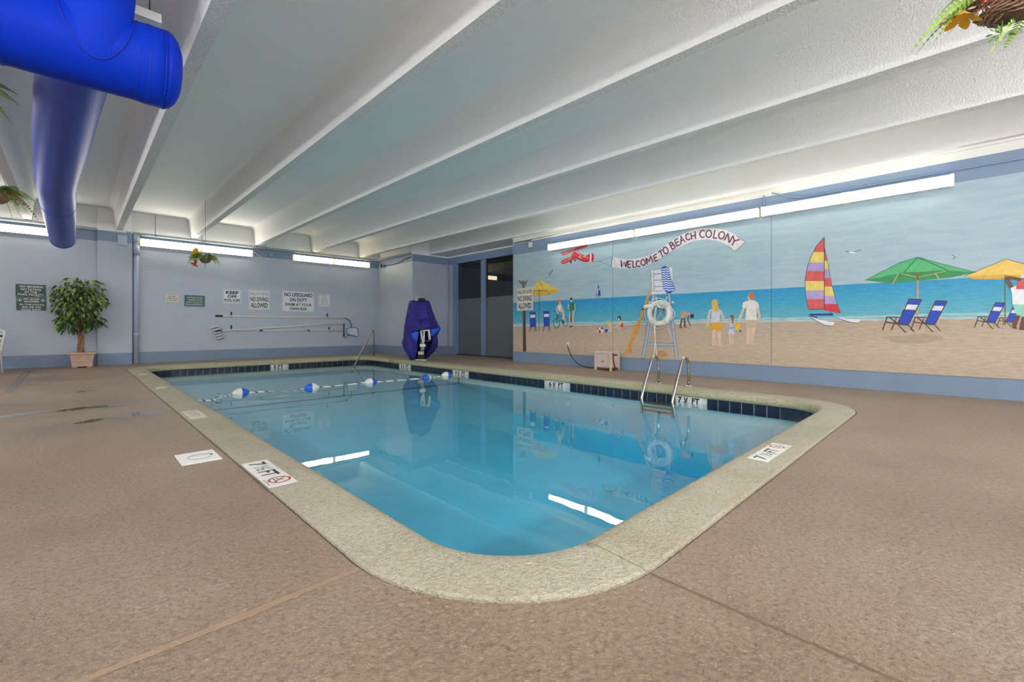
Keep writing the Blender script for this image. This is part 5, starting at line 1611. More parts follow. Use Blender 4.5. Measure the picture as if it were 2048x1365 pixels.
# ------------------------------------------------------------------ ceiling: slab and concrete ribs
bm = B(); box(bm, LW - 0.2, 9.3, NW - 0.2, FW + 0.2, ZC, ZC + 0.2)
ceiling = struct(obj('ceiling', bm, 'ceiling_paint'), 'white textured concrete ceiling with parallel ribs')
prof = [(-0.20, 0.0), (-0.135, -0.03), (-0.108, -0.10), (-0.066, -0.46), (-0.058, -0.50), (0.058, -0.50), (0.066, -0.46), (0.108, -0.10), (0.135, -0.03), (0.20, 0.0)]
for xr in (-3.74, -2.22, -0.70, 0.82, 2.32, 3.85, 5.46, 7.02):
    bm = B()
    a = [bm.verts.new((xr - 0.062 + px, NW, ZC + pz)) for px, pz in prof]
    b_ = [bm.verts.new((xr - 0.062 + px, FW + 0.01, ZC + pz)) for px, pz in prof]
    for q in range(len(prof) - 1):
        f = bm.faces.new((a[q], a[q + 1], b_[q + 1], b_[q]))
    bmesh.ops.recalc_face_normals(bm, faces=bm.faces)
    for f in bm.faces:
        if f.calc_center_median().z < ZC - 0.495:
            f.material_index = 1
    o = obj('ceiling_rib', bm, None, ceiling, mats=['ceiling_paint', 'rib_underside'])
    if sum(p.normal.z for p in o.data.polygons) > 0:
        o.data.flip_normals()
bm = B(); box(bm, 8.24, 9.3, NW, 12.35, 3.275, ZC, 0.01)
obj('edge_beam', bm, 'ceiling_paint', ceiling)
bm = B(); box(bm, RW - 0.03, RW, NW, 8.5, 3.24, 3.275)
o = struct(obj('trim_1', bm, 'pipe_white'))

# ------------------------------------------------------------------ mural
mural = thing('beach_mural', 'large painted beach mural covering the wall under the lamps', 'mural', (RW, 4.0, 0))
MO = Vector((RW, 4.0, 0))
plain_edges = (8.49, 5.405, 2.312, -0.78, -3.38)
for i in range(4):
    y1, y0 = plain_edges[i] - 0.004, plain_edges[i + 1] + 0.004
    bm = B(); box(bm, -0.012, -0.001, y0 - 4.0, y1 - 4.0, 0.268, 2.83)
    me_o = obj('mural_panel', bm, 'mural_paint', mural)
# the mural paint reads z from the panel, the panels share the mural's origin so z is the true height
def painted(name, label, polys):
    order = []
    for c, l, p in polys:
        if c not in order:
            order.append(c)
    bm = B()
    for i, (c, l, p) in enumerate(polys):
        x = -0.0128 - 0.0009 * l - 0.000004 * i
        try:
            f = bm.faces.new([bm.verts.new((x, y - 4.0, z)) for y, z in p])
            f.material_index = order.index(c)
        except Exception:
            pass
    for f in bm.faces:
        f.normal_update()
        if f.normal.x > 0:
            f.normal_flip()
    bmesh.ops.triangulate(bm, faces=[f for f in bm.faces if len(f.verts) > 4])
    o = obj(name, bm, None, mural, mats=['paint_' + c for c in order])
    if label:
        o['label'] = label
    return o
for name_, label_, polys_ in MURAL:
    painted(name_, label_, polys_)
# ================================================================== THINGS
# ------------------------------------------------------------------ fluorescent wall lamps
def lamp(label, loc, rotz, length, ht, lens='lamp_lens', group='fluorescent wall lamps', dp=0.115):
    t = thing('fluorescent_lamp', label, 'lamp', loc, group, rotz)
    h = length / 2
    bm = B(); box(bm, -h, h, -0.03, 0.0, -ht / 2, ht / 2, 0.004)
    obj('housing', bm, 'lamp_housing', t)
    for s in (-1, 1):
        x0, x1 = sorted((s * 0.045, s * (h - 0.035)))
        bm = B()
        pr = [(-0.03, -ht / 2 + 0.004), (-dp + 0.03, -ht / 2 + 0.004), (-dp, -ht / 2 + 0.03), (-dp, ht / 2 - 0.03), (-dp + 0.03, ht / 2 - 0.004), (-0.03, ht / 2 - 0.004)]
        extrude_poly(bm, [(x0, y, z) for y, z in pr], (x1 - x0, 0, 0))
        bmesh.ops.recalc_face_normals(bm, faces=bm.faces)
        for f in bm.faces:
            if (lens != 'lamp_lens_fill' and abs(f.calc_center_median().z) > ht * 0.42) or abs(f.normal.x) > 0.9 or f.normal.y > 0.9:
                f.material_index = 1      # lower lip and ends are opaque
        obj('lens', bm, None, t, mats=[lens, 'lamp_housing'])
        bm = B()
        x0, x1 = sorted((s * (h - 0.035), s * h))
        box(bm, x0, x1, -dp - 0.002, -0.03, -ht / 2, ht / 2, 0.006)
        obj('end_cap', bm, 'lamp_joint', t)
    bm = B(); box(bm, -0.045, 0.045, -dp - 0.003, -0.03, -ht / 2 + 0.002, ht / 2 - 0.002, 0.004)
    obj('joint_cover', bm, 'lamp_joint', t)
    return t
lamp('bright long fluorescent lamp above the hanging basket on the far wall', (2.41, FW - 0.005, 3.05), 0, 2.52, 0.185)
lamp('yellowish fluorescent lamp above the no lifeguard sign on the far wall', (6.04, FW - 0.005, 3.06), 0, 2.50, 0.18, 'lamp_lens_warm')
lamp('long fluorescent lamp behind the blue duct on the far wall', (-1.40, FW - 0.005, 3.06), 0, 2.52, 0.17)
lamp('fluorescent lamp above the painted catamaran on the mural wall', (RW - 0.014, 1.285, 2.857), -PI / 2, 2.31, 0.155)
lamp('fluorescent lamp above the painted banner on the mural wall', (RW - 0.014, 3.645, 2.857), -PI / 2, 2.32, 0.150)
lamp('fluorescent lamp above the painted biplane on the mural wall', (RW - 0.014, 6.02, 2.857), -PI / 2, 2.31, 0.150)
for y in (-1.5, 1.6, 8.6):  # added out of view to brighten the deck and ceiling
    lamp('added fluorescent fill lamp on the unseen left wall', (LW + 0.005, y, 3.0), PI / 2, 2.44, 0.18, 'lamp_lens_fill', group='added fill lamps on the left wall')
for x in (-2.6, 0.1, 2.8, 5.3):  # more added fill lamps, hung lower to reach the ceiling bays
    lamp('added fluorescent fill lamp on the unseen wall behind the camera', (x, NW + 0.005, 2.5), PI, 2.2, 0.18, 'lamp_lens_fill', group='added fill lamps on the near wall')

# ------------------------------------------------------------------ pipes and conduits
def pipe(name, label, pts, r, mat, cat='pipe', seg=10):
    bm = B(); tube(bm, pts, r, seg)
    return tag(obj(name, bm, mat), label, cat)
tp = thing('ceiling_pipe', 'grey horizontal pipe running along the top of the far wall', 'pipe', (0, FW - 0.10, 3.245))
bm = B(); tube(bm, [(LW + 0.05, 0, 0), (7.44, 0, 0), (7.52, -0.03, 0), (7.54, -0.12, 0), (7.54, -2.2, 0)], 0.036, 10)
obj('pipe_run', bm, 'pipe_grey', tp)
for x in (0.93, 3.98):
    bm = B(); tube(bm, [(x - 0.05, 0, 0), (x + 0.05, 0, 0)], 0.048, 12); obj('coupling', bm, 'pipe_blue', tp)
for k, x in enumerate((1.45, 2.44, 5.33, -2.0)):
    bm = B(); tube(bm, [(x, 0, -0.02), (x, 0, ZC - 3.245)], 0.006, 6); obj('hanger_rod', bm, 'steel_dark', tp)
    bm = B(); box(bm, x - 0.018, x + 0.018, -0.044, 0.044, -0.042, 0.042, 0.01); obj('hanger_clip', bm, 'pipe_grey', tp)
dp = thing('drain_pipe', 'light blue vertical drain pipe beside the pilaster', 'pipe', (1.075, FW - 0.085, 0))
bm = B(); tube(bm, [(0, 0, 0), (0, 0, 3.22)], 0.058, 16); obj('pipe_run', bm, 'pipe_paint', dp)
for z, hh in ((0.72, 0.05), (2.84, 0.12), (3.12, 0.10)):
    bm = B(); tube(bm, [(0, 0, z - hh), (0, 0, z + hh)], 0.068, 16); obj('coupling', bm, 'pipe_paint', dp)
pipe('conduit', 'thin grey wire looping between the two far wall lamps',
     bez((3.68, FW - 0.03, 3.14), (3.95, FW - 0.03, 2.9), (4.2, FW - 0.03, 2.86), (4.75, FW - 0.03, 2.95), 12), 0.010, 'pipe_white', 'cable', 6)
pipe('conduit', 'straight blue conduit between the two far wall lamps', [(3.70, FW - 0.012, 3.10), (4.75, FW - 0.012, 3.11)], 0.010, 'pipe_blue', 'conduit', 6)
jb = B(); box(jb, 4.12, 4.24, FW - 0.06, FW, 3.02, 3.15, 0.006)
tag(obj('junction_box', jb, 'pipe_blue'), 'small blue junction box between the far wall lamps', 'junction box')
jb = B(); box(jb, 0.72, 0.90, FW - 0.20, FW - 0.135, 2.92, 3.16, 0.006)
tag(obj('junction_box', jb, 'pipe_paint'), 'pale blue box on top of the pilaster', 'junction box')
# corner camera-like fitting with cable on the block
cf = thing('cable_clip', 'dark cable fitting in the corner by the projecting wall block', 'cable fitting', (7.56, 14.2, 3.02))
bm = B(); box(bm, -0.03, 0.05, -0.06, 0.06, -0.05, 0.05, 0.012); obj('clip_body', bm, 'white_plastic', cf)
bm = B(); lathe(bm, [(0.0, -0.06), (0.03, -0.05), (0.035, 0.0), (0.02, 0.05), (0, 0.055)], 12, (-0.05, -0.08, 0)); obj('bulb', bm, 'black_rubber', cf)
bm = B(); tube(bm, bez((0.03, -0.05, 0), (0.03, -0.7, -0.02), (0.03, -1.1, -0.04), (0.03, -1.4, 0.08), 10) + [Vector((0.03, -1.85, 0.12))], 0.009, 6); obj('cable', bm, 'black_rubber', cf)
# mural wall conduits
pipe('conduit', 'blue conduit above the lamp over the catamaran', bez((RW - 0.02, 2.30, 3.16), (RW - 0.02, 2.15, 3.12), (RW - 0.02, 2.05, 2.995), (RW - 0.02, 1.75, 2.995), 8) + [Vector((RW - 0.02, -3.3, 3.0))], 0.012, 'pipe_blue', 'conduit', 8)
pipe('conduit', 'white conduit along the top of the mural wall', [(RW - 0.02, 8.45, 3.165), (RW - 0.02, 2.3, 3.165)], 0.014, 'pipe_white', 'conduit', 8)
bm = B(); tube(bm, [(RW - 0.02, 2.42, 3.16), (RW - 0.02, 2.42, 2.93)], 0.010, 6)
tag(obj('conduit', bm, 'pipe_blue'), 'short blue conduit dropping to the lamp over the catamaran', 'conduit')
sb = thing('sensor_box', 'small white sensor box high on the mural wall near the doors', 'sensor', (RW, 7.84, 3.03))
bm = B(); box(bm, -0.06, 0, -0.045, 0.045, -0.075, 0.06, 0.008); obj('sensor_body', bm, 'white_plastic', sb)
bm = B(); tube(bm, [(-0.03, 0, 0.05), (-0.03, 0, 0.14)], 0.012, 8); obj('stem', bm, 'steel_dark', sb)
bm = B(); tube(bm, [(-0.03, 0, 0.115)] + [(-0.045, 0.15 * k, 0.115 - 0.012 * (k % 2)) for k in range(1, 5)], 0.007, 6); obj('cable', bm, 'black_rubber', sb)
# conduit on the recess corner by the doors
pipe('conduit', 'pale vertical conduit in the corner beside the glass doors', [(8.955, 12.27, 0.28), (8.955, 12.27, 3.1)], 0.022, 'pipe_paint', 'conduit', 10)

# ------------------------------------------------------------------ blue fabric air duct
duct = thing('air_duct', 'big blue fabric air duct with tee and long drooping branch', 'air duct', (0, 4.22, 2.845))
HR = 0.266
bm = B()
prof = [(-4.15, HR), (-1.0, HR), (-0.52, HR * 1.0), (-0.47, HR * 1.025), (-0.36, HR * 1.025), (-0.31, HR), (0.0, HR * 1.01), (0.30, HR * 0.99), (0.38, HR * 1.02), (0.47, HR * 1.02)]
tube(bm, [(x, 0, 0) for x, r in prof], [r for x, r in prof], 40)
head = obj('header_tube', bm, 'duct_fabric', duct)
bm = B()
cap = [(0.465, HR * 1.0), (0.48, HR * 1.015), (0.51, HR * 0.97), (0.54, HR * 0.84), (0.565, HR * 0.6), (0.575, HR * 0.3), (0.578, 0.02)]
tube(bm, [(x, 0, 0) for x, r in cap], [r for x, r in cap], 40)
cap_o = obj('end_cap', bm, 'duct_fabric', duct)
for x in (-0.50, -0.335, 0.305, 0.37, 0.458, 0.485):
    bm = B(); tube(bm, arc_pts((x, 0, 0), HR * ((0.995 if x == 0.305 else 1.02) if x < 0.48 else 1.012), 0, 2 * PI, 48, 'yz')[:-1], 0.0025, 6, closed=True)
    obj('seam', bm, 'duct_seam', head if x < 0.4 else cap_o)
# little gathers on the cap
bm = B()
for k in range(44):
    a = 2 * PI * k / 44
    pts = [(0.47 + 0.022 * q, HR * (1.025 - 0.05 * q * q) * math.cos(a + 0.02 * q), HR * (1.025 - 0.05 * q * q) * math.sin(a + 0.02 * q)) for q in range(3)]
    tube(bm, pts, [0.004, 0.005, 0.002], 5)
g = obj('gathers', bm, 'duct_fabric', cap_o); g['kind'] = 'stuff'
# riser
bm = B()
RX, RY, RR = 0.096, -0.10, 0.19
NR = 48
HS = HR * 1.012
def saddle(a):
    x_, y_ = RX + RR * math.cos(a), RY + RR * math.sin(a)
    s_ = max(0.0, -math.sin(a))
    zt = math.sqrt(max(0.0, HS * HS - min(y_ * y_, HS * HS)))
    zf = 0.24 - 0.40 * s_
    z_ = min(zt, zf) if s_ > 0 else zt
    yy = -math.sqrt(max(0.0, HS * HS - z_ * z_)) if s_ > 0.05 else y_
    return Vector((x_, max(yy, y_) if s_ > 0.05 and y_ < yy else min(yy, y_) if s_ > 0.05 else y_, z_))
rings = []
base = [saddle(2 * PI * k / NR) for k in range(NR)]
ztop = ZC - 2.845 - 0.004
for lv, (t_, rr_) in enumerate(((0, 1.0), (0.12, 1.05), (0.3, 1.09), (0.55, 1.08), (0.62, 1.05), (0.66, 1.03), (0.72, 1.06), (1.0, 1.06))):
    ring = []
    for k in range(NR):
        a_ = 2 * PI * k / NR
        p = base[k]
        if lv == 0:
            ring.append(bm.verts.new(p))
        else:
            q = Vector((RX + RR * rr_ * math.cos(a_) + 0.004 * math.sin(6 * a_ + 9 * t_), RY + RR * rr_ * math.sin(a_), p.z + (ztop - p.z) * t_))
            ring.append(bm.verts.new(q))
    rings.append(ring)
for a, b_ in zip(rings, rings[1:]):
    for k in range(NR):
        f = bm.faces.new((a[k], a[(k + 1) % NR], b_[(k + 1) % NR], b_[k])); f.smooth = True
bmesh.ops.recalc_face_normals(bm, faces=bm.faces)
riser = obj('riser_tube', bm, 'duct_fabric', duct)
bm = B(); tube(bm, [p + Vector((0, -0.002, 0)) for p in base], 0.003, 6, closed=True)
obj('saddle_seam', bm, 'duct_seam', riser)
for z in (0.60, 0.66):
    bm = B(); tube(bm, arc_pts((RX, RY, z), RR * 1.055, 0, 2 * PI, 40, 'xy')[:-1], 0.003, 6, closed=True)
    obj('seam', bm, 'duct_seam', riser)
# long branch
bm = B()
LP = []
NL = 40
for i in range(NL + 1):
    t = i / NL
    y = 0.1 + (8.9 - 0.1) * t
    x = 0.02 - 0.20 * min(1, t * 2.2) ** 0.8 * (1 if t < 0.45 else 1) - 0.02 * t
    r = 0.195 + 0.014 * math.sin(PI * min(1, t * 2.5)) 
    LP.append((x, y, -0.02 - 0.09 * t, r))
tube(bm, [(p[0], p[1], p[2]) for p in LP], [p[3] for p in LP], 36, cap=False)
e = LP[-1]
tube(bm, [(e[0], e[1] + d_, e[2]) for d_ in (0, 0.015, 0.025, 0.03)], [e[3], e[3] * 0.93, e[3] * 0.7, 0.01], 36)
branch = obj('branch_tube', bm, 'duct_fabric_long', duct)
for t in (0.60, 0.985):
    i = int(t * NL); p = LP[i]
    bm = B(); tube(bm, arc_pts((p[0], p[1], p[2]), p[3] + 0.001, 0, 2 * PI, 40, 'xz')[:-1], 0.0035, 6, closed=True)
    obj('seam', bm, 'duct_seam', branch)
# white support channel by the riser
ch = thing('support_channel', 'white metal support channel under the ceiling behind the blue riser', 'support bar', (0.36, 4.45, 3.33))
bm = B(); box(bm, -0.35, 0.12, -0.04, 0.04, -0.035, 0.035, 0.004); obj('channel', bm, 'white_plastic', ch)
for x in (-0.28, 0.05):
    bm = B(); tube(bm, [(x, 0, 0.03), (x, 0, ZC - 3.33)], 0.006, 6); obj('hanger_rod', bm, 'steel_dark', ch)

# ------------------------------------------------------------------ signs on the far wall
def sign(label, x0, x1, z0, z1, mat, lines, border=None, y=FW, group=None, screws=False, extra=None):
    t = thing('wall_sign', label, 'sign', ((x0 + x1) / 2, y, (z0 + z1) / 2), group)
    W_, H_ = x1 - x0, z1 - z0
    bm = B(); box(bm, -W_ / 2, W_ / 2, -0.008, 0, -H_ / 2, H_ / 2, 0.001)
    obj('panel', bm, mat, t)
    sign_face(t, W_, H_, lines, border, screws, lambda a, b2: (a, -0.0085, b2), (1, 0, 0), (0, 0, 1))
    return t
def sign_face(t, W_, H_, lines, border, screws, F_, right, up):
    for s, cx, cy, wd, ht, mat, bold in lines:
        text_obj('lettering', s, wd * W_, ht * H_, mat, frameM(F_(cx * W_, cy * H_), right, up), t, bold)
    if border:
        bm = B()
        a, b2, th = W_ * 0.47, H_ * 0.46, 0.006
        for q in (((-a, -b2), (a, -b2), (a, -b2 + th), (-a, -b2 + th)), ((-a, b2 - th), (a, b2 - th), (a, b2), (-a, b2)), ((-a, -b2), (-a + th, -b2), (-a + th, b2), (-a, b2)), ((a - th, -b2), (a, -b2), (a, b2), (a - th, b2))):
            bm.faces.new([bm.verts.new(F_(u, v)) for u, v in q])
        obj('border', bm, border, t)
    if screws:
        for sx in (-1, 1):
            for sz in (-1, 1):
                bm = B()
                c = F_(sx * (W_ / 2 - 0.02), sz * (H_ / 2 - 0.02))
                bmesh.ops.create_icosphere(bm, subdivisions=1, radius=0.008, matrix=Matrix.Translation(c))
                obj('screw', bm, 'ink_rust', t)
K, NV, WT, RU, GY = 'ink_black', 'ink_navy', 'ink_white', 'ink_rust', 'ink_grey'
sign('white sign with navy and black letters saying no lifeguard on duty', 4.505, 5.44, 1.40, 2.02, 'sign_white', [
    ('NO LIFEGUARD', 0, 0.33, 0.90, 0.19, NV, 0.03), ('ON DUTY', 0, 0.08, 0.56, 0.18, NV, 0.03), ('SWIM AT YOUR', 0, -0.16, 0.84, 0.15, K, 0.025), ('OWN RISK', 0, -0.37, 0.56, 0.15, K, 0.025)], screws=True)
sign('white shallow water no diving sign hung on the far wall', 3.586, 4.15, 1.43, 2.0, 'sign_white', [
    ('SHALLOW WATER', 0, 0.31, 0.86, 0.14, GY, 0.0), ('NO DIVING', 0, 0.03, 0.84, 0.23, K, 0.025), ('ALLOWED', 0, -0.28, 0.80, 0.25, K, 0.03)], border=GY)
sign('white keep off pool rope sign above the cleaning poles', 2.95, 3.40, 1.583, 1.988, 'sign_white', [
    ('KEEP', 0, 0.26, 0.70, 0.22, K, 0.04), ('OFF', 0, -0.01, 0.52, 0.2, K, 0.04), ('POOL ROPE', 0, -0.28, 0.84, 0.21, K, 0.03)], border=GY)
sign('small white proper swim wear required sign with brown border', 1.655, 1.957, 1.557, 1.766, 'sign_cream', [
    ('PROPER', 0, 0.24, 0.56, 0.17, K, 0.02), ('SWIM WEAR', 0, 0.0, 0.74, 0.17, K, 0.02), ('REQUIRED', 0, -0.25, 0.72, 0.17, K, 0.02)], border=RU)
sign('small green sign about pool water temperature', 2.071, 2.524, 1.471, 1.769, 'sign_teal', [
    ('SWIMMING POOL', 0, 0.30, 0.80, 0.13, WT, 0.0), ('TEMPERATURE', 0, 0.09, 0.72, 0.13, WT, 0.0), ('MAINTAINED AT', 0, -0.12, 0.82, 0.13, WT, 0.0), ('82-86 DEGREES F', 0, -0.33, 0.86, 0.13, WT, 0.0)])
sign('small white rules sign beside the no lifeguard sign', 5.574, 5.966, 1.577, 1.982, 'sign_white', [
    ('NO', 0, 0.33, 0.2, 0.10, K, 0.0), ('ROUGH', 0, 0.17, 0.42, 0.08, GY, 0.0), ('HOUSING', 0, 0.05, 0.5, 0.08, GY, 0.0), ('RAFTS, BALLS', 0, -0.07, 0.66, 0.08, GY, 0.0), ('OR FLOATS', 0, -0.19, 0.56, 0.08, GY, 0.0), ('ALLOWED IN POOL', 0, -0.33, 0.84, 0.08, K, 0.0)], border=RU, screws=True)
sign('upper green sign saying no smoking and no eating', -0.95, -0.487, 1.585, 1.866, 'sign_green', [
    ('NO SMOKING', 0.02, 0.32, 0.78, 0.15, WT, 0.02), ('NO EATING', 0, 0.1, 0.66, 0.15, WT, 0.02), ('IN THE', 0, -0.11, 0.40, 0.14, WT, 0.02), ('POOL FACILITY', 0, -0.31, 0.86, 0.15, WT, 0.02), ('THANK YOU', 0.28, -0.45, 0.32, 0.06, WT, 0.0)])
gs = sign('lower green sign saying no glass allowed on the pool deck', -0.94, -0.483, 1.284, 1.580, 'sign_green', [
    ('NO GLASS', 0, 0.37, 0.52, 0.14, WT, 0.02), ('ALLOWED', 0, 0.18, 0.52, 0.14, WT, 0.02), ('IN THE POOLS,', 0.03, -0.06, 0.84, 0.13, WT, 0.02), ('SPA OR ON', 0, -0.25, 0.62, 0.13, WT, 0.02), ('POOL DECK', 0, -0.43, 0.66, 0.11, WT, 0.02)])
for sx in (-1, 1):
    bm = B()
    tube(bm, [(sx * 0.175 + 0.036 * math.cos(a), -0.0095, 0.085 + 0.030 * math.sin(a)) for a in [2 * PI * k / 20 for k in range(20)]], 0.003, 4, closed=True)
    bm.faces.new([bm.verts.new((sx * 0.175 + u, -0.0095, 0.085 + v)) for u, v in ((-0.012, -0.02), (0.014, -0.02), (0.01, 0.004), (0.003, 0.012), (0.003, 0.022), (-0.003, 0.022), (-0.003, 0.012), (-0.01, 0.004))])
    obj('bottle_symbol', bm, 'ink_white', gs)
sign('tiny notice above the covered pool lift', 7.72, 8.0, 1.70, 1.885, 'sign_white', [
    ('POOL LIFT', 0, 0.3, 0.7, 0.2, GY, 0.0), ('FOR USE BY', 0, 0.02, 0.8, 0.16, GY, 0.0), ('GUESTS', 0, -0.28, 0.55, 0.2, K, 0.02)], y=12.30)
# sign on the painted post of the mural
ms = thing('wall_sign', 'cream shallow water no diving sign on the painted mural post', 'sign', (RW - 0.022, 8.045, 1.638))
bm = B(); box(bm, -0.008, 0, -0.29, 0.29, -0.295, 0.295, 0.001); obj('panel', bm, 'sign_cream', ms)
sign_face(ms, 0.58, 0.59, [('SHALLOW WATER', 0, 0.32, 0.88, 0.16, K, 0.015), ('NO DIVING', 0, 0.03, 0.86, 0.24, NV, 0.03), ('ALLOWED', 0, -0.29, 0.82, 0.25, NV, 0.03)], RU, False, lambda a, b2: (-0.0085, -a, b2), (0, -1, 0), (0, 0, 1))

# ------------------------------------------------------------------ cleaning poles on hooks
def hook(x, z, label, group='pole hooks'):
    t = thing('pole_hook', label, 'hook', (x, FW, z), group)
    bm = B(); box(bm, -0.02, 0.02, -0.012, 0, 0.0, 0.12, 0.004); obj('back_plate', bm, 'black_rubber', t)
    bm = B(); tube(bm, [(0, -0.01, 0.04)] + arc_pts((0, -0.055, 0.0), 0.045, PI / 6, -PI * 1.0, 8, 'yz'), 0.007, 6); obj('hook_arm', bm, 'hook_orange', t)
hook(3.152, 1.225, 'black hook near the grip end of the upper skimmer pole')
hook(5.862, 1.235, 'black hook near the bent end of the upper skimmer pole')
hook(3.152, 0.845, 'black hook beside the striped brush head')
hook(5.927, 0.80, 'black hook beside the tee shaped vacuum head')
# upper pole with bent dark tip
po = thing('leaf_skimmer', 'white pole with black grip and blue framed leaf net', 'pool skimmer', (2.76, FW - 0.055, 1.225))
bm = B(); tube(bm, [(0.15, 0, 0), (3.66, 0, -0.02)], 0.019, 10); obj('pole', bm, 'white_plastic', po)
bm = B(); tube(bm, [(0.0, 0, 0), (0.17, 0, 0)], 0.025, 10); obj('grip', bm, 'black_rubber', po)
bm = B(); tube(bm, bez((3.64, 0, -0.02), (3.82, 0, -0.02), (3.88, 0, -0.14), (3.90, 0, -0.32), 10), 0.013, 8); obj('bent_neck', bm, 'chair_navy', po)
net = [(3.74, -0.36), (3.98, -0.33), (4.10, -0.36), (4.13, -0.58), (4.08, -0.635), (3.78, -0.56), (3.73, -0.5)]
bm = B(); tube(bm, [(x, -0.02, z) for x, z in net], 0.011, 8, closed=True); obj('net_frame', bm, 'blue_plastic', po)
bm = B(); extrude_poly(bm, [(x, -0.012, z) for x, z in net], (0, 0.006, 0)); bmesh.ops.recalc_face_normals(bm, faces=bm.faces); obj('net', bm, 'net_mesh', po)
bm = B(); tube(bm, [(3.85, -0.01, -0.57), (3.74, -0.01, -0.62), (3.66, -0.01, -0.70)], 0.009, 6); obj('brace', bm, 'steel_dark', po)
# lower brush pole
br = thing('pool_brush', 'white pole with striped brush head crossing below the skimmer pole', 'pool brush', (2.87, FW - 0.10, 0.81))
bm = B(); tube(bm, [(0, 0, 0), (3.57, -0.02, 0.235)], 0.018, 10); obj('pole', bm, 'white_plastic', br)
bm = B(); box(bm, -0.12, 0.05, -0.015, 0.015, -0.03, 0.03, 0.008); obj('bracket', bm, 'black_rubber', br)
for k in range(5):
    bx, bz = -0.16 + 0.035 * k, 0.10 - 0.075 * k
    bm = B(); extrude_poly(bm, [(bx - 0.05, -0.03, bz - 0.035), (bx + 0.09, -0.03, bz + 0.01), (bx + 0.08, -0.03, bz + 0.04), (bx - 0.06, -0.03, bz - 0.005)], (0, 0.045, 0))
    bmesh.ops.recalc_face_normals(bm, faces=bm.faces); o = obj('bristle_row', bm, 'white_plastic', br)
    bm = B(); tube(bm, [(bx - 0.06, -0.03, bz - 0.045), (bx + 0.10, -0.03, bz + 0.0)], 0.008, 6); obj('bristle_backing', bm, 'black_rubber', o)
va = thing('vacuum_pole', 'grey white telescopic pole with dark tee shaped vacuum head', 'vacuum pole', (2.95, FW - 0.05, 0.80))
bm = B(); tube(bm, [(0, 0, 0.02), (1.9, 0, 0.01)], 0.018, 10); obj('pole', bm, 'white_plastic', va)
bm = B(); tube(bm, [(1.0, -0.004, 0.012), (2.3, -0.004, 0.005)], 0.020, 10); obj('sleeve', bm, 'lamp_housing', va)
bm = B(); tube(bm, [(1.9, 0, 0.01), (3.46, 0, -0.005)], 0.018, 10); obj('pole', bm, 'white_plastic', va)
for x in (0.95, 2.3):
    bm = B(); tube(bm, [(x - 0.04, -0.002, 0.01), (x + 0.04, -0.002, 0.01)], 0.025, 10); obj('cam_lock', bm, 'steel_dark', va)
bm = B(); box(bm, 3.44, 3.475, -0.03, 0.03, -0.22, 0.21, 0.008); obj('vacuum_head', bm, 'chair_navy', va)
bm = B(); box(bm, 3.47, 3.495, -0.03, 0.03, -0.19, 0.19, 0.004); obj('brush_strip', bm, 'white_plastic', va)

# ------------------------------------------------------------------ pool ladder
lad = thing('pool_ladder', 'stainless steel pool ladder with two curved handrails', 'ladder', (6.70, 3.235, 0.0))
for dy in (-0.245, 0.245):
    pts = [(0, dy, 0.0), (0, dy, 0.30)] + arc_pts((-0.13, dy, 0.32), 0.13, 0, PI * 0.80, 9, 'xz') + bez((-0.265, dy, 0.34), (-0.42, dy, 0.08), (-0.53, dy, -0.08), (-0.535, dy, -0.22), 10) + [Vector((-0.53, dy, -0.40))]
    bm = B(); tube(bm, pts, 0.023, 12); obj('handrail', bm, 'steel', lad)
    bm = B(); lathe(bm, [(0.024, 0.02), (0.04, 0.018), (0.06, 0.004), (0.062, 0.0)], 18, (0, dy, 0.012)); obj('escutcheon', bm, 'steel', lad)
for z in (-0.225, -0.285, -0.34):
    bm = B(); box(bm, -0.56, -0.47, -0.235, 0.235, z - 0.010, z + 0.010, 0.003); obj('tread', bm, 'steel_dark', lad)
# ------------------------------------------------------------------ corner grab rail
gr = thing('grab_rail', 'single slanted stainless grab rail in the shallow corner', 'handrail', (6.66, 12.99, 0.0))
d2 = Vector((5.43 - 6.66, 11.73 - 12.99, 0)); L2 = d2.length; d2.normalize()
def gp(s, z): return (d2.x * s, d2.y * s, z)
pts = [gp(0, 0), gp(0, 0.66)] + [gp(0.13 - 0.13 * math.cos(a), 0.68 + 0.13 * math.sin(a)) for a in [PI * 0.72 * k / 8 for k in range(1, 9)]] + [gp(L2, -0.185), gp(L2 + 0.2, -0.33)]
bm = B(); tube(bm, pts, 0.024, 12); obj('rail', bm, 'steel', gr)
bm = B(); lathe(bm, [(0.024, 0.02), (0.04, 0.018), (0.06, 0.004), (0.062, 0.0)], 18, (0, 0, 0.001)); obj('escutcheon', bm, 'steel', gr)

# ------------------------------------------------------------------ floating rope
rope = thing('float_rope', 'floating lane rope with blue and white egg shaped floats', 'pool rope', (PX0, 8.25, WATER))
rp_ = [(0.0, -0.05, 0.03), (0.2, -0.20, 0.005), (0.42, -0.28, 0.0), (0.56, -0.08, 0.0), (0.74, 0.12, 0.0), (0.87, 0.17, 0.012), (1.2, 0.13, 0.0), (1.6, 0.03, -0.02), (1.96, 0.0, 0.012), (2.5, 0.03, 0.0), (3.1, 0.0, 0.012), (3.7, -0.04, 0.0), (4.30, -0.1, 0.012), (4.6, -0.06, 0.0), (4.91, -0.02, 0.012), (5.15, 0.0, 0.0), (PX1 - PX0 - 0.02, 0.02, 0.05)]
def dense(P_, k=10):
    P_ = [Vector(p) for p in P_]; out = []
    for i in range(len(P_) - 1):
        a = P_[max(0, i - 1)]; b2 = P_[i]; c = P_[i + 1]; d = P_[min(len(P_) - 1, i + 2)]
        for q in range(k):
            t = q / k
            out.append(0.5 * ((2 * b2) + (c - a) * t + (2 * a - 5 * b2 + 4 * c - d) * t * t + (3 * b2 - a - 3 * c + d) * t ** 3))
    out.append(P_[-1])
    return out
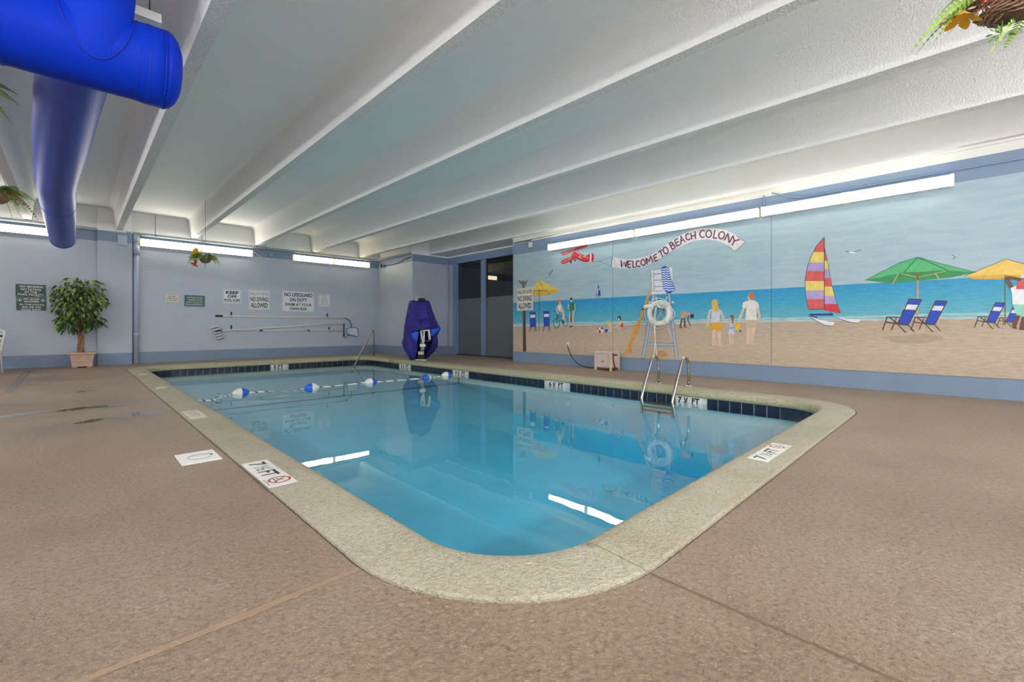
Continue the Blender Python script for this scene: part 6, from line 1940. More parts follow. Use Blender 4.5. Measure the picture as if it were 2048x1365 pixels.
D = dense(rp_, 14)
bm = B(); tube(bm, D, 0.011, 8); obj('cord', bm, 'rope_white', rope)
bm = B()
hp = []
for i, p in enumerate(D):
    a = i * 1.05
    hp.append(p + Vector((0, 0.0085 * math.cos(a), 0.0085 * math.sin(a))))
tube(bm, hp, 0.0078, 6); obj('twisted_strand', bm, 'rope_navy', rope)
half = []
for m0 in (0, 1):
    bm = B()
    prof_ = [(0.001, -0.128), (0.022, -0.126), (0.034, -0.11), (0.062, -0.075), (0.078, -0.03), (0.081, 0.0)]
    if m0:
        prof_ = [(r, -z) for r, z in prof_]
    lathe(bm, prof_, 18)
    me = bpy.data.meshes.new('half'); bm.to_mesh(me); bm.free()
    half.append(me)
for i, (x, swap) in enumerate(((1.945 - 1.06, 0), (3.02 - 1.06, 1), (4.16 - 1.06, 0), (5.38 - 1.06, 1), (5.965 - 1.06, 0))):
    p = min(D, key=lambda q: abs(q.x - x))
    f_ = bpy.data.objects.new('float', None); COL.objects.link(f_); f_.parent = rope; f_.location = p
    f_.rotation_euler = (0, PI / 2, [0.1, -0.1, 0.05, 0.25, 0.0][i])
    for q in (0, 1):
        me = half[q].copy(); me.materials.clear()
        me.materials.append(MATS['blue_plastic' if (q == 1) != bool(swap) else 'white_plastic'])
        for pl in me.polygons: pl.use_smooth = True
        link('float_shell', me, f_)
# ------------------------------------------------------------------ skimmer lid in the deck
sk = thing('skimmer_lid', 'white rectangular skimmer lid set in the deck beside the pool', 'skimmer lid', (0.615, 3.79, 0.0))
bm = B(); box(bm, -0.115, 0.115, -0.16, 0.165, -0.01, 0.004, 0.002); obj('frame_plate', bm, 'skimmer_white', sk)
bm = B(); lathe(bm, [(0.0, 0.0065), (0.062, 0.0065), (0.068, 0.004)], 28, (0.01, 0.0, 0)); obj('round_lid', bm, 'skimmer_white', sk)
bm = B(); tube(bm, arc_pts((0.01, 0, 0.005), 0.071, 0, 2 * PI, 28, 'xy')[:-1], 0.0012, 5, closed=True); obj('lid_gap', bm, 'ink_grey', sk)
bm = B(); lathe(bm, [(0.0, 0.007), (0.009, 0.006), (0.01, 0.004)], 12, (0.08, 0.02, 0)); obj('bolt', bm, 'ink_black', sk)
# ------------------------------------------------------------------ puddles
def puddle(label, ctr, seed):
    rnd = random.Random(seed)
    bm = B()
    upv, lov = [], []
    pts = dense([(x, y, w_) for x, y, w_ in ctr], 6)
    for p in pts:
        ww = max(0.004, p.z)
        upv.append((p.x, p.y + ww * rnd.uniform(0.8, 1.2)))
        lov.append((p.x, p.y - ww * rnd.uniform(0.8, 1.2)))
    U = [bm.verts.new((x, y, 0.0016)) for x, y in upv]
    Lw = [bm.verts.new((x, y, 0.0016)) for x, y in lov]
    for i in range(len(U) - 1):
        bm.faces.new((Lw[i], Lw[i + 1], U[i + 1], U[i]))
    bmesh.ops.recalc_face_normals(bm, faces=bm.faces)
    for f in bm.faces:
        if f.normal.z < 0: f.normal_flip()
    return tag(obj('puddle', bm, 'puddle_water'), label, 'puddle')
puddle('long thin puddle on the deck beside the faded depth marker', [(-0.02, 5.93, 0.01), (0.1, 5.98, 0.09), (0.19, 6.03, 0.05), (0.25, 6.03, 0.03), (0.36, 6.08, 0.10), (0.46, 6.12, 0.14), (0.58, 6.1, 0.12), (0.68, 6.15, 0.07), (0.75, 6.2, 0.01)], 1)
puddle('longest thin puddle streaking across the deck towards the wall', [(-0.62, 6.8, 0.01), (-0.5, 6.9, 0.10), (-0.38, 6.95, 0.13), (-0.28, 6.97, 0.06), (-0.12, 6.95, 0.07), (0.05, 7.0, 0.09), (0.12, 7.0, 0.05), (0.25, 6.98, 0.11), (0.38, 6.95, 0.05), (0.45, 6.92, 0.02)], 2)
puddle('small puddle on the deck towards the potted tree', [(0.0, 8.75, 0.01), (0.06, 8.8, 0.08), (0.13, 8.8, 0.1), (0.22, 8.78, 0.03), (0.3, 8.8, 0.01)], 3)
# ------------------------------------------------------------------ covered pool lift
lift = thing('pool_lift', 'pool lift chair draped in a dark blue cover beside the pool', 'pool lift', (6.80, 10.52, 0.0), rotz=-0.775)
KP = 1 / 73.0
rows_ = [(602, 822, 846, 0.10), (603, 816, 852, 0.17), (606, 813.5, 854.5, 0.20), (612, 812, 857, 0.23), (620, 811, 859, 0.26), (630, 809, 863, 0.29), (640, 807, 866, 0.31), (650, 805.5, 871, 0.33), (657, 804.5, 876, 0.34), (664, 804, 874, 0.34), (672, 804, 869, 0.35), (685, 801, 870, 0.36), (695, 803, 869, 0.34), (705, 808, 862, 0.30), (715, 814, 852, 0.22), (721, 817, 846, 0.17)]
gapL = {664: 832, 672: 827, 685: 833, 695: 835, 705: 833, 715: 829, 721: 826}
gapR = {664: 858, 672: 862, 685: 862, 695: 860, 705: 857, 715: 850, 721: 844}
bm = B()
NS = 110
grid = []
for v, l, r, hd in rows_:
    cx, hw = ((l + r) / 2 - 838) * KP, (r - l) / 2 * KP
    z = (722 - v) * KP
    if v in gapL:
        pL = math.asin(max(-0.98, min(0.98, ((gapL[v] - 838) * KP - cx) / hw)))
        pR = math.asin(max(-0.98, min(0.98, ((gapR[v] - 838) * KP - cx) / hw)))
    else:
        pL, pR = 0.18, 0.182
    row = []
    for k in range(NS + 1):
        ph = pR + (2 * PI - (pR - pL)) * k / NS
        fold = 1 + (0.09 * math.sin(4 * ph + 0.6 + 0.8 * z) + 0.05 * math.sin(7 * ph + z * 3) + 0.03 * math.sin(13 * ph - 2 * z)) * min(1, (1.66 - z) * 1.5)
        pl = (0.016 * math.sin(9 * ph + 1.5 * z) + 0.011 * math.sin(17 * ph - 3 * z)) * min(1, (1.66 - z) * 2)
        x = cx + (hw + pl) * math.sin(ph)
        y = -(hd * fold + 1.6 * pl) * math.cos(ph)
        row.append(bm.verts.new((x, y, z + (0.012 * math.sin(5 * ph) if v > 715 else 0) + (0.03 * math.sin(ph) ** 2 - 0.02 if v < 608 else 0))))
    grid.append(row)
for a, b_ in zip(grid, grid[1:]):
    for k in range(NS):
        f = bm.faces.new((a[k], a[k + 1], b_[k + 1], b_[k]))
        f.smooth = True
bm.faces.new(grid[0][:-1])
bmesh.ops.remove_doubles(bm, verts=bm.verts, dist=0.0008)
bmesh.ops.recalc_face_normals(bm, faces=bm.faces)
cov = obj('cover', bm, 'cover_fabric', lift)
sm = cov.modifiers.new('solid', 'SOLIDIFY'); sm.thickness = 0.006; sm.offset = -1
def patch(name, pts, mat, parent):
    bm = B()
    vs = [bm.verts.new(p) for p in pts]
    c = sum((Vector(p) for p in pts), Vector()) / len(pts) + Vector((0, -0.03, 0))
    cv = bm.verts.new(c)
    for i in range(len(vs)):
        bm.faces.new((vs[i], vs[(i + 1) % len(vs)], cv))
    o = obj(name, bm, mat, parent, smooth=True)
    s_ = o.modifiers.new('solid', 'SOLIDIFY'); s_.thickness = 0.005
    return o
def lp(u, v, y): return ((u - 838) * KP, y, (722 - v) * KP)
patch('turned_back_flap', [lp(822, 668, -0.37), (lp(833, 664, -0.40)), lp(838.5, 664, -0.385), lp(836, 680, -0.36), lp(833.5, 692, -0.34)], 'cover_lining', cov)
patch('turned_back_flap', [lp(862, 660, -0.35), lp(876, 657, -0.20), lp(877, 663, -0.18), lp(868, 671, -0.24), lp(861, 674, -0.33)], 'cover_lining', cov)
# front drape ridge
patch('front_drape', [lp(838, 640, -0.335), lp(822, 668, -0.385), lp(840, 661, -0.42), lp(862, 656, -0.40), lp(861, 640, -0.33)], 'cover_fabric', cov)
bm = B(); box(bm, -0.16, 0.14, -0.13, 0.14, 0.0, 0.03, 0.006); obj('base_plate', bm, 'white_plastic', lift)
bm = B(); box(bm, -0.09, 0.10, -0.10, 0.10, 0.03, 0.26, 0.01); obj('mast_foot', bm, 'black_rubber', lift)
bm = B(); box(bm, -0.06, 0.09, -0.16, -0.10, 0.16, 0.25, 0.01); obj('battery_box', bm, 'beige_plastic', lift)
bm = B(); tube(bm, [(0, 0.06, 0.25), (0, 0.06, 1.62)], 0.05, 14); obj('mast', bm, 'white_plastic', lift)
bm = B(); lathe(bm, [(0.0, 0.06), (0.09, 0.05), (0.10, 0.0), (0.09, -0.03), (0, -0.03)], 18, (0.01, -0.02, 1.655)); obj('mast_cap', bm, 'black_rubber', lift)
bm = B(); box(bm, 0.0, 0.30, -0.27, 0.02, 0.52, 0.56, 0.01); obj('seat', bm, 'chair_navy', lift)
for u0, v0, u1, v1 in ((841, 664, 846, 688), (848, 662, 847, 686), (857, 661, 859, 680)):
    bm = B()
    a, b_ = lp(u0, v0, -0.31), lp(u1, v1, -0.31)
    tube(bm, [a, b_], 0.022 if u0 < 850 else 0.032, 10); obj('seat_strut', bm, 'white_plastic', lift)
bm = B(); tube(bm, [lp(841, 663, -0.31), lp(858, 661, -0.31)], 0.02, 10); obj('seat_strut', bm, 'white_plastic', lift)
bm = B(); box(bm, 0.02, 0.17, -0.34, -0.27, 0.38, 0.46, 0.015); obj('footrest_hinge', bm, 'white_plastic', lift)
bm = B(); lathe(bm, [(0, 0.02), (0.016, 0.015), (0.02, 0), (0.012, -0.015), (0, -0.02)], 10, (0.13, -0.33, 0.335)); obj('knob', bm, 'white_plastic', lift)

# ------------------------------------------------------------------ beige plastic box with red strap
bx_ = thing('equipment_box', 'beige plastic equipment box with red strap against the mural wall', 'box', (8.12, 5.40, 0.0))
bm = B(); box(bm, -0.14, 0.14, -0.185, 0.185, 0.055, 0.355, 0.012); obj('body', bm, 'beige_plastic', bx_)
bm = B(); box(bm, -0.165, 0.165, -0.205, 0.205, 0.355, 0.40, 0.012); obj('lid', bm, 'beige_plastic', bx_)
for sx in (-1, 1):
    for sy in (-1, 1):
        bm = B(); box(bm, sx * 0.15 - 0.02, sx * 0.15 + 0.02, sy * 0.19 - 0.02, sy * 0.19 + 0.02, 0.0, 0.36, 0.004); obj('corner_post', bm, 'beige_plastic', bx_)
bm = B(); box(bm, -0.15, -0.139, -0.165, 0.165, 0.245, 0.345, 0.004); obj('front_panel', bm, 'beige_plastic', bx_)
bm = B(); box(bm, -0.15, -0.139, -0.165, 0.165, 0.06, 0.235, 0.004); pn = obj('front_panel', bm, 'beige_plastic', bx_)
bm = B(); tube(bm, [(-0.152, 0.03, 0.20), (-0.165, 0.03, 0.185), (-0.165, -0.03, 0.185), (-0.152, -0.03, 0.20)], 0.006, 6); obj('latch', bm, 'steel_dark', pn)
bm = B(); box(bm, -0.13, 0.13, -0.17, 0.17, 0.02, 0.055, 0.004); obj('underside', bm, 'ink_rust', bx_)
bm = B(); box(bm, -0.06, 0.09, -0.2, -0.188, 0.31, 0.335, 0.003); obj('handle_slot', bm, 'black_rubber', bx_)
bm = B(); tube(bm, bez((-0.09, -0.213, 0.37), (-0.11, -0.215, 0.24), (-0.06, -0.215, 0.12), (0.0, -0.22, 0.02), 10), 0.014, 6); obj('strap', bm, 'strap_red', bx_)
bm = B(); box(bm, -0.03, 0.07, -0.235, -0.205, 0.0, 0.05, 0.008); obj('plug', bm, 'ink_rust', bx_)
# wall outlet and its cable
ol = B(); box(ol, RW - 0.03, RW - 0.012, 6.595, 6.665, 0.44, 0.555, 0.005)
tag(obj('wall_outlet', ol, 'white_plastic'), 'white electrical outlet on the mural sand', 'outlet')
pipe('power_cable', 'black power cable sagging from the wall outlet to the beige box',
     bez((RW - 0.04, 6.63, 0.50), (RW - 0.06, 6.55, 0.25), (RW - 0.10, 6.35, 0.02), (RW - 0.14, 6.0, 0.012), 14) + [Vector((RW - 0.22, 5.60, 0.012))], 0.009, 'black_rubber', 'cable', 6)
# ------------------------------------------------------------------ life ring
lr = thing('life_ring', 'white life ring with coiled rope hanging on the mural wall', 'life ring', (RW - 0.092, 4.284, 1.19))
bm = B(); tube(bm, arc_pts((0, 0, 0), 0.207, 0, 2 * PI, 48, 'yz')[:-1], 0.055, 14, closed=True); ring_o = obj('ring', bm, 'foam_white', lr)
for a in (0.75, 2.35, 3.9, 5.5):
    bm = B(); c = (0, 0.207 * math.cos(a), 0.207 * math.sin(a))
    tube(bm, [(0.060 * math.cos(q), c[1] + 0.060 * math.sin(q) * math.cos(a), c[2] + 0.060 * math.sin(q) * math.sin(a)) for q in [2 * PI * k / 16 for k in range(16)]], 0.010, 6, closed=True)
    obj('rope_band', bm, 'rope_white', lr)
bm = B()
gp_ = []
for k in range(64):
    a = 2 * PI * k / 64
    r = 0.262 + 0.035 * abs(math.sin(2 * a - 1.5))
    gp_.append((-0.03, r * math.cos(a), r * math.sin(a)))
tube(bm, gp_, 0.006, 6, closed=True); obj('grab_line', bm, 'rope_white', lr)
bm = B()
rnd = random.Random(5)
for c in range(5):
    r = 0.075 + 0.012 * c
    tube(bm, [(-0.06 - 0.006 * c + 0.01 * math.sin(3 * a), -0.02 * c - 0.05 + r * math.cos(a), 0.20 + (r * 0.55) * math.sin(a) - 0.01 * c) for a in [2 * PI * k / 22 for k in range(22)]], 0.006, 5, closed=True)
obj('rope_coil', bm, 'rope_white', lr)
bm = B()
tube(bm, bez((-0.07, 0.0, 0.15), (-0.08, 0.09, -0.1), (-0.07, 0.0, -0.5), (-0.06, 0.09, -0.86), 14), 0.007, 6)
tube(bm, bez((-0.07, 0.03, 0.12), (-0.08, 0.1, -0.05), (-0.07, 0.06, -0.45), (-0.06, 0.0, -0.98), 14), 0.007, 6)
obj('hanging_rope', bm, 'rope_white', lr)
bm = B(); tube(bm, bez((-0.05, -0.19, 0.13), (-0.06, -0.36, 0.10), (-0.06, -0.43, -0.10), (-0.04, -0.22, -0.15), 14), 0.006, 6); obj('loose_loop', bm, 'rope_white', lr)
bm = B(); tube(bm, [(-0.03, 0.15, 0.16), (-0.05, 0.26, 0.14), (-0.05, 0.30, 0.11)], [0.03, 0.036, 0.03], 10); th_ = obj('throw_float', bm, 'foam_white', lr)
bm = B(); lathe(bm, [(0, 0.025), (0.02, 0.02), (0.028, 0), (0.02, -0.02), (0, -0.025)], 12, (-0.05, 0.315, 0.10)); obj('red_tip', bm, 'strap_red', th_)
bm = B(); tube(bm, [(0.068, 0.0, 0.24), (0.0, 0.0, 0.25), (-0.02, 0.0, 0.29)], 0.012, 8); obj('peg', bm, 'steel_dark', lr)

# ------------------------------------------------------------------ plants
def leaf_mesh(L_, W_, mat, curl=0.25, fold=0.25):
    bm = B()
    K_ = [(0, 0.02), (0.18, 0.6), (0.42, 1.0), (0.68, 0.75), (0.88, 0.28), (1.0, 0.02)]
    rows = []
    for t, w2 in K_:
        y = t * L_; z = -curl * L_ * t * t
        ww = W_ / 2 * w2
        rows.append([bm.verts.new((-ww, y, z + fold * ww)), bm.verts.new((0, y, z)), bm.verts.new((ww, y, z + fold * ww))])
    for a, b2 in zip(rows, rows[1:]):
        for k in (0, 1):
            f = bm.faces.new((a[k], a[k + 1], b2[k + 1], b2[k])); f.smooth = True
    me = bpy.data.meshes.new('leaf'); bm.to_mesh(me); bm.free()
    me.materials.append(MATS[mat])
    return me
# ficus
fic = thing('potted_ficus', 'leafy ficus tree with braided trunk in a pinkish square planter', 'potted tree', (0.10, 14.10, 0.0))
bm = B()
def frustum(bm, h0, h1, z0, z1):
    a = [bm.verts.new((sx * h0, sy * h0, z0)) for sx, sy in ((-1, -1), (1, -1), (1, 1), (-1, 1))]
    b2 = [bm.verts.new((sx * h1, sy * h1, z1)) for sx, sy in ((-1, -1), (1, -1), (1, 1), (-1, 1))]
    for i in range(4):
        bm.faces.new((a[i], a[(i + 1) % 4], b2[(i + 1) % 4], b2[i]))
    bm.faces.new(list(reversed(a))); bm.faces.new(b2)
frustum(bm, 0.165, 0.20, 0.04, 0.285)
bmesh.ops.bevel(bm, geom=list(bm.edges), offset=0.008, segments=2, affect='EDGES')
pl_ = obj('planter', bm, 'terracotta', fic)
bm = B()
o_, i_ = 0.225, 0.185
for z0, z1 in ((0.285, 0.345),):
    A = [[bm.verts.new((sx * h_, sy * h_, z)) for sx, sy in ((-1, -1), (1, -1), (1, 1), (-1, 1))] for h_, z in ((o_ - 0.02, z0), (o_, z0 + 0.02), (o_, z1), (i_, z1), (i_, z1 - 0.03))]
    for a, b2 in zip(A, A[1:]):
        for k in range(4):
            bm.faces.new((a[k], a[(k + 1) % 4], b2[(k + 1) % 4], b2[k]))
obj('planter_rim', bm, 'terracotta', fic)
bm = B(); box(bm, -0.18, 0.18, -0.18, 0.18, 0.025, 0.055, 0.008); obj('planter_foot', bm, 'terracotta', fic)
for sx in (-1, 1):
    bm = B(); box(bm, sx * 0.12 - 0.04, sx * 0.12 + 0.04, -0.17, 0.17, 0.0, 0.03, 0.004); obj('foot_pad', bm, 'terracotta', fic)
bm = B(); box(bm, -0.07, 0.07, -0.194, -0.186, 0.15, 0.21, 0.006); obj('planter_emblem', bm, 'terracotta', fic)
bm = B(); box(bm, -0.184, 0.184, -0.184, 0.184, 0.29, 0.32, 0.004); obj('soil', bm, 'soil', fic)
rnd = random.Random(11)
for s in range(3):
    pts = []
    for k in range(15):
        t = k / 14
        a = s * 2 * PI / 3 + t * 4.2
        r = 0.045 * (1 - 0.35 * math.sin(PI * t)) + (0.05 * (t - 0.7) if t > 0.7 else 0)
        pts.append((r * math.cos(a) - 0.02, r * math.sin(a), 0.30 + 0.62 * t))
    bm = B(); tube(bm, pts, [0.034 - 0.008 * k / 14 for k in range(15)], 10); obj('braided_stem', bm, 'bark', fic)
tips = []
for k in range(22):
    a = rnd.uniform(0, 2 * PI); el_ = rnd.uniform(0.0, 1.25)
    p0 = Vector((-0.02, 0, rnd.uniform(0.78, 1.05)))
    ln = rnd.uniform(0.35, 0.8)
    d = Vector((math.cos(a) * math.cos(el_) * 0.75, math.sin(a) * math.cos(el_) * 0.5, math.sin(el_))).normalized()
    p3 = p0 + d * ln
    p3.y = min(p3.y, 0.36); p3.x = min(p3.x, 0.42)
    p1 = p0 + Vector((d.x * 0.2, d.y * 0.2, 0.2))
    bm = B(); C_ = bez(p0, p1, p0.lerp(p3, 0.7) + Vector((0, 0, 0.06)), p3, 8)
    tube(bm, C_, [0.013 - 0.0012 * q for q in range(9)], 6); obj('branch', bm, 'bark', fic)
    tips += C_[3:]
LM = [leaf_mesh(0.13, 0.056, m) for m in ('leaf_dark', 'leaf_mid', 'leaf_mid', 'leaf_light', 'leaf_light')]
def crown_pt():
    while True:
        t = rnd.random()
        if t < 0.74:
            c, rx, ry, rz = Vector((-0.04, -0.02, 1.57)), 0.46, 0.40, 0.50
        elif t < 0.9:
            c, rx, ry, rz = Vector((-0.17, -0.04, 1.02)), 0.27, 0.26, 0.20
        else:
            c, rx, ry, rz = Vector((0.20, 0.0, 1.04)), 0.18, 0.22, 0.19
        d = Vector((rnd.gauss(0, 1), rnd.gauss(0, 1), rnd.gauss(0, 1))).normalized() * rnd.random() ** 0.33
        p = c + Vector((d.x * rx, d.y * ry, d.z * rz))
        if p.y < 0.40:
            return p, d
bulk = B()
nleaf = 0
fol = obj('foliage', B(), 'leaf_dark', fic) if False else None
cand = [crown_pt() for _ in range(900)]
cand.sort(key=lambda q: q[0].y - 0.5 * q[1].length)
for i, (p, d) in enumerate(cand):
    out = Vector((d.x + rnd.uniform(-.5, .5), d.y + rnd.uniform(-.5, .5) - 0.1, d.z * 0.3 - rnd.uniform(0.3, 1.1))).normalized()
    q = out.to_track_quat('Y', 'Z') @ Euler((0, rnd.uniform(-0.8, 0.8), 0)).to_quaternion()
    sc_ = rnd.uniform(0.75, 1.2)
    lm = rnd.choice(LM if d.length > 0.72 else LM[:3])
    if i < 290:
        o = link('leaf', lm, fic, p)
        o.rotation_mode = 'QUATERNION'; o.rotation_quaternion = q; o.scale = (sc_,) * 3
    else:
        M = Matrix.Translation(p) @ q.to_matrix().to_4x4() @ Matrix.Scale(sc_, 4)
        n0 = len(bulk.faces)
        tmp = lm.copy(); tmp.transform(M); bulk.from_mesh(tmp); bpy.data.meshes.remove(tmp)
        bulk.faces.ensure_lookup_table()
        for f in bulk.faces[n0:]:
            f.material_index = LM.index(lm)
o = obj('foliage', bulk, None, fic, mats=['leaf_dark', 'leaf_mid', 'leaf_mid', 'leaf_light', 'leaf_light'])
o['kind'] = 'stuff'

# hanging baskets
def frond(bm, p0, d, ln, droop, wd, n=16, mi=0, lw=0.012, roll=0.0):
    """compound fern frond: rachis and paired leaflets"""
    d = Vector(d).normalized()
    side = d.cross(Vector((0, 0, 1)))
    if side.length < 0.1: side = Vector((1, 0, 0))
    side.normalize()
    side = Matrix.Rotation(roll, 3, d) @ side
    pts = [Vector(p0) + d * ln * t - Vector((0, 0, 1)) * droop * ln * t * t for t in [k / n for k in range(n + 1)]]
    tube(bm, pts, [0.0035 * (1 - 0.8 * k / n) for k in range(n + 1)], 5, mi=mi)
    for k in range(2, n + 1):
        t = k / n
        w2 = wd * (math.sin(PI * min(1, 0.15 + 0.85 * t)) ** 0.8 + 0.06)
        tg = (pts[k] - pts[k - 1]).normalized()
        for s in (-1, 1):
            o2 = side * s
            tip = pts[k] + (o2 * 0.9 + tg * 0.35).normalized() * w2 - Vector((0, 0, 0.15 * w2))
            hw = tg * lw / 2
            mid = pts[k].lerp(tip, 0.55)
            v = [bm.verts.new(x) for x in (pts[k] - hw * 0.7, mid - hw, tip, mid + hw, pts[k] + hw * 0.7)]
            f = bm.faces.new(v); f.material_index = mi
def petal(bm, c, d, up, ln, wd, mi=0):
    d, up = Vector(d).normalized(), Vector(up)
    s = d.cross(up).normalized()
    K_ = [(0, 0.12), (0.3, 0.7), (0.6, 1.0), (0.85, 0.55), (1.0, 0.05)]
    rows = []
    for t, w2 in K_:
        cc = Vector(c) + d * ln * t + up * (-0.25 * ln * t * t + 0.12 * ln * t)
        rows.append([bm.verts.new(cc - s * wd / 2 * w2 + up * 0.1 * wd * w2), bm.verts.new(cc), bm.verts.new(cc + s * wd / 2 * w2 + up * 0.1 * wd * w2)])
    for a, b2 in zip(rows, rows[1:]):
        for k in (0, 1):
            f = bm.faces.new((a[k], a[k + 1], b2[k + 1], b2[k])); f.material_index = mi; f.smooth = True
def basket(label, loc, R_, hang_z, fronds, flowers, seed, sprigs=(), deep=1.0):
    rnd = random.Random(seed)
    t = thing('hanging_basket', label, 'hanging basket', loc)
    bm = B()
    pr = [(0.0, -0.78), (0.35, -0.76), (0.62, -0.66), (0.86, -0.42), (0.98, -0.12), (1.0, 0.0), (0.93, 0.01), (0.90, -0.1), (0.0, -0.12)]
    pr = [(r, z * deep) for r, z in pr]
    lathe(bm, [(r * R_, z * R_) for r, z in pr], 32)
    bowl = obj('bowl', bm, 'wicker', t)
    bm = B()
    for k in range(15):
        zz = (-0.74 + 0.052 * k) * deep
        # radius from the profile
        rr = 0.0
        for (r0, z0), (r1, z1) in zip(pr[:6], pr[1:6]):
            if z0 <= zz <= z1: rr = r0 + (r1 - r0) * (zz - z0) / (z1 - z0)
        tube(bm, [((rr * R_ + 0.002 + 0.0045 * math.sin(q * PI / 1.5 + k * PI)) * math.cos(2 * PI * q / 48), (rr * R_ + 0.002 + 0.0045 * math.sin(q * PI / 1.5 + k * PI)) * math.sin(2 * PI * q / 48), zz * R_ + 0.004 * math.sin(q * 0.7 + k)) for q in range(48)], R_ * 0.028, 6, closed=True)
    obj('woven_strands', bm, 'wicker_strand', bowl)
    for k in range(3):
        a = k * 2 * PI / 3 + 0.5
        bm = B(); tube(bm, [(R_ * 0.95 * math.cos(a), R_ * 0.95 * math.sin(a), 0), (0, 0, R_ * 2.6)], 0.003, 5); obj('chain', bm, 'steel_dark', t)
    bm = B(); tube(bm, [(0, 0, R_ * 2.6), (0, 0, hang_z - loc[2])], 0.0035, 5); obj('hanging_wire', bm, 'steel_dark', t)
    for fr_ in fronds:
        (ax, ay, az, ln, dr_, wd, mat) = fr_[:7]
        st_ = fr_[7] if len(fr_) > 7 else (ax * R_ * 0.4, ay * R_ * 0.4, 0.0)
        bm = B(); frond(bm, st_, (ax, ay, az), ln, dr_, wd, 20, lw=ln / 20 * 0.85, roll=rnd.uniform(0.5, 1.2) * rnd.choice((-1, 1)))
        obj('fern_frond', bm, mat, t)
    for (fx, fy, fz, s, mat, npet, dx, dy, dz) in flowers:
        bm = B()
        ax_ = Vector((dx, dy, dz)).normalized()
        u = ax_.orthogonal().normalized(); v = ax_.cross(u)
        for k in range(npet):
            a = 2 * PI * k / npet
            dd = (u * math.cos(a) + v * math.sin(a)) * 0.75 + ax_ * 0.65
            petal(bm, (fx, fy, fz), dd, ax_, s, s * 0.42)
        fl = obj('blossom', bm, mat, t)
        bm = B(); tube(bm, [(fx * 0.2, fy * 0.2, 0.0), (fx * 0.8, fy * 0.8, fz * 0.3 + 0.03), (fx, fy, fz)], 0.004, 5); obj('stalk', bm, 'fern_dark', fl)
    for (sx, sy, sz, mat) in sprigs:
        bm = B()
        p = Vector((sx, sy, sz))
        tube(bm, [(sx * 0.3, sy * 0.3, 0), (sx * 0.8, sy * 0.8, sz * 0.4), p], 0.003, 5)
        for k in range(14):
            d = Vector((rnd.gauss(0, 1), rnd.gauss(0, 1), rnd.gauss(0, 1))).normalized()
            c = p + d * R_ * 0.22 * rnd.random()
            petal(bm, c, d, d.orthogonal().normalized(), R_ * 0.2, R_ * 0.07)
        obj('sprig', bm, mat, t)
    return t
# camera-right and forward directions as seen at each place are only used to spread the plants
rt, fw_ = Vector((0.715, -0.699, 0)), Vector((0.699, 0.715, 0))
def dirv(r, f, z): 
    v = rt * r + fw_ * f
    return (v.x, v.y, z)
def off(r, f, z):
    v = rt * r + fw_ * f
    return (v.x, v.y, z)
def ring_fronds(n, seed, l0, l1, wd, mats, dr0=0.5, dr1=1.3):
    rnd = random.Random(seed); out = []
    for k in range(n):
        a = 2 * PI * k / n + rnd.uniform(-0.2, 0.2)
        out.append((math.cos(a), math.sin(a), rnd.uniform(0.1, 0.9), rnd.uniform(l0, l1), rnd.uniform(dr0, dr1), wd * rnd.uniform(0.8, 1.2), rnd.choice(mats)))
    return out
G2 = ['fern_green', 'fern_dark']
# the near basket over the right side of the deck
fr = ring_fronds(9, 21, 0.22, 0.32, 0.03, G2, 0.4, 0.8)
fr += [dirv(-1, 0.1, 0.05) + (0.36, 0.75, 0.032, 'fern_green'), dirv(-1, -0.1, 0.25) + (0.33, 0.7, 0.035, 'fern_dark'), dirv(-0.8, 0.1, 0.1) + (0.28, 0.9, 0.03, 'fern_green'),
       dirv(-0.55, 0.1, -0.5) + (0.24, 0.35, 0.028, 'fern_green', (0.08 * 0.715, -0.08 * 0.699, -0.05)), dirv(-0.5, 0.2, -0.75) + (0.22, 0.2, 0.026, 'fern_green', (0.12 * 0.715, -0.12 * 0.699, -0.02)), dirv(-0.55, 0.3, 0.1) + (0.30, 0.8, 0.03, 'fern_dark')]
def off(r, f, z):
    v = rt * r + fw_ * f
    return (v.x, v.y, z)
basket('large woven hanging basket with drooping ferns and an orange lily', (2.975, -0.145, 2.42), 0.150, ZC, fr,
       [off(-0.20, 0.03, -0.075) + (0.10, 'petal_orange', 6) + dirv(-0.15, 0.1, -1.0), off(-0.20, 0.05, 0.01) + (0.05, 'petal_pink', 6) + dirv(-1, -0.4, 0.2), off(-0.17, 0.02, -0.03) + (0.035, 'petal_white', 6) + dirv(-1, -0.3, -0.3), off(-0.14, -0.02, -0.05) + (0.03, 'petal_red', 5) + dirv(-0.6, -0.6, -0.4)], 31,
       [off(-0.03, 0.03, -0.18) + ('fern_dark',), off(-0.12, 0.02, -0.06) + ('petal_white',)], 1.1)
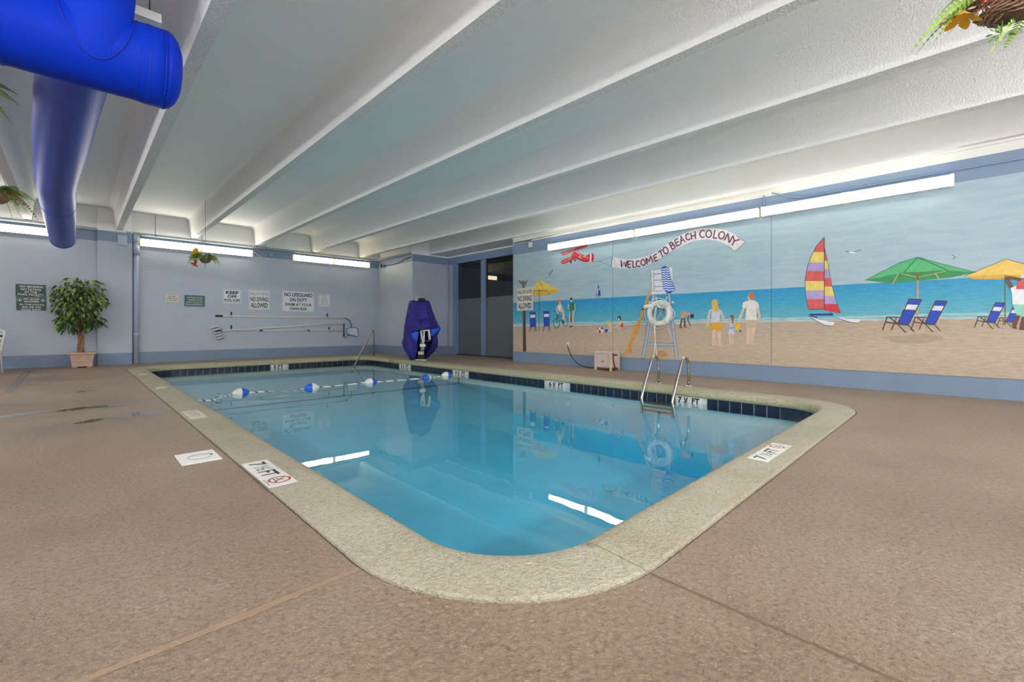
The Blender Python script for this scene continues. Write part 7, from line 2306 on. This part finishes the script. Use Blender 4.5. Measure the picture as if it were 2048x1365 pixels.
# basket in front of the far wall lamp
fr = ring_fronds(14, 8, 0.26, 0.38, 0.06, G2) + [dirv(-1, -0.2, 0.6) + (0.34, 0.8, 0.075, 'fern_green'), dirv(-1, -0.3, 0.35) + (0.32, 0.9, 0.075, 'fern_green'), dirv(-0.8, -0.5, 0.8) + (0.30, 0.8, 0.075, 'petal_yellow'), dirv(1, -0.2, 0.3) + (0.36, 0.9, 0.07, 'fern_green'), dirv(1, -0.3, 0.5) + (0.33, 0.8, 0.07, 'fern_dry')]
basket('small hanging basket with yellow and red blossoms before the far wall lamp', (2.08, 12.0, 2.50), 0.125, ZC, fr,
       [off(-0.10, -0.10, 0.08) + (0.13, 'petal_yellow', 9) + dirv(-0.2, -1, 0.3), off(-0.16, -0.10, 0.02) + (0.11, 'petal_yellow', 8) + dirv(-0.5, -1, 0.2), off(-0.17, -0.06, -0.14) + (0.13, 'petal_red', 8) + dirv(-0.3, -0.5, -1), off(-0.13, -0.08, -0.10) + (0.08, 'petal_red', 6) + dirv(-0.3, -0.8, -0.6), off(0.20, -0.05, -0.10) + (0.07, 'petal_white', 6) + dirv(0.4, -0.6, -0.6)], 32,
       [off(-0.36, 0.0, -0.02) + ('ink_grey',), off(-0.04, 0.0, 0.22) + ('petal_pink',), off(0.10, 0.0, 0.2) + ('petal_white',)], 1.5)
# basket beside the long duct branch
fr = ring_fronds(14, 9, 0.24, 0.38, 0.06, ['fern_dark', 'fern_dark', 'fern_green']) + [dirv(1, 0.1, 0.35) + (0.42, 0.8, 0.04, 'fern_dry'), dirv(1, -0.1, 0.5) + (0.38, 0.7, 0.045, 'fern_dark'), dirv(1, 0.2, 0.1) + (0.42, 1.0, 0.03, 'fern_dry'), dirv(0.6, 0.0, 0.1) + (0.30, 1.2, 0.03, 'fern_green')]
basket('hanging basket with dark ferns and pink blossom left of the duct branch', (-0.74, 8.5, 2.62), 0.165, ZC, fr,
       [off(0.03, -0.12, 0.06) + (0.08, 'petal_pink', 6) + dirv(0.1, -1, 0.3), off(-0.1, -0.12, 0.05) + (0.08, 'petal_red', 6) + dirv(-0.2, -1, 0.2)], 33,
       [off(0.34, 0.0, -0.16) + ('fern_dry',), off(0.24, 0.0, -0.12) + ('fern_dark',)], 1.2)
# basket mostly beyond the left edge
fr = ring_fronds(10, 10, 0.26, 0.34, 0.035, ['fern_dark', 'fern_green']) + [dirv(1, 0.0, 0.15) + (0.42, 0.55, 0.03, 'fern_dark'), dirv(1, 0.15, 0.3) + (0.38, 0.5, 0.03, 'fern_dark')]
basket('hanging fern basket under the blue duct header', (-0.66, 5.35, 2.78), 0.15, ZC, fr, [off(0, -0.1, 0.06) + (0.07, 'petal_red', 6) + dirv(0, -1, 0.3)], 34)

# ------------------------------------------------------------------ strap chair at the left edge
pc = thing('patio_chair', 'white framed patio chair with dark and white straps', 'chair', (-1.37, 13.05, 0.0), rotz=-0.35)
for sx in (-0.27, 0.27):
    bm = B(); tube(bm, [(sx, 0.26, 0.0), (sx, 0.20, 0.36)] + [(sx, 0.17, 0.40)] + [(sx, -0.30, 0.44), (sx, -0.31, 0.62)], 0.016, 8); obj('side_frame', bm, 'white_plastic', pc)
    bm = B(); tube(bm, [(sx, -0.34, 0.0), (sx, -0.28, 0.42)], 0.016, 8); obj('leg', bm, 'white_plastic', pc)
    bm = B(); tube(bm, [(sx, -0.32, 0.60), (sx, -0.28, 0.63), (sx, 0.18, 0.64)], 0.022, 8); obj('armrest', bm, 'white_plastic', pc)
bm = B(); tube(bm, [(-0.27, 0.18, 0.40), (-0.27, 0.33, 0.80)] + [(-0.24, 0.35, 0.84), (-0.18, 0.355, 0.855), (0.18, 0.355, 0.855), (0.24, 0.35, 0.84)] + [(0.27, 0.33, 0.80), (0.27, 0.18, 0.40)], 0.018, 8); obj('back_frame', bm, 'white_plastic', pc)
for k in range(8):
    z = 0.45 + 0.048 * k
    y = 0.20 + (z - 0.40) * 0.36
    bm = B(); box(bm, -0.28, 0.28, y - 0.022, y - 0.016, z - 0.02, z + 0.018, 0.002); obj('back_strap', bm, 'white_plastic' if k % 2 else 'chair_navy', pc)
for k in range(8):
    y = -0.27 + 0.055 * k
    bm = B(); box(bm, -0.28, 0.28, y - 0.022, y + 0.022, 0.455, 0.461, 0.002); obj('seat_strap', bm, 'white_plastic' if k % 2 else 'chair_navy', pc)
